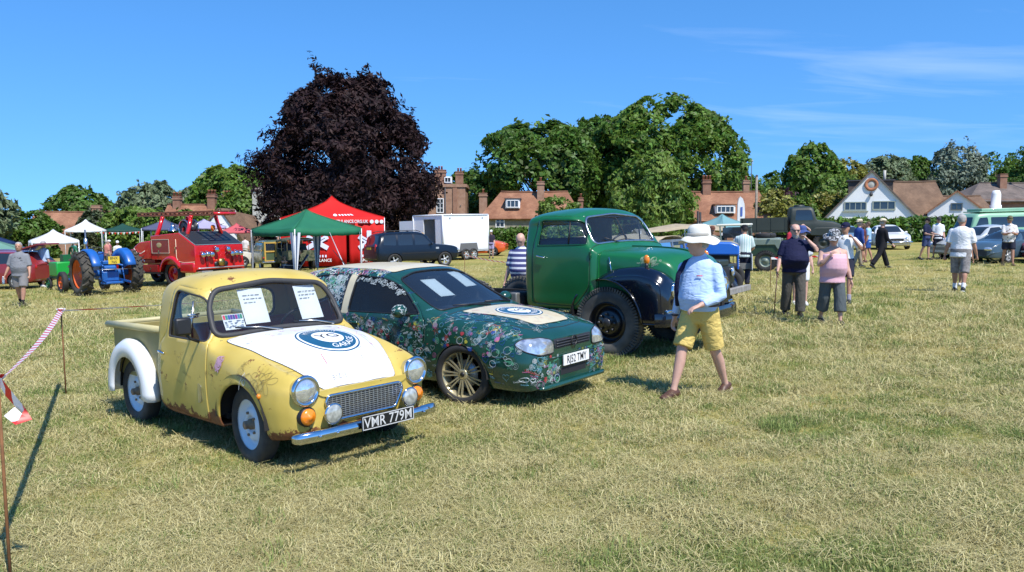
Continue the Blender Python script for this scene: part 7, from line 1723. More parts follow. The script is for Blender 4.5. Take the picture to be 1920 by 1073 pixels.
 # rear face
 for y,z in ((-.78,1.14),(-.60,1.16),(-.42,1.14),(-.26,1.30),(.22,1.30),(.42,1.14),(.60,1.16),(.78,1.14)):
  o = mk('hose_outlet',MB().lathe([(.06,.0),(.06,-.10),(.085,-.11),(.085,-.18),(.07,-.19),(.001,-.19)],(-1.40,y,z),'x',16),CHROME,T); mk('outlet_wheel',MB().lathe([(.055,-.01),(.07,0),(.055,.01)],(-1.46,y,z + .10),'z',14),CHROME,o)
 mk('valve_wheel',MB().lathe([(.10,-.16),(.12,-.15),(.10,-.14)],(-1.40,.0,1.05),'x',18,True),RED,T); mk('suction_inlet',MB().lathe([(.10,0),(.10,-.12),(.13,-.13),(.13,-.18),(.001,-.19)],(-1.40,.05,.86),'x',18),mat('brass',(0.45,0.32,0.10),.3,.9),T)
 for y in (-.2,.18): mk('gauge',MB().lathe([(.08,0),(.09,-.05),(.001,-.055)],(-1.40,y,.80),'x',16),BLK,T)
 for y in (-.55,.55): mk('valve_column',MB().box((-1.43,y,.95),(.06,.10,.36)),DRED,T,bevel=.02)
 mk('grab_rail',MB().tube([(-1.46,-.96,.68),(-1.50,-.9,.68),(-1.50,.9,.68),(-1.46,.96,.68)],.018,8),SIL,T)
 for s_ in (-1,1): mk('rear_step',MB().box((-1.52,s_*.72,.56),(.26,.44,.04)),mat('checker_plate',(0.5,0.5,0.48),.35,.7,bump=.5,bscale=60),T,fix=False)
 # bell, lamp and helmet gear between the posts
 BL = thing('hose_reel','polished black and chrome hose reel on top of the fire engine body','hose reel',gp(-11.5,29.1),147,tilt=True)
 mk('reel_drum',MB().lathe([(.08,-.2),(.30,-.2),(.31,-.16),(.16,-.14),(.16,.14),(.31,.16),(.30,.2),(.08,.2)],(.30,0,2.08),'y',28),BLK,BL); mk('reel_rim',MB().lathe([(.29,-.22),(.33,-.20),(.33,-.17),(.29,-.16)],(.30,0,2.08),'y',28,True).lathe([(.29,.16),(.33,.17),(.33,.20),(.29,.22)],(.30,0,2.08),'y',28,True),CHROME,BL)
 mk('reel_stand',MB().box((.30,-.24,1.9),(.06,.04,.4)).box((.30,.24,1.9),(.06,.04,.4)).box((.3,0,1.78),(.4,.6,.05)),RED,BL,fix=False); mk('bell',MB().lathe([(.001,2.30),(.06,2.28),(.10,2.15),(.15,2.02),(.16,2.0)],(.75,.35,0),'z',18),CHROME,BL)
 mk('beacon',MB().lathe([(.05,1.80),(.03,1.84),(.03,2.0),(.08,2.02),(.08,2.14),(.05,2.18),(.001,2.19)],(-.35,-.55,0),'z',14),AMBER,T)
make_fire_engine()

# ---------------------------------------------------------------- white box trailer
def make_trailer():
 T = thing('box_trailer','white twin axle box trailer with its end door open','trailer',gp(-3.85,45.2),48,tilt=True)
 W_ = mat('white_trailer_panel',(0.74,0.75,0.77),.35,var=.02,scale=1.5); GI = mat('grey_trailer_inside',(0.42,0.42,0.42),.6)
 # x along the side away from the near corner at the origin, y across to the left
 L,Wd,z0,z1 = 3.7,2.5,.62,2.62
 sh = MB().box((L/2,Wd/2,z0),(L,Wd,.08)).box((L/2,Wd/2,z1),(L,Wd,.06)).box((L/2,.02,(z0 + z1)/2),(L,.04,z1 - z0)).box((L/2,Wd - .02,(z0 + z1)/2),(L,.04,z1 - z0)).box((L - .02,Wd/2,(z0 + z1)/2),(.04,Wd - .08,z1 - z0))
 mk('box_shell',sh,W_,T,bevel=.01)
 mk('end_wall',MB().box((.02,.32,(z0 + z1)/2),(.05,.60,z1 - z0 - .05)).box((.02,2.05,(z0 + z1)/2),(.05,.86,z1 - z0 - .05)).box((.02,1.1,z1 - .12),(.05,1.0,.2)),W_,T,fix=False)
 mk('open_door',MB().box((.26,.66,1.58),(.5,.04,1.8)),GI,T,fix=False)
 for a,b in (((0,0,z0),(0,0,z1)),((L,0,z0),(L,0,z1)),((0,0,z1),(L,0,z1)),((0,Wd,z0),(0,Wd,z1)),((0,0,z1),(0,Wd,z1))): mk('corner_trim',MB().tube([a,b],.045,8),WHITEP,T)
 mk('folded_ramp',MB().box((-.05,Wd + .55,1.48),(.06,1.25,1.72)),W_,T,fix=False)
 for x in (.55,3.2): mk('side_lamp',MB().box((x,-.015,z1 - .18),(.10,.03,.06)),mat('grey_lamp',(0.3,0.3,0.3),.4),T,fix=False)
 mk('skirt',MB().box((L/2,.05,.55),(L,.06,.12)),GI,T,fix=False); mk('arch',MB().prism([(1.25,.55),(2.75,.55),(2.65,.98),(1.35,.98)],.08,(0,-.015,0)),mat('grey_arch',(0.12,0.12,0.12),.6),T)
 for x in (1.68,2.32):
  for y,s_ in ((-.06,-1),(Wd + .06,1)): wheel(T,(x,y,.33),s_,.33,.18,.22,simple_rim(.22,6),SILVERP)
 mk('chassis',MB().box((L/2,Wd/2,.48),(L + .2,Wd*.7,.12)),UNDER,T,fix=False); mk('drawbar',MB().bar((L,Wd/2,.48),(L + 1.2,Wd/2,.45),.12,.1),STEEL,T,fix=False)
make_trailer()
# ================================================================ people
SKIN = {k: mat('skin_' + k,c_,.55,var=.12,scale=9,bump=.05,bscale=30) for k,c_ in dict(fair=(0.50,0.285,0.205),tan=(0.40,0.205,0.13),pink=(0.54,0.315,0.235)).items()}
def cloth(name,c_,var=.10,scale=7,bump=.35,bscale=9): return mat('cloth_' + name,c_,.85,var=var,scale=scale,bump=bump,bscale=bscale,spec=.2)
PENDING = []                                                        # (object, voxel) waiting for the skin pass
def skin_obj(name,mb,m,parent,voxel,smooth=4):
 o = mk(name,mb,m,parent)
 r = o.modifiers.new('skin','REMESH'); r.mode = 'VOXEL'; r.voxel_size = voxel; r.use_smooth_shade = True
 s_ = o.modifiers.new('soft','SMOOTH'); s_.factor = .5; s_.iterations = smooth
 PENDING.append(o); return o
def finish_people():
 dg = bpy.context.evaluated_depsgraph_get()
 done = [(o,bpy.data.meshes.new_from_object(o.evaluated_get(dg))) for o in PENDING]
 for o,me in done:
  o.modifiers.clear(); old = o.data; mats = [m for m in old.materials]; o.data = me
  if len(me.materials) == 0:
   for m in mats: me.materials.append(m)
  me.polygons.foreach_set('use_smooth',[True]*len(me.polygons))
 PENDING.clear()
def ell_loft(mb,secs,n=18):
 """closed stack of ellipses: (centre, half depth x, half width y, direction forward, direction left)"""
 vs = []
 for c_,d,w_,fx,ly in secs:
  for j in range(n):
   a = 2*pi*j/n; vs.append(c_ + fx*d*cos(a) + ly*w_*sin(a))
 k = len(secs); fs = [(i*n + j,i*n + (j + 1) % n,(i + 1)*n + (j + 1) % n,(i + 1)*n + j) for i in range(k - 1) for j in range(n)]
 fs += [tuple(range(n - 1,-1,-1)),tuple((k - 1)*n + j for j in range(n))]; return mb.add(vs,fs)
def limb(mb,pts,rs,n=12):
 """tapered limb with rounded ends"""
 P = [Vector(p) for p in pts]; d0 = (P[0] - P[1]).normalized(); d1 = (P[-1] - P[-2]).normalized()
 return mb.tube([P[0] + d0*rs[0]*.8,P[0] + d0*rs[0]*.45] + P + [P[-1] + d1*rs[-1]*.45,P[-1] + d1*rs[-1]*.8],[rs[0]*.35,rs[0]*.85] + list(rs) + [rs[-1]*.85,rs[-1]*.35],n)
def hand_mb(mb,wr,d,nrm,sgn,curl=.4,s=1.0,fingers=True):
 """hand at the wrist: d along the forearm, nrm out of the back of the hand, sgn picks the thumb side"""
 d = d.normalized(); nrm = (nrm - d*nrm.dot(d)).normalized(); t = d.cross(nrm)*sgn; pal = wr + d*.048*s
 Rm = [wr - d*.01*s,wr + d*.03*s,wr + d*.065*s,wr + d*.09*s]
 ell_loft(mb,[(Rm[0],.017*s,.024*s,nrm,t),(Rm[1],.017*s,.034*s,nrm,t),(Rm[2],.016*s,.041*s,nrm,t),(Rm[3],.013*s,.038*s,nrm,t)],12)
 if not fingers: mb.sphere(wr + d*.10*s - nrm*.02*s,.038*s,10,8); return
 for i,L in enumerate((.068,.078,.073,.056)):
  b = wr + d*.086*s + t*(.030 - .0195*i)*s; p = b; ang = curl*.75; pts = [b - d*.02*s,b]
  for k,f in enumerate((.45,.32,.25)):
   v = d*cos(ang) - nrm*sin(ang); p = p + v*L*f*s; pts.append(p); ang += curl*1.0
  limb(mb,pts,[.0095*s,.0095*s,.009*s,.0085*s,.0075*s],8)
 b = wr + d*.025*s + t*.028*s; v1 = (d*.65 + t*.75 - nrm*.25).normalized(); p1 = b + v1*.04*s; v2 = (d*.9 + t*.25 - nrm*(.3 + .4*curl)).normalized(); p2 = p1 + v2*.034*s
 limb(mb,[wr + d*.015*s + t*.012*s,b,p1,p2,p2 + v2*.02*s],[.014*s,.0135*s,.011*s,.0095*s,.008*s],8)
def person(label,loc,ang,H=1.75,build=1.0,belly=0.0,hip=(10,-8),knee=(5,12),arms=((0,8,15),(0,8,15)),lean=0.0,yaw=0.0,nod=0.0,skin='fair',
   top=None,sleeve=.45,bottom=None,leg=.45,flare=1.0,shoes=None,hair=None,hairlen=0,hat=None,voxel=.02,hang=0.03,tuck=False,collar=False,group=None,extra=None,fingers=None,curl=.45,beard=None,shadewear=False,bust=0.0,twist=0.0,socks=None,hatm=None,strap=False,neck_low=False,seat=None,turn=0.0,fig='person',jacket=False):
 """a standing or walking figure; arms / legs: (left, right); angles in degrees, +x is forward"""
 T = thing(fig,label,'person',gp(*loc) if seat is None else gp(*loc) + Vector((0,0,seat)),ang,group); fingers = voxel < .013 if fingers is None else fingers
 S = H/1.75; b = build; X,Y,Z = Vector((1,0,0)),Vector((0,1,0)),Vector((0,0,1))
 hz = .93*S; th,sh = .42*S,.43*S; ft = .075*S
 def leg_pts(side):
  s_ = 1 if side == 0 else -1; a = radians(hip[side]); k = radians(knee[side]); h0 = Y*s_*.088*S*(1 + (b - 1)*.5)
  kn = h0 + X*sin(a)*th - Z*cos(a)*th + Y*s_*.015; an = kn + X*sin(a - k)*sh - Z*cos(a - k)*sh
  return h0,kn,an,a - k
 LG = [leg_pts(0),leg_pts(1)]; low = min(p[2].z for p in LG) - ft; O = Z*(-low)           # pelvis height so that the lower foot stands
 LG = [(h + O,k + O,a + O,e) for h,k,a,e in LG]
 la = radians(lean); tw = radians(twist); UP = (Z*cos(la) + X*sin(la)); FW = (X*cos(la) - Z*sin(la)); Rt = Matrix.Rotation(tw,3,'Z'); FT = Rt @ FW; LT = Rt @ Y
 sp = lambda z: O + UP*z*S
 mix = lambda t: (FW.lerp(FT,t),Y.lerp(LT,t))
 def torso(gr,z0,z1,bl):
  secs = []
  tab = [(-.10,.105,.145,0),(-.02,.120,.168,.1),(.06,.118,.168,.6),(.14,.112,.158,1.0),(.23,.112,.156,.8),(.33,.118,.168,.35),(.41,.115,.176,.1),(.46,.105,.164,0),(.50,.088,.128,0),(.535,.064,.078,0)]
  for z,d,w_,bf in tab:
   if z < z0 - .001 or z > z1 + .001: continue
   f_,l_ = mix(max(0,min(1,z/.45))); e = belly*bf*bl; bu = bust*(1 if .28 < z < .40 else .4 if .2 < z < .45 else 0)
   secs.append((sp(z) + f_*(e*.55 + bu*.5),(d + gr)*S*(1 + (b - 1)*.9) + e*.5 + bu*.5,(w_ + gr)*S*(1 + (b - 1)*.8) + e*.35,f_,l_))
  return secs
 SH = [sp(.437) + LT*.165*S*(1 + (b - 1)*.6),sp(.437) - LT*.165*S*(1 + (b - 1)*.6)]
 ua,fa = .29*S,.25*S; AR = []
 for i in (0,1):
  s_ = 1 if i == 0 else -1; fl,ab,el = arms[i][:3]; inw = arms[i][3] if len(arms[i]) > 3 else 0
  f,a,e = radians(fl),radians(ab),radians(el); d = (FT*sin(f) - UP*cos(f))*cos(a) + LT*s_*sin(a); d.normalize()
  E = SH[i] + d*ua; side = LT*s_; fwd = (FT*cos(f) + UP*sin(f)).normalized(); iw = radians(inw)
  d2 = (d*cos(e) + (fwd*cos(iw) - side*sin(iw))*sin(e)).normalized(); Wp = E + d2*fa; AR.append((SH[i],E,Wp,d2,d))
 nk = sp(.535); hc = nk + UP*.155*S + FT*.02*S; q = Matrix.Rotation(tw + radians(yaw),3,'Z') @ Matrix.Rotation(radians(nod) + la*.5,3,'Y'); hf,hl,hu = q @ X,q @ Y,q @ Z
 # ---- skin
 mb = MB(); ell_loft(mb,torso(0,-.2,.54,1)); limb(mb,[sp(.50),nk,hc - hu*.05*S],[.066*S,.058*S*b ** .5,.056*S*b ** .5],12)
 hw = S*(1 + (b - 1)*.25)
 ell_loft(mb,[(hc - hu*.125*S + hf*.035*S,.02*hw,.025*hw,hf,hl),(hc - hu*.105*S + hf*.025*S,.062*hw,.050*hw,hf,hl),(hc - hu*.06*S + hf*.008*S,.088*hw,.066*hw,hf,hl),(hc,.099*hw,.077*hw,hf,hl),(hc + hu*.05*S - hf*.004*S,.098*hw,.077*hw,hf,hl),(hc + hu*.09*S - hf*.008*S,.078*hw,.062*hw,hf,hl),(hc + hu*.112*S - hf*.01*S,.04*hw,.034*hw,hf,hl)],18)
 limb(mb,[hc + hf*.088*hw + hu*.012,hc + hf*.112*hw - hu*.030],[.010*S,.015*S],8)                    # nose
 mb.sphere(hc + hf*.085*hw - hu*.068*S,(.02,.026,.012),10,6); mb.sphere(hc + hf*.088*hw + hu*.03*S,(.016,.05,.012),10,6)
 for s_ in (-1,1): mb.sphere(hc + hl*s_*.080*hw - hu*.012*S - hf*.005,(.018*S,.012*S,.032*S),8,6)
 for i in (0,1):
  s0,E,Wp,d2,d = AR[i]; s_ = 1 if i == 0 else -1; bb = 1 + (b - 1)*.6
  limb(mb,[s0,s0 + d*ua*.4,E,E + d2*fa*.3,Wp],[.058*S*bb,.050*S*bb,.040*S*bb,.041*S*bb,.027*S],12)
  nr = (LT*s_ if abs(d2.dot(UP)) > .6 else UP); hand_mb(mb,Wp,d2,nr,(1 if i == 0 else -1)*(-1 if abs(d2.dot(UP)) > .6 else 1)*(1),curl,S*1.02,fingers)
  h0,kn,an,an_a = LG[i]; bt = 1 + (b - 1)*.7
  limb(mb,[h0,h0.lerp(kn,.5),kn,kn.lerp(an,.32) - X*.012,an.lerp(kn,.12),an],[.088*S*bt,.074*S*bt,.053*S*bt,.055*S*bt,.034*S,.036*S],14)
  fdir = (X*cos(min(0,an_a)*.8) + Z*sin(min(0,an_a)*.8)).normalized() if an_a < 0 else X
  fk = .72 if shoes is not None else 1; limb(mb,[an - X*.03*fk,an - Z*.045*S*fk + fdir*.05,an - Z*.05*S*(fk*.9 + .1) + fdir*.14*S*fk],[.036*S*fk,.036*S*fk,.028*S*fk],10)
 skin_obj('body',mb,SKIN[skin],T,voxel)
 if voxel < .0205:
  for s_ in (-1,1): mk('eye',MB().sphere(hc + hf*.091*hw + hl*s_*.031*S + hu*.008*S,(.011*S,.014*S,.008*S),10,6),INK,T)
 # ---- clothes
 if top is not None:
  mb = MB(); zt = .50 if not neck_low else .43; secs = torso(.013 + (.006 if jacket else 0),-.03 if not tuck else .06,.54 if not neck_low else .42,1.04)
  if not tuck:
   c_,d,w_,f_,l_ = secs[0]; secs.insert(0,(c_ - UP*(.05 + hang)*S,d*1.03 + .008,w_*1.03 + .008,f_,l_))
  else:
   c_,d,w_,f_,l_ = secs[0]; secs.insert(0,(c_ - UP*.05*S,d*.93,w_*.95,f_,l_))
  ell_loft(mb,secs,20)
  if not neck_low: mb.tube([sp(.47),sp(.51),nk + UP*.015],[.10*S,.094*S,.080*S*b ** .5],14)
  for i in (0,1):
   s0,E,Wp,d2,d = AR[i]; bb = 1 + (b - 1)*.6
   if sleeve <= 0: continue
   if sleeve <= .5: mb.tube([s0 - d*.02 + UP*.01,s0 + d*ua*.25,s0 + d*ua*min(1,sleeve*2)],[.066*S*bb,.070*S*bb,.070*S*bb],14); mb.sphere(s0,.069*S*bb,12,8)
   else:
    limb(mb,[s0,s0 + d*ua*.45,E,E + d2*fa*.35],[.068*S*bb,.064*S*bb,.056*S*bb,.052*S*bb],14); mb.tube([E + d2*fa*.2,E + d2*fa*(sleeve - .5)*2],[.052*S*bb,.040*S*bb],14)
  if collar: limb(mb,[nk - FT*.02 - UP*.01,nk + UP*.02],[.072*S,.070*S],12)
  skin_obj('shirt' if not jacket else 'jacket',mb,top,T,voxel,9)
  if neck_low:
   for s_ in (-1,1): mk('strap',MB().tube([sp(.41) + LT*s_*.085*S + FT*.125*S*b,sp(.505) + LT*s_*.09*S + FT*.05,sp(.51) + LT*s_*.09*S - FT*.05,sp(.42) + LT*s_*.085*S - FT*.10*S*b],.012,6),top,T)
 if bottom is not None:
  mb = MB(); secs = torso(.016,-.10,.08,.55); c_,d,w_,f_,l_ = secs[0]; secs.insert(0,(c_ - UP*.03*S,d*.8,w_*.95,f_,l_)); ell_loft(mb,secs,20)
  for i in (0,1):
   h0,kn,an,e = LG[i]; bt = 1 + (b - 1)*.7
   if leg <= .5: e_ = h0.lerp(kn,leg*2); mb.tube([h0 + Z*.03,h0.lerp(kn,leg),e_],[.105*S*bt,.096*S*bt*flare ** .5,.084*S*bt*flare],16)
   else: e_ = kn.lerp(an,(leg - .5)*2); mb.tube([h0 + Z*.03,h0.lerp(kn,.5),kn,kn.lerp(e_,.5),e_],[.105*S*bt,.092*S*bt,.074*S*bt*flare ** .5,.070*S*bt*flare ** .8,.066*S*bt*flare],16)
  skin_obj('trousers' if leg > .55 else 'shorts',mb,bottom,T,voxel,3)
 for i in (0,1):
  h0,kn,an,an_a = LG[i]; fdir = (X*cos(min(0,an_a)*.8) + Z*sin(min(0,an_a)*.8)).normalized() if an_a < 0 else X; up_ = fdir.cross(Y)
  if shoes is not None:
   mb = MB(); c_ = an - Z*.052*S; f2 = fdir
   ell_loft(mb,[(c_ - f2*.088*S + up_*.012,.030*S,.030*S,up_,Y),(c_ - f2*.05*S + up_*.025,.052*S,.046*S,up_,Y),(c_ + f2*.04*S + up_*.02,.050*S,.050*S,up_,Y),(c_ + f2*.13*S + up_*.0,.034*S,.053*S,up_,Y),(c_ + f2*.20*S - up_*.004,.020*S,.034*S,up_,Y)],14)
   o = skin_obj('shoe',mb,shoes[0],T,max(.009,voxel*.6),2)
   if len(shoes) > 1:
    so = mk('sole',MB().prism([(x*S,y*S) for x,y in rounded([(-.10,-.036),(.06,-.048),(.17,-.048),(.205,0),(.17,.048),(.06,.048),(-.10,.036)],.03)],.018*S,(0,0,0),'z'),shoes[1],T); so.location = c_ - up_*.034*S; so.rotation_euler = (0,-atan2(fdir.z,fdir.x),0)
  if socks is not None: skin_obj('sock',MB().tube([an - Z*.03,an + (kn - an).normalized()*.12*S],[.044*S,.047*S],12),socks,T,max(.012,voxel*.8),1)
 if hair is not None:
  mb = MB(); ell_loft(mb,[(hc - hf*.035*S - hu*(.05 + hairlen)*S,.062*hw,.074*hw,hf,hl),(hc - hf*.030*S,.080*hw,.084*hw,hf,hl),(hc + hu*.05*S - hf*.014*S,.098*hw,.084*hw,hf,hl),(hc + hu*.095*S - hf*.012*S,.080*hw,.068*hw,hf,hl),(hc + hu*.122*S - hf*.01*S,.036*hw,.034*hw,hf,hl)],18); skin_obj('hair',mb,hair,T,max(.012,voxel*.7),2)
 if beard is not None:
  mb = MB(); ell_loft(mb,[(hc - hu*.215*S + hf*.055*S,.012,.014,hf,hl),(hc - hu*.15*S + hf*.05*S,.036*S,.042*S,hf,hl),(hc - hu*.085*S + hf*.048*S,.052*S,.058*S,hf,hl),(hc - hu*.05*S + hf*.03*S,.05*S,.064*S,hf,hl)],14); skin_obj('beard',mb,beard,T,max(.010,voxel*.6),2)
 if shadewear:
  mb = MB()
  for s_ in (-1,1): mb.sphere(hc + hf*.094*hw + hl*s_*.032*S + hu*.012*S,(.014,.026,.018),12,8)
  mb.tube([hc + hl*.082*S + hu*.015,hc + hl*.06*S + hf*.09*S + hu*.02*S,hc + hf*.105*S + hu*.02*S,hc - hl*.06*S + hf*.09*S + hu*.02*S,hc - hl*.082*S + hu*.015],.005,6); kind(mk('sunglasses',mb,INK,T),'stuff')
 def local(o): o.location = hc; o.rotation_euler = q.to_euler(); return o
 if hat in ('bucket','straw','floppy'):
  br = dict(bucket=.088,straw=.075,floppy=.09)[hat]; dr = dict(bucket=-.062,straw=-.004,floppy=-.055)[hat]; ch = dict(bucket=.125,straw=.10,floppy=.11)[hat]; mb = MB(); n = 36
  prof = [(.100,.052),(.100 + br*.5,.052 + dr*.45),(.100 + br,.052 + dr),(.100 + br,.046 + dr),(.104,.046),(.106,.07),(.100,ch),(.085,ch + .03),(.05,ch + .045),(.001,ch + .047)]; vs = []
  for r,z in prof:
   for j in range(n):
    a = 2*pi*j/n; wv = (.016*sin(2*a + .6) + .010*sin(5*a))*(1 if r > .11 and hat != 'straw' else 0); vs.append(Vector((r*1.10*cos(a)*hw - .008,r*.93*sin(a)*hw,(z + wv)*S)))
  mb.add(vs,[(i*n + j,i*n + (j + 1) % n,(i + 1)*n + (j + 1) % n,(i + 1)*n + j) for i in range(len(prof) - 1) for j in range(n)]); o = local(mk('hat',mb,hatm,T)); o.location = hc + hu*.02*S
  if hat in ('straw','bucket'): mk('hat_band',MB().lathe([(.109,.052),(.111,.060),(.110,.078),(.106,.080)],(0,0,0),'z',30),INK if hat == 'straw' else mat('hat_cord',(0.34,0.32,0.28),.8),o).scale = (1.09*hw,.94*hw,S)
 if hat == 'cap':
  mb = MB(); ell_loft(mb,[(hu*.028,.104,.088,hf,hl),(hu*.06,.106,.088,hf,hl),(hu*.10,.088,.074,hf,hl),(hu*.128,.045,.04,hf,hl)],18); mb.v = [tuple(hc + Vector(v)*S - hf*.006) for v in mb.v]
  o = mk('cap',mb,hatm,T); pk = MB(); vs = []
  for i in range(9):
   a = -1.1 + 2.2*i/8
   for r in (.095,.175): vs.append(hc + hf*r*cos(a)*S*(1 if r < .1 else 1.0) + hl*(.085 if r < .1 else .085)*sin(a)*S + hu*(.036 - (.02 if r > .1 else 0))*S)
  pk.add(vs,[(2*i,2*i + 1,2*i + 3,2*i + 2) for i in range(8)]); mk('peak',pk,hatm,o,solid=.006)
 T['tmp'] = 0; del T['tmp']
 return T,dict(hc=hc,hf=hf,hl=hl,hu=hu,AR=AR,LG=LG,sp=sp,FT=FT,LT=LT,UP=UP,S=S,torso=torso)
C = cloth
WHT = C('white',(0.70,0.71,0.72)); NAVYC = C('navy',(0.012,0.014,0.045)); BLK_ = C('black',(0.014,0.014,0.017)); DSHORT = C('dark_shorts',(0.022,0.024,0.04)); GREYT = C('grey_trousers',(0.085,0.08,0.07)); KHAKI = C('khaki',(0.30,0.26,0.19)); SHBL = mat('black_shoe',(0.015,0.015,0.016),.5); SHWH = mat('white_shoe',(0.65,0.65,0.65),.6); SHBR = mat('brown_leather',(0.085,0.038,0.022),.5,var=.2,scale=20); SOLE = mat('tan_sole',(0.38,0.30,0.2),.8); GREYH = mat('grey_hair',(0.33,0.31,0.29),.7,var=.25,scale=40); DARKH = mat('dark_hair',(0.025,0.018,0.014),.6); BROWNH = mat('brown_hair',(0.09,0.05,0.025),.6); STRAWM = mat('pale_straw',(0.62,0.54,0.36),.7,var=.08,scale=30)
def stripes(name,c1,c2,freq,axis=2,duty=.5):
 m = cloth(name,c1); t = m.node_tree; b = t.nodes['Principled BSDF']; tc_ = t.nodes.new('ShaderNodeTexCoord'); sp_ = t.nodes.new('ShaderNodeSeparateXYZ'); t.links.new(tc_.outputs['Object'],sp_.inputs[0])
 mu = t.nodes.new('ShaderNodeMath'); mu.operation = 'MULTIPLY'; mu.inputs[1].default_value = freq; fr = t.nodes.new('ShaderNodeMath'); fr.operation = 'FRACT'; gt = t.nodes.new('ShaderNodeMath'); gt.operation = 'GREATER_THAN'; gt.inputs[1].default_value = duty
 t.links.new(sp_.outputs[axis],mu.inputs[0]); t.links.new(mu.outputs[0],fr.inputs[0]); t.links.new(fr.outputs[0],gt.inputs[0]); mx_ = t.nodes.new('ShaderNodeMixRGB'); mx_.inputs[1].default_value = (*c1,1); mx_.inputs[2].default_value = (*c2,1); t.links.new(gt.outputs[0],mx_.inputs[0]); t.links.new(mx_.outputs[0],b.inputs['Base Color']); return m
def folds(m,sx,sy,sz,strength=.7,dist=.03):
 """soft drape folds: stretched noise relief"""
 t = m.node_tree; b = t.nodes['Principled BSDF']; tc_ = t.nodes.new('ShaderNodeTexCoord'); mp = t.nodes.new('ShaderNodeMapping'); mp.inputs['Scale'].default_value = (sx,sy,sz); mp.inputs['Rotation'].default_value = (.3,.2,.4); nz = t.nodes.new('ShaderNodeTexNoise'); nz.inputs['Scale'].default_value = 1.0; nz.inputs['Detail'].default_value = 2.5; nz.inputs['Distortion'].default_value = 1.2
 t.links.new(tc_.outputs['Object'],mp.inputs[0]); t.links.new(mp.outputs[0],nz.inputs['Vector']); bp = t.nodes.new('ShaderNodeBump'); bp.inputs['Strength'].default_value = strength; bp.inputs['Distance'].default_value = dist; t.links.new(nz.outputs[0],bp.inputs['Height']); t.links.new(bp.outputs[0],b.inputs['Normal']); return m

# man in the sun hat, walking
LBS = folds(C('pale_blue_shirt',(0.42,0.56,0.80),.05),7,7,14,.6,.03); YSH = folds(C('yellow_shorts',(0.62,0.46,0.14),.06),10,10,15,.8,.03)
T,I = person('man in a white sun hat, pale blue shirt and yellow shorts walking past the lorry',(1.96,8.28),222,H=1.79,build=1.04,belly=.085,hip=(-16,22),knee=(12,4),arms=((10,17,66,40),(-8,14,14)),yaw=-50,nod=0,skin='pink',
    top=LBS,sleeve=.93,bottom=YSH,leg=.47,flare=1.16,shoes=(SHBR,SOLE),hair=GREYH,hat='bucket',hatm=C('cream_hat',(0.66,0.64,0.58),.04),voxel=.0095,tuck=True,collar=True,lean=3,twist=8)
sp_,FT,LT,UP,S_ = I['sp'],I['FT'],I['LT'],I['UP'],I['S']
c_,d_,w_,f_,l_ = I['torso'](.019,.05,.07,.55)[0]; mk('belt',MB().tube([c_ + UP*.012 + f_*d_*cos(a) + l_*w_*sin(a) for a in [2*pi*i/28 for i in range(28)]],.016,8,closed=True),SHBR,T)
mk('bag_strap',MB().tube([sp_(.52) - LT*.10 - FT*.04,sp_(.50) - LT*.125 + FT*.07,sp_(.38) - LT*.165 + FT*.155,sp_(.22) - LT*.205 + FT*.13,sp_(.05) - LT*.235 + FT*.05],.024,8),NAVYC,T)
mk('pocket_pen',MB().tube([sp_(.375) + LT*.05 + FT*.172,sp_(.375) + LT*.11 + FT*.158],.006,6),mat('red_pen_cap',(0.6,0.02,0.02),.4),T)
mk('watch_strap',MB().tube([I['AR'][1][2] - I['AR'][1][3]*.02 + (FT*.032*cos(a) + LT*.032*sin(a)) for a in [2*pi*i/16 for i in range(16)]],.010,6,closed=True),INK,T)
# man with the walking stick
T,I = person('bearded man in a navy polo shirt and grey trousers leaning on a walking stick',(5.30,15.0),-97,H=1.76,build=1.2,belly=.15,hip=(8,-6),knee=(6,10),arms=((62,38,132,28),(8,16,22)),nod=8,skin='pink',top=folds(NAVYC,8,8,12,.6,.03),sleeve=.42,bottom=folds(GREYT,9,9,5,.8,.03),leg=.97,flare=1.25,shoes=(SHBL,),beard=GREYH,shadewear=True,voxel=.0125,collar=True,hang=.02)
wr = I['AR'][1][2]; d_ = I['AR'][1][3]; gx = wr + d_*.07
ck = thing('walking_stick','brown walking stick in the hand of the bearded man','walking stick',T.location,-97); mk('shaft',MB().tube([gx + Vector((.03,0,.02)),Vector((gx.x + .10,gx.y - .06,.02))],[.011,.009],8),mat('dark_stick_wood',(0.10,0.05,0.025),.5),ck); mk('handle',MB().tube([gx + Vector((.12,0,-.02)),gx + Vector((.05,0,.03)),gx + Vector((-.06,0,.02))],.013,8),mat('dark_stick_wood',(0,0,0)),ck)
# woman in pink
CAP = folds(C('slate_trousers',(0.085,0.10,0.105)),8,8,4,.8,.03); PAT = mat('cloth_patterned_hat',(0.03,0.03,0.035),.8,col2=(0.50,0.50,0.50),scale=34,lo=.48,hi=.56)
T,I = person('woman in a pink vest, grey cropped trousers and patterned sun hat',(5.52,13.75),-94,H=1.62,build=1.26,belly=.10,bust=.05,hip=(14,-10),knee=(6,14),arms=((2,14,10),(28,18,118,30)),nod=14,skin='pink',top=stripes('pink_stripe',(0.60,0.34,0.40),(0.66,0.42,0.47),42),sleeve=0,neck_low=True,bottom=CAP,leg=.80,flare=1.45,shoes=(SHBL,),hair=BROWNH,hat='floppy',hatm=PAT,voxel=.0125,hang=.06)
mk('wristband',MB().tube([I['AR'][0][2] - I['AR'][0][3]*.03 + Vector((.034*cos(a),.034*sin(a),0)) for a in [2*pi*i/14 for i in range(14)]],.009,6,closed=True),INK,T)
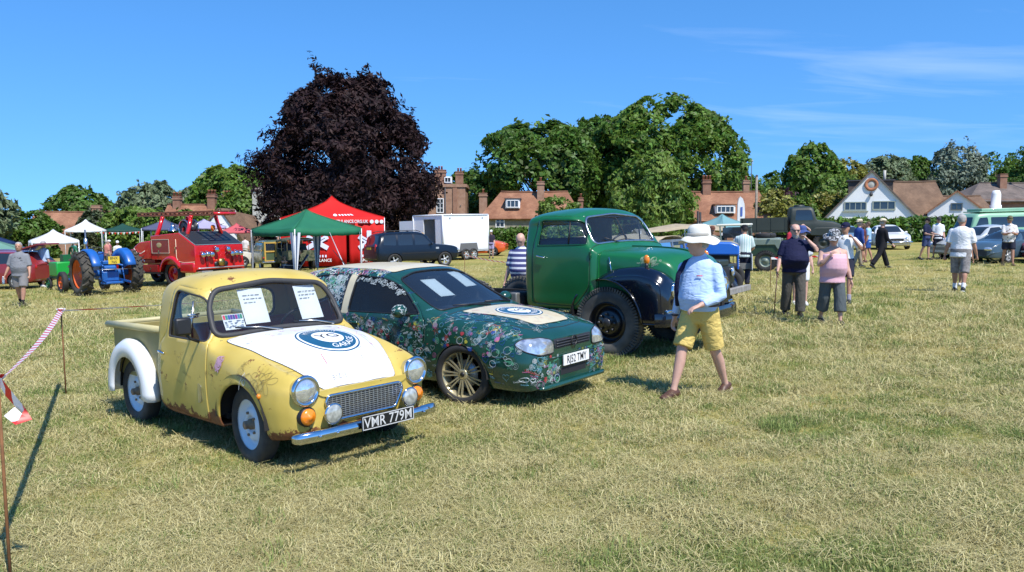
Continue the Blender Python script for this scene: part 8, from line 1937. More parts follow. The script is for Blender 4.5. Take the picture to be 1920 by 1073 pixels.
# man in white top with cap
person('man in a white T-shirt and navy cap scratching his face behind the woman in pink',(7.2,17.3),-112,H=1.78,build=1.03,hip=(18,-12),knee=(6,16),arms=((44,32,138,25),(10,10,20)),yaw=-30,skin='tan',top=WHT,sleeve=.42,bottom=DSHORT,leg=.42,flare=1.12,shoes=(SHBL,SHWH),socks=C('grey_sock',(.3,.28,.33)),hair=DARKH,hat='cap',hatm=NAVYC,voxel=.015)
person('person in a blue brimmed hat half hidden behind the bearded man',(6.15,17.0),-95,H=1.66,hip=(5,-4),knee=(4,4),skin='pink',top=C('white_blue',(.55,.58,.62)),sleeve=.42,bottom=WHT,leg=.45,shoes=(SHWH,),hair=BROWNH,hat='floppy',hatm=C('blue_hat',(.05,.08,.22)),voxel=.02)
# striped polo man behind the lorry chassis
STP = stripes('navy_white_stripe',(0.055,0.06,0.17),(0.62,0.63,0.68),11,2,.6)
person('balding man in a navy and white striped polo shirt looking down behind the lorry cab',(0.18,14.6),-112,H=1.72,build=1.12,belly=.08,hip=(6,-4),knee=(4,6),arms=((6,10,18),(2,14,12)),nod=30,yaw=10,lean=4,skin='pink',top=STP,sleeve=.44,bottom=BLK_,leg=.97,shoes=(SHBL,),hair=None,collar=True,voxel=.0135,hang=.03)
# man in grey on the left
T,I = person('man in a grey printed polo shirt and grey shorts carrying a water bottle',(-13.4,21.74),-82,H=1.79,build=1.14,belly=.07,hip=(14,-10),knee=(4,12),arms=((4,14,30),(4,16,16)),yaw=10,skin='tan',top=folds(C('grey_polo',(0.20,0.205,0.22)),8,8,10,.6,.03),sleeve=.46,bottom=C('grey_shorts',(0.21,0.20,0.20)),leg=.46,flare=1.2,shoes=(SHBL,),socks=C('black_sock',(.02,.02,.02)),hair=GREYH,collar=True,voxel=.016)
sp_,FT,LT = I['sp'],I['FT'],I['LT']; mb = MB(); rg = random.Random(2)
for i in range(12):
 p = [sp_(.27 + rg.uniform(0,.14)) + FT*.165 + LT*rg.uniform(-.11,.11)]; p.append(p[0] + LT*rg.uniform(.02,.06) + UP*rg.uniform(-.02,.02)); ribbon(mb,p,FT,.008)
mkstuff('shirt_print',mb,INK,T,fix=False)
bt = thing('water_bottle','clear plastic water bottle in the hand of the man in grey','bottle',T.location,-82); wr = I['AR'][1][2] + I['AR'][1][3]*.09; mk('bottle_body',MB().lathe([(.001,-.16),(.032,-.155),(.033,-.02),(.02,.02),(.012,.04)],wr + Vector((.03,0,0)),'z',14),mat('clear_plastic',(0.55,0.62,0.68),.1,trans=.6),bt); mk('bottle_cap',MB().lathe([(.014,.04),(.014,.06),(.001,.062)],wr + Vector((.03,0,0)),'z',12),WHITEP,bt)
# straw hats
person('man in a dark suit and straw boater striding across the field',(13.35,28.9),12,H=1.84,build=1.08,hip=(26,-24),knee=(6,14),arms=((-6,10,20),(12,10,30)),nod=10,top=BLK_,sleeve=.97,bottom=BLK_,leg=.98,flare=1.2,shoes=(SHBL,),hair=GREYH,hat='straw',hatm=STRAWM,voxel=.022,hang=.10,jacket=True)
person('man in a blue shirt, pale trousers and straw hat walking beside the dark suit',(12.95,29.9),14,H=1.80,hip=(16,-14),knee=(4,10),top=C('royal_blue_shirt',(.03,.07,.26)),sleeve=.9,bottom=KHAKI,leg=.98,shoes=(SHBL,),hair=GREYH,hat='straw',hatm=STRAWM,voxel=.024)
person('person in a pale blue top and blue shorts near the white classic car',(14.9,33.5),150,H=1.70,hip=(8,-6),top=C('sky_blue_top',(.30,.48,.68)),sleeve=.4,bottom=C('blue_shorts',(.03,.09,.35)),leg=.4,shoes=(SHBR,),hair=BROWNH,skin='tan',voxel=.024)
person('woman in a dark red top standing beside the pale blue top',(14.3,32.6),160,H=1.64,hip=(4,-2),top=C('dark_red_top',(.10,.03,.03)),sleeve=.3,bottom=C('dark_skirt',(.12,.05,.04)),leg=.45,shoes=(SHBR,),hair=BROWNH,hairlen=.08,skin='tan',voxel=.024)
# right side
person('heavy grey haired man in a white T-shirt and checked shorts seen from behind',(10.72,19.1),52,H=1.87,build=1.18,belly=.08,hip=(10,-12),knee=(4,8),arms=((-4,14,10),(6,12,14)),yaw=-22,skin='tan',top=folds(C('white_tee',(0.72,0.72,0.73),.03),7,7,9,.7,.035),sleeve=.46,bottom=mat('cloth_check_shorts',(0.155,0.14,0.135),.85,col2=(0.28,0.26,0.25),scale=18),leg=.60,flare=1.25,shoes=(SHBL,SHWH),socks=WHT,hair=GREYH,voxel=.0145,hang=.07)
person('child in mint shorts and a blue top behind the heavy man in white',(11.65,20.6),40,H=1.45,hip=(6,-8),top=C('blue_tee',(.05,.12,.45)),sleeve=.4,bottom=C('mint_shorts',(.30,.55,.40)),leg=.47,flare=1.2,shoes=(SHWH,),hair=BROWNH,skin='tan',voxel=.022)
person('man in a navy T-shirt and blue shorts standing by the laurel hedge',(17.5,33.8),-55,H=1.80,hip=(6,-8),arms=((20,8,60),(10,8,70)),nod=30,top=C('navy_tee',(.015,.02,.05)),sleeve=.42,bottom=C('denim_shorts',(.05,.07,.16)),leg=.45,shoes=(SHBL,),hair=DARKH,hat='cap',hatm=BLK_,voxel=.024)
person('man in a white T-shirt and dark cap standing beside the navy T-shirt',(18.25,34.3),-100,H=1.82,hip=(5,-5),nod=20,top=WHT,sleeve=.42,bottom=DSHORT,leg=.44,shoes=(SHBL,),hair=DARKH,hat='cap',hatm=C('charcoal_cap',(.05,.05,.055)),voxel=.024)
HAW = mat('cloth_patterned_shirt',(0.62,0.60,0.58),.85,col2=(0.16,0.10,0.06),scale=13,lo=.56,hi=.62)
person('man in a patterned short sleeved shirt and dark shorts beside the maroon car',(17.75,28.6),-104,H=1.80,build=1.08,belly=.06,hip=(12,-8),knee=(4,8),arms=((22,8,85,40),(22,8,85,40)),nod=18,skin='tan',top=HAW,sleeve=.44,bottom=DSHORT,leg=.42,flare=1.15,shoes=(SHBR,),hair=DARKH,hat='cap',hatm=C('olive_cap',(.12,.11,.06)),voxel=.02)
person('person in a pale lilac shirt leaning on the maroon car',(20.6,31.0),200,H=1.72,hip=(5,0),lean=18,arms=((40,10,30),(40,10,30)),top=C('lilac_shirt',(.40,.42,.60)),sleeve=.44,bottom=DSHORT,leg=.9,shoes=(SHBL,),hair=BROWNH,skin='pink',voxel=.024)
# around the tractors
CHK = stripes('mint_check',(0.60,0.66,0.64),(0.36,0.50,0.48),16,1,.55)
person('man in a pale checked shirt seen from behind beside the grey tractor',(6.35,21.9),72,H=1.74,build=1.1,hip=(4,-4),arms=((24,14,70,30),(20,14,60,30)),lean=6,yaw=40,skin='tan',top=CHK,sleeve=.44,bottom=DSHORT,leg=.97,shoes=(SHBL,),hair=DARKH,hat='cap',hatm=BLK_,voxel=.018)
person('man in a brown flat cap and grey jumper behind the blue tractor',(5.95,23.8),-100,H=1.72,hip=(4,-4),top=C('grey_jumper',(.14,.15,.13)),sleeve=.95,bottom=GREYT,leg=.97,shoes=(SHBL,),skin='tan',hair=BROWNH,hat='cap',hatm=C('brown_cap',(.14,.06,.04)),voxel=.024)
person('woman in a pale blue vest raising her arms near the army lorry',(11.2,31.0),-80,H=1.66,hip=(5,-3),arms=((120,20,90,40),(120,20,90,40)),top=C('pale_blue_vest',(.42,.52,.62)),sleeve=.1,bottom=BLK_,leg=.4,shoes=(SHWH,),hair=BROWNH,hairlen=.08,skin='pink',voxel=.024)
person('man in a red shirt beside the utility car',(10.3,29.5),-60,H=1.68,hip=(4,-4),top=C('red_shirt',(.40,.03,.05)),sleeve=.44,bottom=GREYT,leg=.97,shoes=(SHBL,),hair=BROWNH,skin='pink',voxel=.024)
# distance, centre
person('person in a white cap and dark top by the orange coupe',(-1.25,48.0),-90,H=1.72,hip=(4,-4),top=C('dark_top',(.03,.025,.04)),sleeve=.4,bottom=C('lilac_shorts',(.35,.30,.45)),leg=.45,shoes=(SHBL,),hair=DARKH,hat='cap',hatm=WHT,voxel=.03)
person('blonde woman standing at the open trailer door',(-5.0,44.6),40,H=1.68,hip=(3,-2),top=WHT,sleeve=.4,bottom=BLK_,leg=.97,shoes=(SHBL,),hair=mat('fair_hair',(0.42,0.26,0.10),.6),hairlen=.08,voxel=.026)
person('steward in a yellow and orange tabard by the garden hedge',(1.35,54.0),-90,H=1.75,hip=(5,-4),top=C('hi_vis',(.66,.62,.04)),sleeve=.44,bottom=C('orange_trousers',(.5,.12,.02)),leg=.97,shoes=(SHBL,),hair=GREYH,voxel=.03)
# left crowd
person('man in a powder blue shirt and dark shorts by the red hatchback',(-17.7,30.2),70,H=1.78,build=1.05,hip=(6,-6),top=C('powder_blue_shirt',(.38,.50,.66)),sleeve=.5,bottom=DSHORT,leg=.45,shoes=(SHWH,),hair=GREYH,skin='fair',voxel=.02)
for i,(x,y,h,c_,cb,an_,lb) in enumerate([(-22.8,45.0,1.72,(.50,.20,.16),GREYT,60,'person in a coral shirt among the crowd beyond the blue tractor'),(-21.6,43.8,1.66,(.60,.58,.50),DSHORT,-60,'person in a cream shirt among the crowd beyond the blue tractor'),(-20.4,45.5,1.78,(.10,.16,.35),GREYT,120,'person in a blue shirt among the crowd beyond the blue tractor'),(-19.3,44.0,1.7,(.62,.62,.64),DSHORT,-90,'person in a white shirt among the crowd beyond the blue tractor'),
         (-18.3,46.2,1.75,(.05,.06,.07),KHAKI,0,'person in a black shirt among the crowd beyond the blue tractor'),(-23.9,47.5,1.7,(.30,.10,.12),KHAKI,200,'person in a dark pink shirt among the crowd beyond the blue tractor'),(-29.5,41,1.74,(.52,.55,.62),DSHORT,-40,'person in a pale grey shirt far beyond the red hatchback'),(-26.5,48.5,1.7,(.08,.25,.20),GREYT,30,'person in a teal shirt beyond the white gazebos'),
         (-17.0,51.0,1.72,(.60,.55,.52),KHAKI,90,'person in a pale beige top behind the timber framed estate'),(-14.6,50.0,1.74,(.65,.66,.68),GREYT,-120,'person in a bright white top behind the camouflaged field car')]):
 person(lb,(x,y),an_,H=h,hip=(8,-6),top=C('crowd%d' % i,c_),sleeve=.44,bottom=cb,leg=.9 if i % 2 else .45,shoes=(SHBL,),hair=[GREYH,DARKH,BROWNH][i % 3],hat='cap' if i % 4 == 1 else None,hatm=WHT,voxel=.03,skin=['fair','tan','pink'][i % 3],group=None)
finish_people()
# ================================================================ gazebos
def gazebo(name,label,corners,ze,zp,valance,m,legs_m=None,base_z=0.0,curve=.12,legs=True,stripe=None,cat='gazebo'):
 """pop-up gazebo over four ground corners (x, y); eaves at ze, peak at zp above the ground"""
 cx = sum(c_[0] for c_ in corners)/4; cy = sum(c_[1] for c_ in corners)/4; T = thing(name,label,cat,gp(cx,cy)); g0 = T.location
 Pc = [Vector((x - cx,y - cy,ze + (gz(x) - gz(cx))*.5)) for x,y in corners]; pk = Vector((0,0,zp)); mb = MB(); n = 10
 for k in range(4):
  a,b = Pc[k],Pc[(k + 1) % 4]; vs = []
  for i in range(n + 1):
   t = i/n
   for j in range(n + 1):
    u = j/n; e = a.lerp(b,u); e = e - Vector((0,0,.05*sin(pi*u))); p = pk.lerp(e,t); p.z = pk.z + (e.z - pk.z)*(t ** (1 - curve*1.6) if curve else t) - .06*sin(pi*t)*sin(pi*u)*(1 if curve > .1 else .4); vs.append(p)
  r = n + 1; mb.add(vs,[(i*r + j,i*r + j + 1,(i + 1)*r + j + 1,(i + 1)*r + j) for i in range(n) for j in range(n)])
  vv = []
  for i in range(2):
   for j in range(n + 1): e = a.lerp(b,j/n); vv.append(e - Vector((0,0,.05*sin(pi*j/n) + i*(valance + .025*(j % 2)))) + Vector((e.x,e.y,0)).normalized()*(.01 + .015*i))
  mb.add(vv,[(j,j + 1,r + j + 1,r + j) for j in range(n)])
 o = mk('canopy',mb,m,T,solid=.006)
 for k in range(4): mk('hip_seam',MB().tube([p + Vector((0,0,.012)) for p in [pk.lerp(Pc[k],t) if not curve else Vector((*(pk.lerp(Pc[k],t)).xy,pk.z + (Pc[k].z - pk.z)*t ** (1 - curve*1.6))) for t in lin(0,1,8)]],.010,5),m,o)
 if legs:
  for (x,y),p in zip(corners,Pc):
   gzl = gz(x) - gz(cx); lg = mk('leg',MB().tube([(p.x,p.y,gzl),(p.x,p.y,p.z - .03)],.022,6),legs_m or WHITEP,T)
   if stripe:
    c_ = Vector((0,0,0)) - Vector((p.x,p.y,0)); c_.normalize(); sd = Vector((-c_.y,c_.x,0))
    for q,mm in ((-.10,stripe[0]),(-.035,stripe[1]),(.03,stripe[0]),(.095,stripe[1])):
     a = Vector((p.x,p.y,gzl + .35)) + sd*q*.45 + c_*.03; b = Vector((p.x,p.y,p.z - .15)) + sd*q*1.5 + c_*.05; d = sd*.032
     mk('curtain_strip',MB().add([a - d*.5,a + d*.5,b + d*1.5,b - d*1.5],[(0,1,2,3)],False),mm,lg,solid=.004)
 return T
def fabric(name,c_,sub=.12,var=.05): return mat('fabric_' + name,c_,.75,var=var,scale=1.6,sub=sub,bump=.15,bscale=5,spec=.3)
GRF = fabric('green',(0.018,0.15,0.075)); REDF = fabric('red',(0.58,0.012,0.010)); WHF = fabric('white',(0.74,0.75,0.76),.2,.02); STW = fabric('white_stripe',(0.66,0.67,0.70),.1); STG = fabric('grey_stripe',(0.10,0.14,0.22),.1)
gazebo('green_gazebo','green pop-up gazebo with grey striped leg curtains beside the fire engine',[(-7.92,29.2),(-5.91,31.43),(-8.14,33.44),(-10.15,31.2)],1.98,2.72,.24,GRF,WHITEP,stripe=(STW,STG))
G = gp(0,0)
rp = thing('guy_rope','thin white guy rope running down from the green gazebo towards the hatchback','rope',gp(-6.9,30.3)); mk('rope',MB().tube([(0,0,1.80),(1.75,-4.3,.02)],.014,6),WHITEP,rp); mk('peg',MB().cyl((1.75,-4.3,-.05),(1.73,-4.25,.14),.014,6),STEEL,rp)
# red gazebo with printed walls
ca,sa = cos(radians(14)),sin(radians(14)); RC = Vector((-9.55,42.6)); rot = lambda x,y: (RC.x + x*ca - y*sa,RC.y + x*sa + y*ca)
RT = gazebo('red_gazebo','red pop-up gazebo of an ambulance charity with printed side walls',[rot(-2.6,-1.7),rot(2.6,-1.7),rot(2.6,1.7),rot(-2.6,1.7)],2.55,3.72,.34,REDF,WHITEP,curve=.22)
ex = Vector((ca,sa,0)); up = Vector((0,0,1)); fw = Vector((sa,-ca,0)); BLUEST = mat('print_blue_white',(0.66,0.68,0.82),.7)
def local(x,y,z): return Vector((x*ca - y*sa,x*sa + y*ca,z))
def wall_panel(x0,x1,y0,y1,nm='side_wall'):
 a,b = local(x0,y0,0.05),local(x1,y1,0.05); n = 14; vs = []; nr = (b - a).cross(up).normalized()
 for i in range(n + 1):
  for z in (0.04,.8,1.6,2.3): vs.append(a.lerp(b,i/n) + up*z + nr*(.035*sin(i*1.9 + z) + .02*sin(i*.8)))
 return mk(nm,MB().add(vs,[(i*4 + j,(i + 1)*4 + j,(i + 1)*4 + j + 1,i*4 + j + 1) for i in range(n) for j in range(3)]),REDF,RT,solid=.004)
def star_of_life(par,c_,r,ex_,nr):
 mb = MB()
 for k in range(3):
  a = radians(90 + 60*k); d = ex_*cos(a) + up*sin(a); s_ = ex_*-sin(a) + up*cos(a); w_ = r*.19
  mb.add([c_ + nr*(.012 + .002*k) + d*r - s_*w_,c_ + nr*(.012 + .002*k) + d*r + s_*w_,c_ + nr*(.012 + .002*k) - d*r + s_*w_,c_ + nr*(.012 + .002*k) - d*r - s_*w_],[(0,1,2,3)],False)
 o = mk('printed_star',mb,BLUEST,par,fix=False)
 mb = MB()
 for a in (30,150,270):
  d = ex_*cos(radians(a)) + up*sin(radians(a)); s_ = ex_*-sin(radians(a)) + up*cos(radians(a)); mb.add([c_ + nr*.022 - s_*.016,c_ + nr*.022 + s_*.016,c_ + nr*.022 + s_*.016 + d*r*.72,c_ + nr*.022 - s_*.016 + d*r*.72],[(0,1,2,3)],False)
 kind(mk('printed_lines',mb,mat('print_navy',(0.02,0.02,0.10),.7),o,fix=False),'stuff')
 mk('printed_flame',MB().add([c_ + nr*.026 + ex_*r*.22*cos(t)*(1 + .5*(sin(t) < 0)) + up*r*(.30*sin(t) if sin(t) < 0 else .5*sin(t)) for t in [2*pi*i/14 for i in range(14)]],[tuple(range(14))],False),REDF,o,fix=False)
w1 = wall_panel(-1.55,0.65,-1.7,-1.7); w2 = wall_panel(.8,2.6,-1.7,-1.7); wall_panel(-2.6,-1.75,-1.7,-1.7); wall_panel(-2.6,2.6,1.7,1.7); wall_panel(2.6,2.6,-1.7,1.7)
nr = fw
for par,x,sc_ in ((w1,-.80,1.0),(w2,1.80,1.0)):
 star_of_life(par,local(x,-1.76,1.30),.60,ex,nr)
 text_obj('printed_lettering','AMBULANCE',WHITEMARK,par,local(x + .12,-1.78,.38),ex,up,.21,.95,.003)
 mbx = MB()
 for i in range(6): mbx.add([local(x - .38 + i*.15,-1.78,.54),local(x - .30 + i*.15,-1.78,.54),local(x - .30 + i*.15,-1.78,.66),local(x - .38 + i*.15,-1.78,.66)],[(0,1,2,3)],False)
 kind(mk('printed_strokes',mbx,BLUEST,par,fix=False),'stuff')
text_obj('printed_lettering','AMBULANCE.ORG.UK',WHITEMARK,RT,local(.85,-1.745,2.36),ex,up,.23,.80,.003)
for i in range(3): mk('printed_icon',MB().add([local(1.95 + i*.25,-1.75,2.36) + ex*.10*cos(t) + up*.10*sin(t) for t in [2*pi*k/18 for k in range(18)]],[tuple(range(18))],False),WHITEMARK,RT,fix=False)
def roof_pt(x,t):                                                  # point on the front slope of the red roof
 e = local(x,-1.7,2.55); p = Vector((0,0,3.72)).lerp(e,t); k = sin(pi*(x + 2.6)/5.2); p.z = 3.72 + (2.55 - .05*k - 3.72)*t ** (1 - .22*1.6) - .06*sin(pi*t)*k; return p + fw*.02 + up*.03
mb = MB()
for i in range(5): mb.add([roof_pt(.40 + i*.20,.80),roof_pt(.52 + i*.20,.80),roof_pt(.52 + i*.20,.70),roof_pt(.40 + i*.20,.70)],[(0,1,2,3)],False)
kind(mk('roof_print',mb,WHITEMARK,RT,fix=False),'stuff'); mk('roof_badge',MB().add([roof_pt(.16 + .13*cos(t),.75 + .085*sin(t)) for t in [2*pi*k/16 for k in range(16)]],[tuple(range(16))],False),WHITEMARK,RT,fix=False)
for k,(nm,lb,x,y,w_,a,ze,zp,m_) in enumerate([
 ('white_gazebo','white peaked gazebo behind the blue tractor exhaust',-34.4,64.7,2.6,20,2.5,3.35,WHF),('white_gazebo','lower white gazebo beside the man in the powder blue shirt',-25.2,44.0,2.2,35,1.75,2.35,WHF),
 ('dark_green_gazebo','dark green gazebo hung with bunting between the white gazebo and the fire engine',-34.0,70,2.9,30,2.5,3.05,fabric('dark_green',(0.012,0.06,0.045))),
 ('grey_gazebo','grey blue gazebo seen under the fire engine ladder',-26.0,60,2.6,10,2.45,3.15,fabric('slate',(0.08,0.09,0.16))),('lilac_gazebo','pale lilac gazebo behind the fire engine beacon',-24.2,63.0,2.6,40,2.5,3.1,fabric('lilac',(0.36,0.34,0.52))),
 ('pink_gazebo','salmon red gazebo right of the fire engine',-21.3,62,2.4,20,2.1,2.7,fabric('salmon',(0.52,0.10,0.12))),('teal_gazebo','pale teal gazebo behind the head of the man in the sun hat',13.9,53.0,3.4,30,1.45,2.35,fabric('teal',(0.16,0.32,0.34))),
 ('navy_gazebo','dark blue gazebo at the far left edge of the field',-33.8,51.0,3.0,15,1.7,2.6,fabric('navy',(0.012,0.03,0.10))),('pale_green_gazebo','pale green gazebo behind the red hatchback',-29.5,45.5,3.0,25,1.35,1.95,fabric('pale_green',(0.14,0.28,0.22)))]):
 cc,ss = cos(radians(a))*w_/2,sin(radians(a))*w_/2; gazebo(nm,lb,[(x - cc + ss,y - ss - cc),(x + cc + ss,y + ss - cc),(x + cc - ss,y + ss + cc),(x - cc - ss,y - ss + cc)],ze,zp,.16,m_,curve=.18)
# bunting along the dark green gazebo
bu = thing('bunting','string of red and white bunting flags on the dark green gazebo','bunting',gp(-33.7,67.9)); a = Vector((-1.9,.2,2.4)); b = Vector((2.0,.4,2.35)); mk('cord',MB().tube([a.lerp(b,t) - Vector((0,0,.12*sin(pi*t))) for t in lin(0,1,12)],.008,5),WHITEP,bu)
for i in range(16):
 p = a.lerp(b,(i + .5)/16) - Vector((0,0,.12*sin(pi*(i + .5)/16))); mk('flag',MB().add([p + Vector((-.09,0,0)),p + Vector((.09,0,0)),p + Vector((0,-.02,-.2))],[(0,1,2)],False),[WHF,REDF][i % 2],bu,fix=False)
# tan canvas fly sheet and camouflage net behind the lorry
cs = thing('canvas_awning','tan canvas awning stretched behind the man in the sun hat','awning',gp(7.4,33.5),0)
vs = []
for i in range(9):
 for j in range(5): x,y = -2.3 + 4.6*i/8,-1.2 + 2.4*j/4; vs.append((x,y,1.62 + .16*cos((i - 4)*.55) - .10*abs(j - 2) + .03*sin(i*2.1 + j)))
mk('canvas',MB().add(vs,[(i*5 + j,i*5 + j + 1,(i + 1)*5 + j + 1,(i + 1)*5 + j) for i in range(8) for j in range(4)]),CANVAS,cs,solid=.01)
for x in (-2.2,2.2):
 for y in (-1.15,1.15): mk('pole',MB().cyl((x,y,0),(x,y,1.5),.025,6),STEEL,cs)
# feather flag
ff = thing('feather_flag','tall white feather flag standing in front of the telegraph pole','flag',gp(17.4,62)); mk('pole',MB().tube([(0,0,0),(0,0,2.4),(.02,0,3.3),(.10,0,3.65),(.28,0,3.78)],[.03,.025,.02,.015,.012],6),STEEL,ff)
fv = [(.03,0,1.0),(.55,0,1.05),(.60,.04,1.8),(.62,.06,2.6),(.56,.04,3.2),(.42,.02,3.6),(.24,0,3.74),(.10,0,3.6),(.04,0,3.2),(.03,0,2.0)]; mk('flag_cloth',MB().add(fv,[tuple(range(10))],False),WHF,ff,solid=.004); kind(mk('flag_print',MB().box((.32,-.03,2.6),(.16,.01,.7)).box((.32,-.03,1.6),(.14,.01,.5)),mat('print_blue',(0.05,0.10,0.35),.6),ff,fix=False),'stuff')
# ================================================================ barrier posts and tape
RUST = mat('rusty_rod',(0.20,0.085,0.03),.8,var=.25,scale=14)
def tape_mat():
 m = mat('red_white_tape',(0.74,0.72,0.74),.4,sub=.15); t = m.node_tree; b = t.nodes['Principled BSDF']; uv = t.nodes.new('ShaderNodeUVMap'); sp_ = t.nodes.new('ShaderNodeSeparateXYZ'); t.links.new(uv.outputs[0],sp_.inputs[0])
 a = t.nodes.new('ShaderNodeMath'); a.operation = 'ADD'; t.links.new(sp_.outputs[0],a.inputs[0]); t.links.new(sp_.outputs[1],a.inputs[1]); f = t.nodes.new('ShaderNodeMath'); f.operation = 'FRACT'; t.links.new(a.outputs[0],f.inputs[0]); g = t.nodes.new('ShaderNodeMath'); g.operation = 'GREATER_THAN'; g.inputs[1].default_value = .58; t.links.new(f.outputs[0],g.inputs[0])
 x = t.nodes.new('ShaderNodeMixRGB'); x.inputs[1].default_value = (0.74,0.72,0.74,1); x.inputs[2].default_value = (0.62,0.02,0.02,1); t.links.new(g.outputs[0],x.inputs[0]); t.links.new(x.outputs[0],b.inputs['Base Color'])
 for l in list(t.links):
  if l.to_node.type == 'BSDF_TRANSLUCENT': t.links.remove(l)
 for n in t.nodes:
  if n.type == 'BSDF_TRANSLUCENT': t.links.new(x.outputs[0],n.inputs[0])
 return m
TAPE = tape_mat()
def tape(name,pts,wd,parent,twist=0.0,period=.34,roll0=0.0):
 """ribbon along points with slow twist, striped by its uv"""
 P = [Vector(p) for p in pts]; vs = []; us = []; s_ = 0
 for i,p in enumerate(P):
  if i: s_ += (p - P[i - 1]).length
  d = (P[min(i + 1,len(P) - 1)] - P[max(i - 1,0)]).normalized(); side = d.cross(Vector((0,0,1)))
  if side.length < 1e-3: side = Vector((1,0,0))
  side.normalize(); u = side.cross(d).normalized(); a = roll0 + twist*i/len(P); w_ = (u*cos(a) + side*sin(a))*wd/2; vs += [p - w_,p + w_]; us += [(s_/period,0),(s_/period,.35)]
 me = bpy.data.meshes.new(name); me.from_pydata([tuple(v) for v in vs],[],[(2*i,2*i + 1,2*i + 3,2*i + 2) for i in range(len(P) - 1)]); uv = me.uv_layers.new(name='UVMap')
 for l in me.loops: uv.data[l.index].uv = us[l.vertex_index]
 me.polygons.foreach_set('use_smooth',[True]*len(me.polygons)); return link(name,me,TAPE,parent)
def post(label,x,y,h,lean=(0,0)):
 T = thing('barrier_post',label,'post',gp(x,y),0,None); mk('rod',MB().tube([(-lean[0]*.1,0,-.1),(lean[0]*.5,lean[1]*.5,h*.5),(lean[0],lean[1],h)],.0085,8),RUST,T); return T,gp(x,y) + Vector((lean[0],lean[1],h))
p1,t1 = post('thin rusty barrier rod with knotted tape at the near left corner',-2.605,4.03,1.10,(-.03,.02)); p2,t2 = post('thin rusty barrier rod behind the yellow pickup with taped top',-5.18,9.17,1.0,(-.02,0))
tp = thing('barrier_tape','red and white barrier tape sagging between the two rusty rods','tape',gp(-3.9,6.6)); o_ = tp.location
tape('tape_run',[t1.lerp(t2,t) - o_ - Vector((0,0,.05*sin(pi*t) + .02)) for t in lin(0,1,30)],.05,tp,1.2,.22,.9)
tape('tape_tail',[t1 - o_ + Vector(p) for p in ((0,0,-.01),(.03,-.02,-.02),(.07,-.03,-.07),(.11,-.03,-.12),(.15,-.04,-.155),(.165,-.04,-.19),(.13,-.05,-.20),(.08,-.045,-.16))],.062,tp,.5,.16,.2)
for k in range(3): tape('tape_knot',[t1 - o_ + Vector((.02*cos(a + k),.02*sin(a + k),.02*k - .03 + .012*sin(2*a))) for a in lin(0,5.5,14)],.035,tp,1,.16,.3*k)
for k in range(2): tape('tape_knot',[t2 - o_ + Vector((.022*cos(a + k),.022*sin(a + k),.02*k - .03)) for a in lin(0,5.5,12)],.045,tp,1,.16,.3*k)
for s_ in (-1,1): tape('tape_tail',[t2 - o_ + Vector((s_*.05*t,0,.05*t*(1 if s_ > 0 else .9) - .04)) for t in lin(0,1,4)] if s_ < 0 else [t2 - o_ + Vector((.05*t,0,.05*t - .04)) for t in lin(0,1,4)],.02,tp,.2,.5)
tp = thing('barrier_tape','red and white barrier tape running from the rear rod to behind the yellow pickup cab','tape',gp(-4.2,10)); o_ = tp.location; e_ = gp(-2.4,11.6,1.0); tape('tape_run',[t2.lerp(e_,t) - o_ - Vector((0,0,.03*sin(pi*t) + .02)) for t in lin(0,1,24)],.03,tp,.8,.5,.9)
p3,t3 = post('thin rusty barrier rod hidden behind the yellow pickup cab',-2.4,11.6,1.0)
p4,t4 = post('thin barrier rod near the dark 4x4',-1.6,27.0,.95); p5,t5 = post('thin barrier rod beside the striped polo man',.9,19.3,.95)
tp = thing('barrier_tape','red and white barrier tape behind the man in the striped polo shirt','tape',gp(-.4,23)); o_ = tp.location; tape('tape_run',[t4.lerp(t5,t) - o_ - Vector((0,0,.10*sin(pi*t) + .02)) for t in lin(0,1,30)],.07,tp,1.0,.5,.4)
tp = thing('barrier_tape','red and white barrier tape between the grey tractor and the utility car','tape',gp(8.2,22)); o_ = tp.location; a,b = gp(7.0,21.6,.80),gp(9.2,22.4,.85); tape('tape_run',[a.lerp(b,t) - o_ - Vector((0,0,.04*sin(pi*t))) for t in lin(0,1,16)],.06,tp,.5,.4)
p6,t6 = post('thin barrier rod beside the grey tractor',7.0,21.6,.82); p7,t7 = post('thin barrier rod beside the utility car',9.2,22.4,.87)
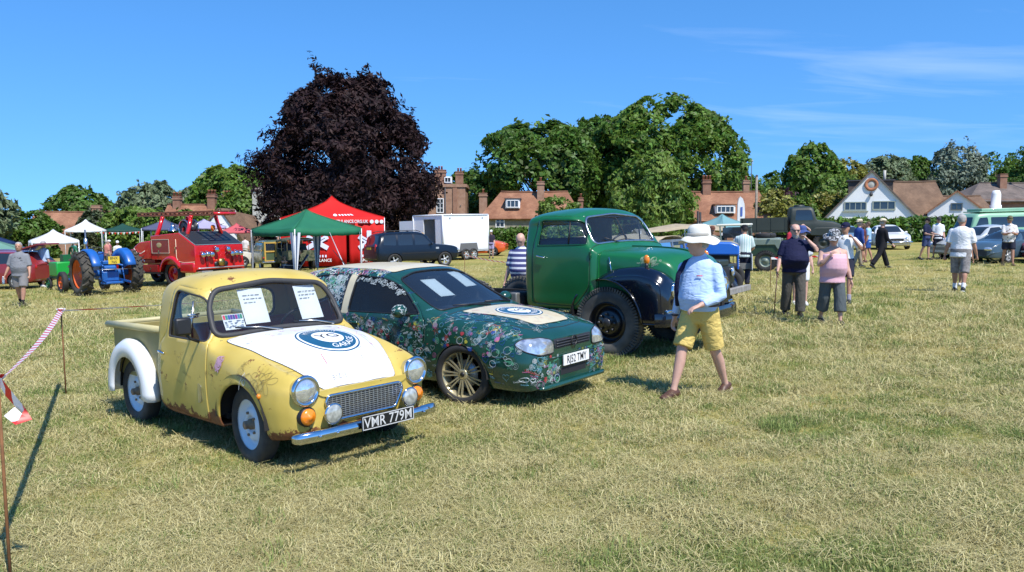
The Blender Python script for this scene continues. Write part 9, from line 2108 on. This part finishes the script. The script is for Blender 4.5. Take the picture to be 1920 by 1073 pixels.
# folding chair and reclining person under the green gazebo
ch = thing('folding_chair','blue grey folding recliner chair under the green gazebo','chair',gp(-8.45,30.6),200); DC = C('dark_blue_canvas',(0.03,0.04,0.08))
mk('seat',MB().add([(-.25,-.25,.40),(.28,-.25,.44),(.28,.25,.44),(-.25,.25,.40)],[(0,1,2,3)],False),DC,ch,solid=.03); mk('backrest',MB().add([(-.25,-.25,.40),(-.25,.25,.40),(-.62,.25,.98),(-.62,-.25,.98)],[(0,1,2,3)],False),DC,ch,solid=.03)
for s_ in (-1,1): mk('frame',MB().tube([(-.64,s_*.27,1.0),(-.25,s_*.27,.42),(.32,s_*.27,.44),(-.30,s_*.27,.02)],.014,6).tube([(-.35,s_*.27,.58),(.30,s_*.27,.60),(.30,s_*.27,.02)],.014,6),STEEL,ch)
person('person in dark clothes reclining in the folding chair under the gazebo',(-8.45,30.6),200,H=1.72,hip=(82,80),knee=(55,50),lean=-32,arms=((20,10,40),(20,10,40)),top=BLK_,sleeve=.9,bottom=C('charcoal_jeans',(.03,.035,.05)),leg=.97,shoes=(SHBL,),hair=DARKH,skin='fair',voxel=.022,seat=.02); finish_people()
# dog lying by the silver car
dg = thing('black_dog','black dog sitting on the grass by the silver saloon','dog',gp(18.6,31.6),200); mb = MB()
limb(mb,[(-.25,0,.22),(0,0,.32),(.20,0,.48)],[.15,.14,.11]); limb(mb,[(.20,0,.50),(.27,0,.66)],[.09,.07]); mb.sphere((.32,0,.74),(.10,.075,.08)); limb(mb,[(.38,0,.72),(.48,0,.69)],[.05,.035])
for s_ in (-1,1): limb(mb,[(.20,s_*.08,.44),(.24,s_*.08,.22),(.25,s_*.08,.04)],[.055,.04,.035]); limb(mb,[(.25,s_*.08,.03),(.32,s_*.08,.025)],[.03,.025]); limb(mb,[(-.22,s_*.12,.22),(-.02,s_*.14,.20),(-.16,s_*.15,.05)],[.09,.06,.035]); limb(mb,[(-.16,s_*.15,.035),(-.02,s_*.15,.03)],[.035,.03]); limb(mb,[(.29,s_*.06,.80),(.27,s_*.085,.70)],[.025,.03])
limb(mb,[(-.36,0,.12),(-.55,.05,.05)],[.035,.02]); skin_obj('body',mb,mat('black_fur',(0.010,0.010,0.011),.7),dg,.02); finish_people()
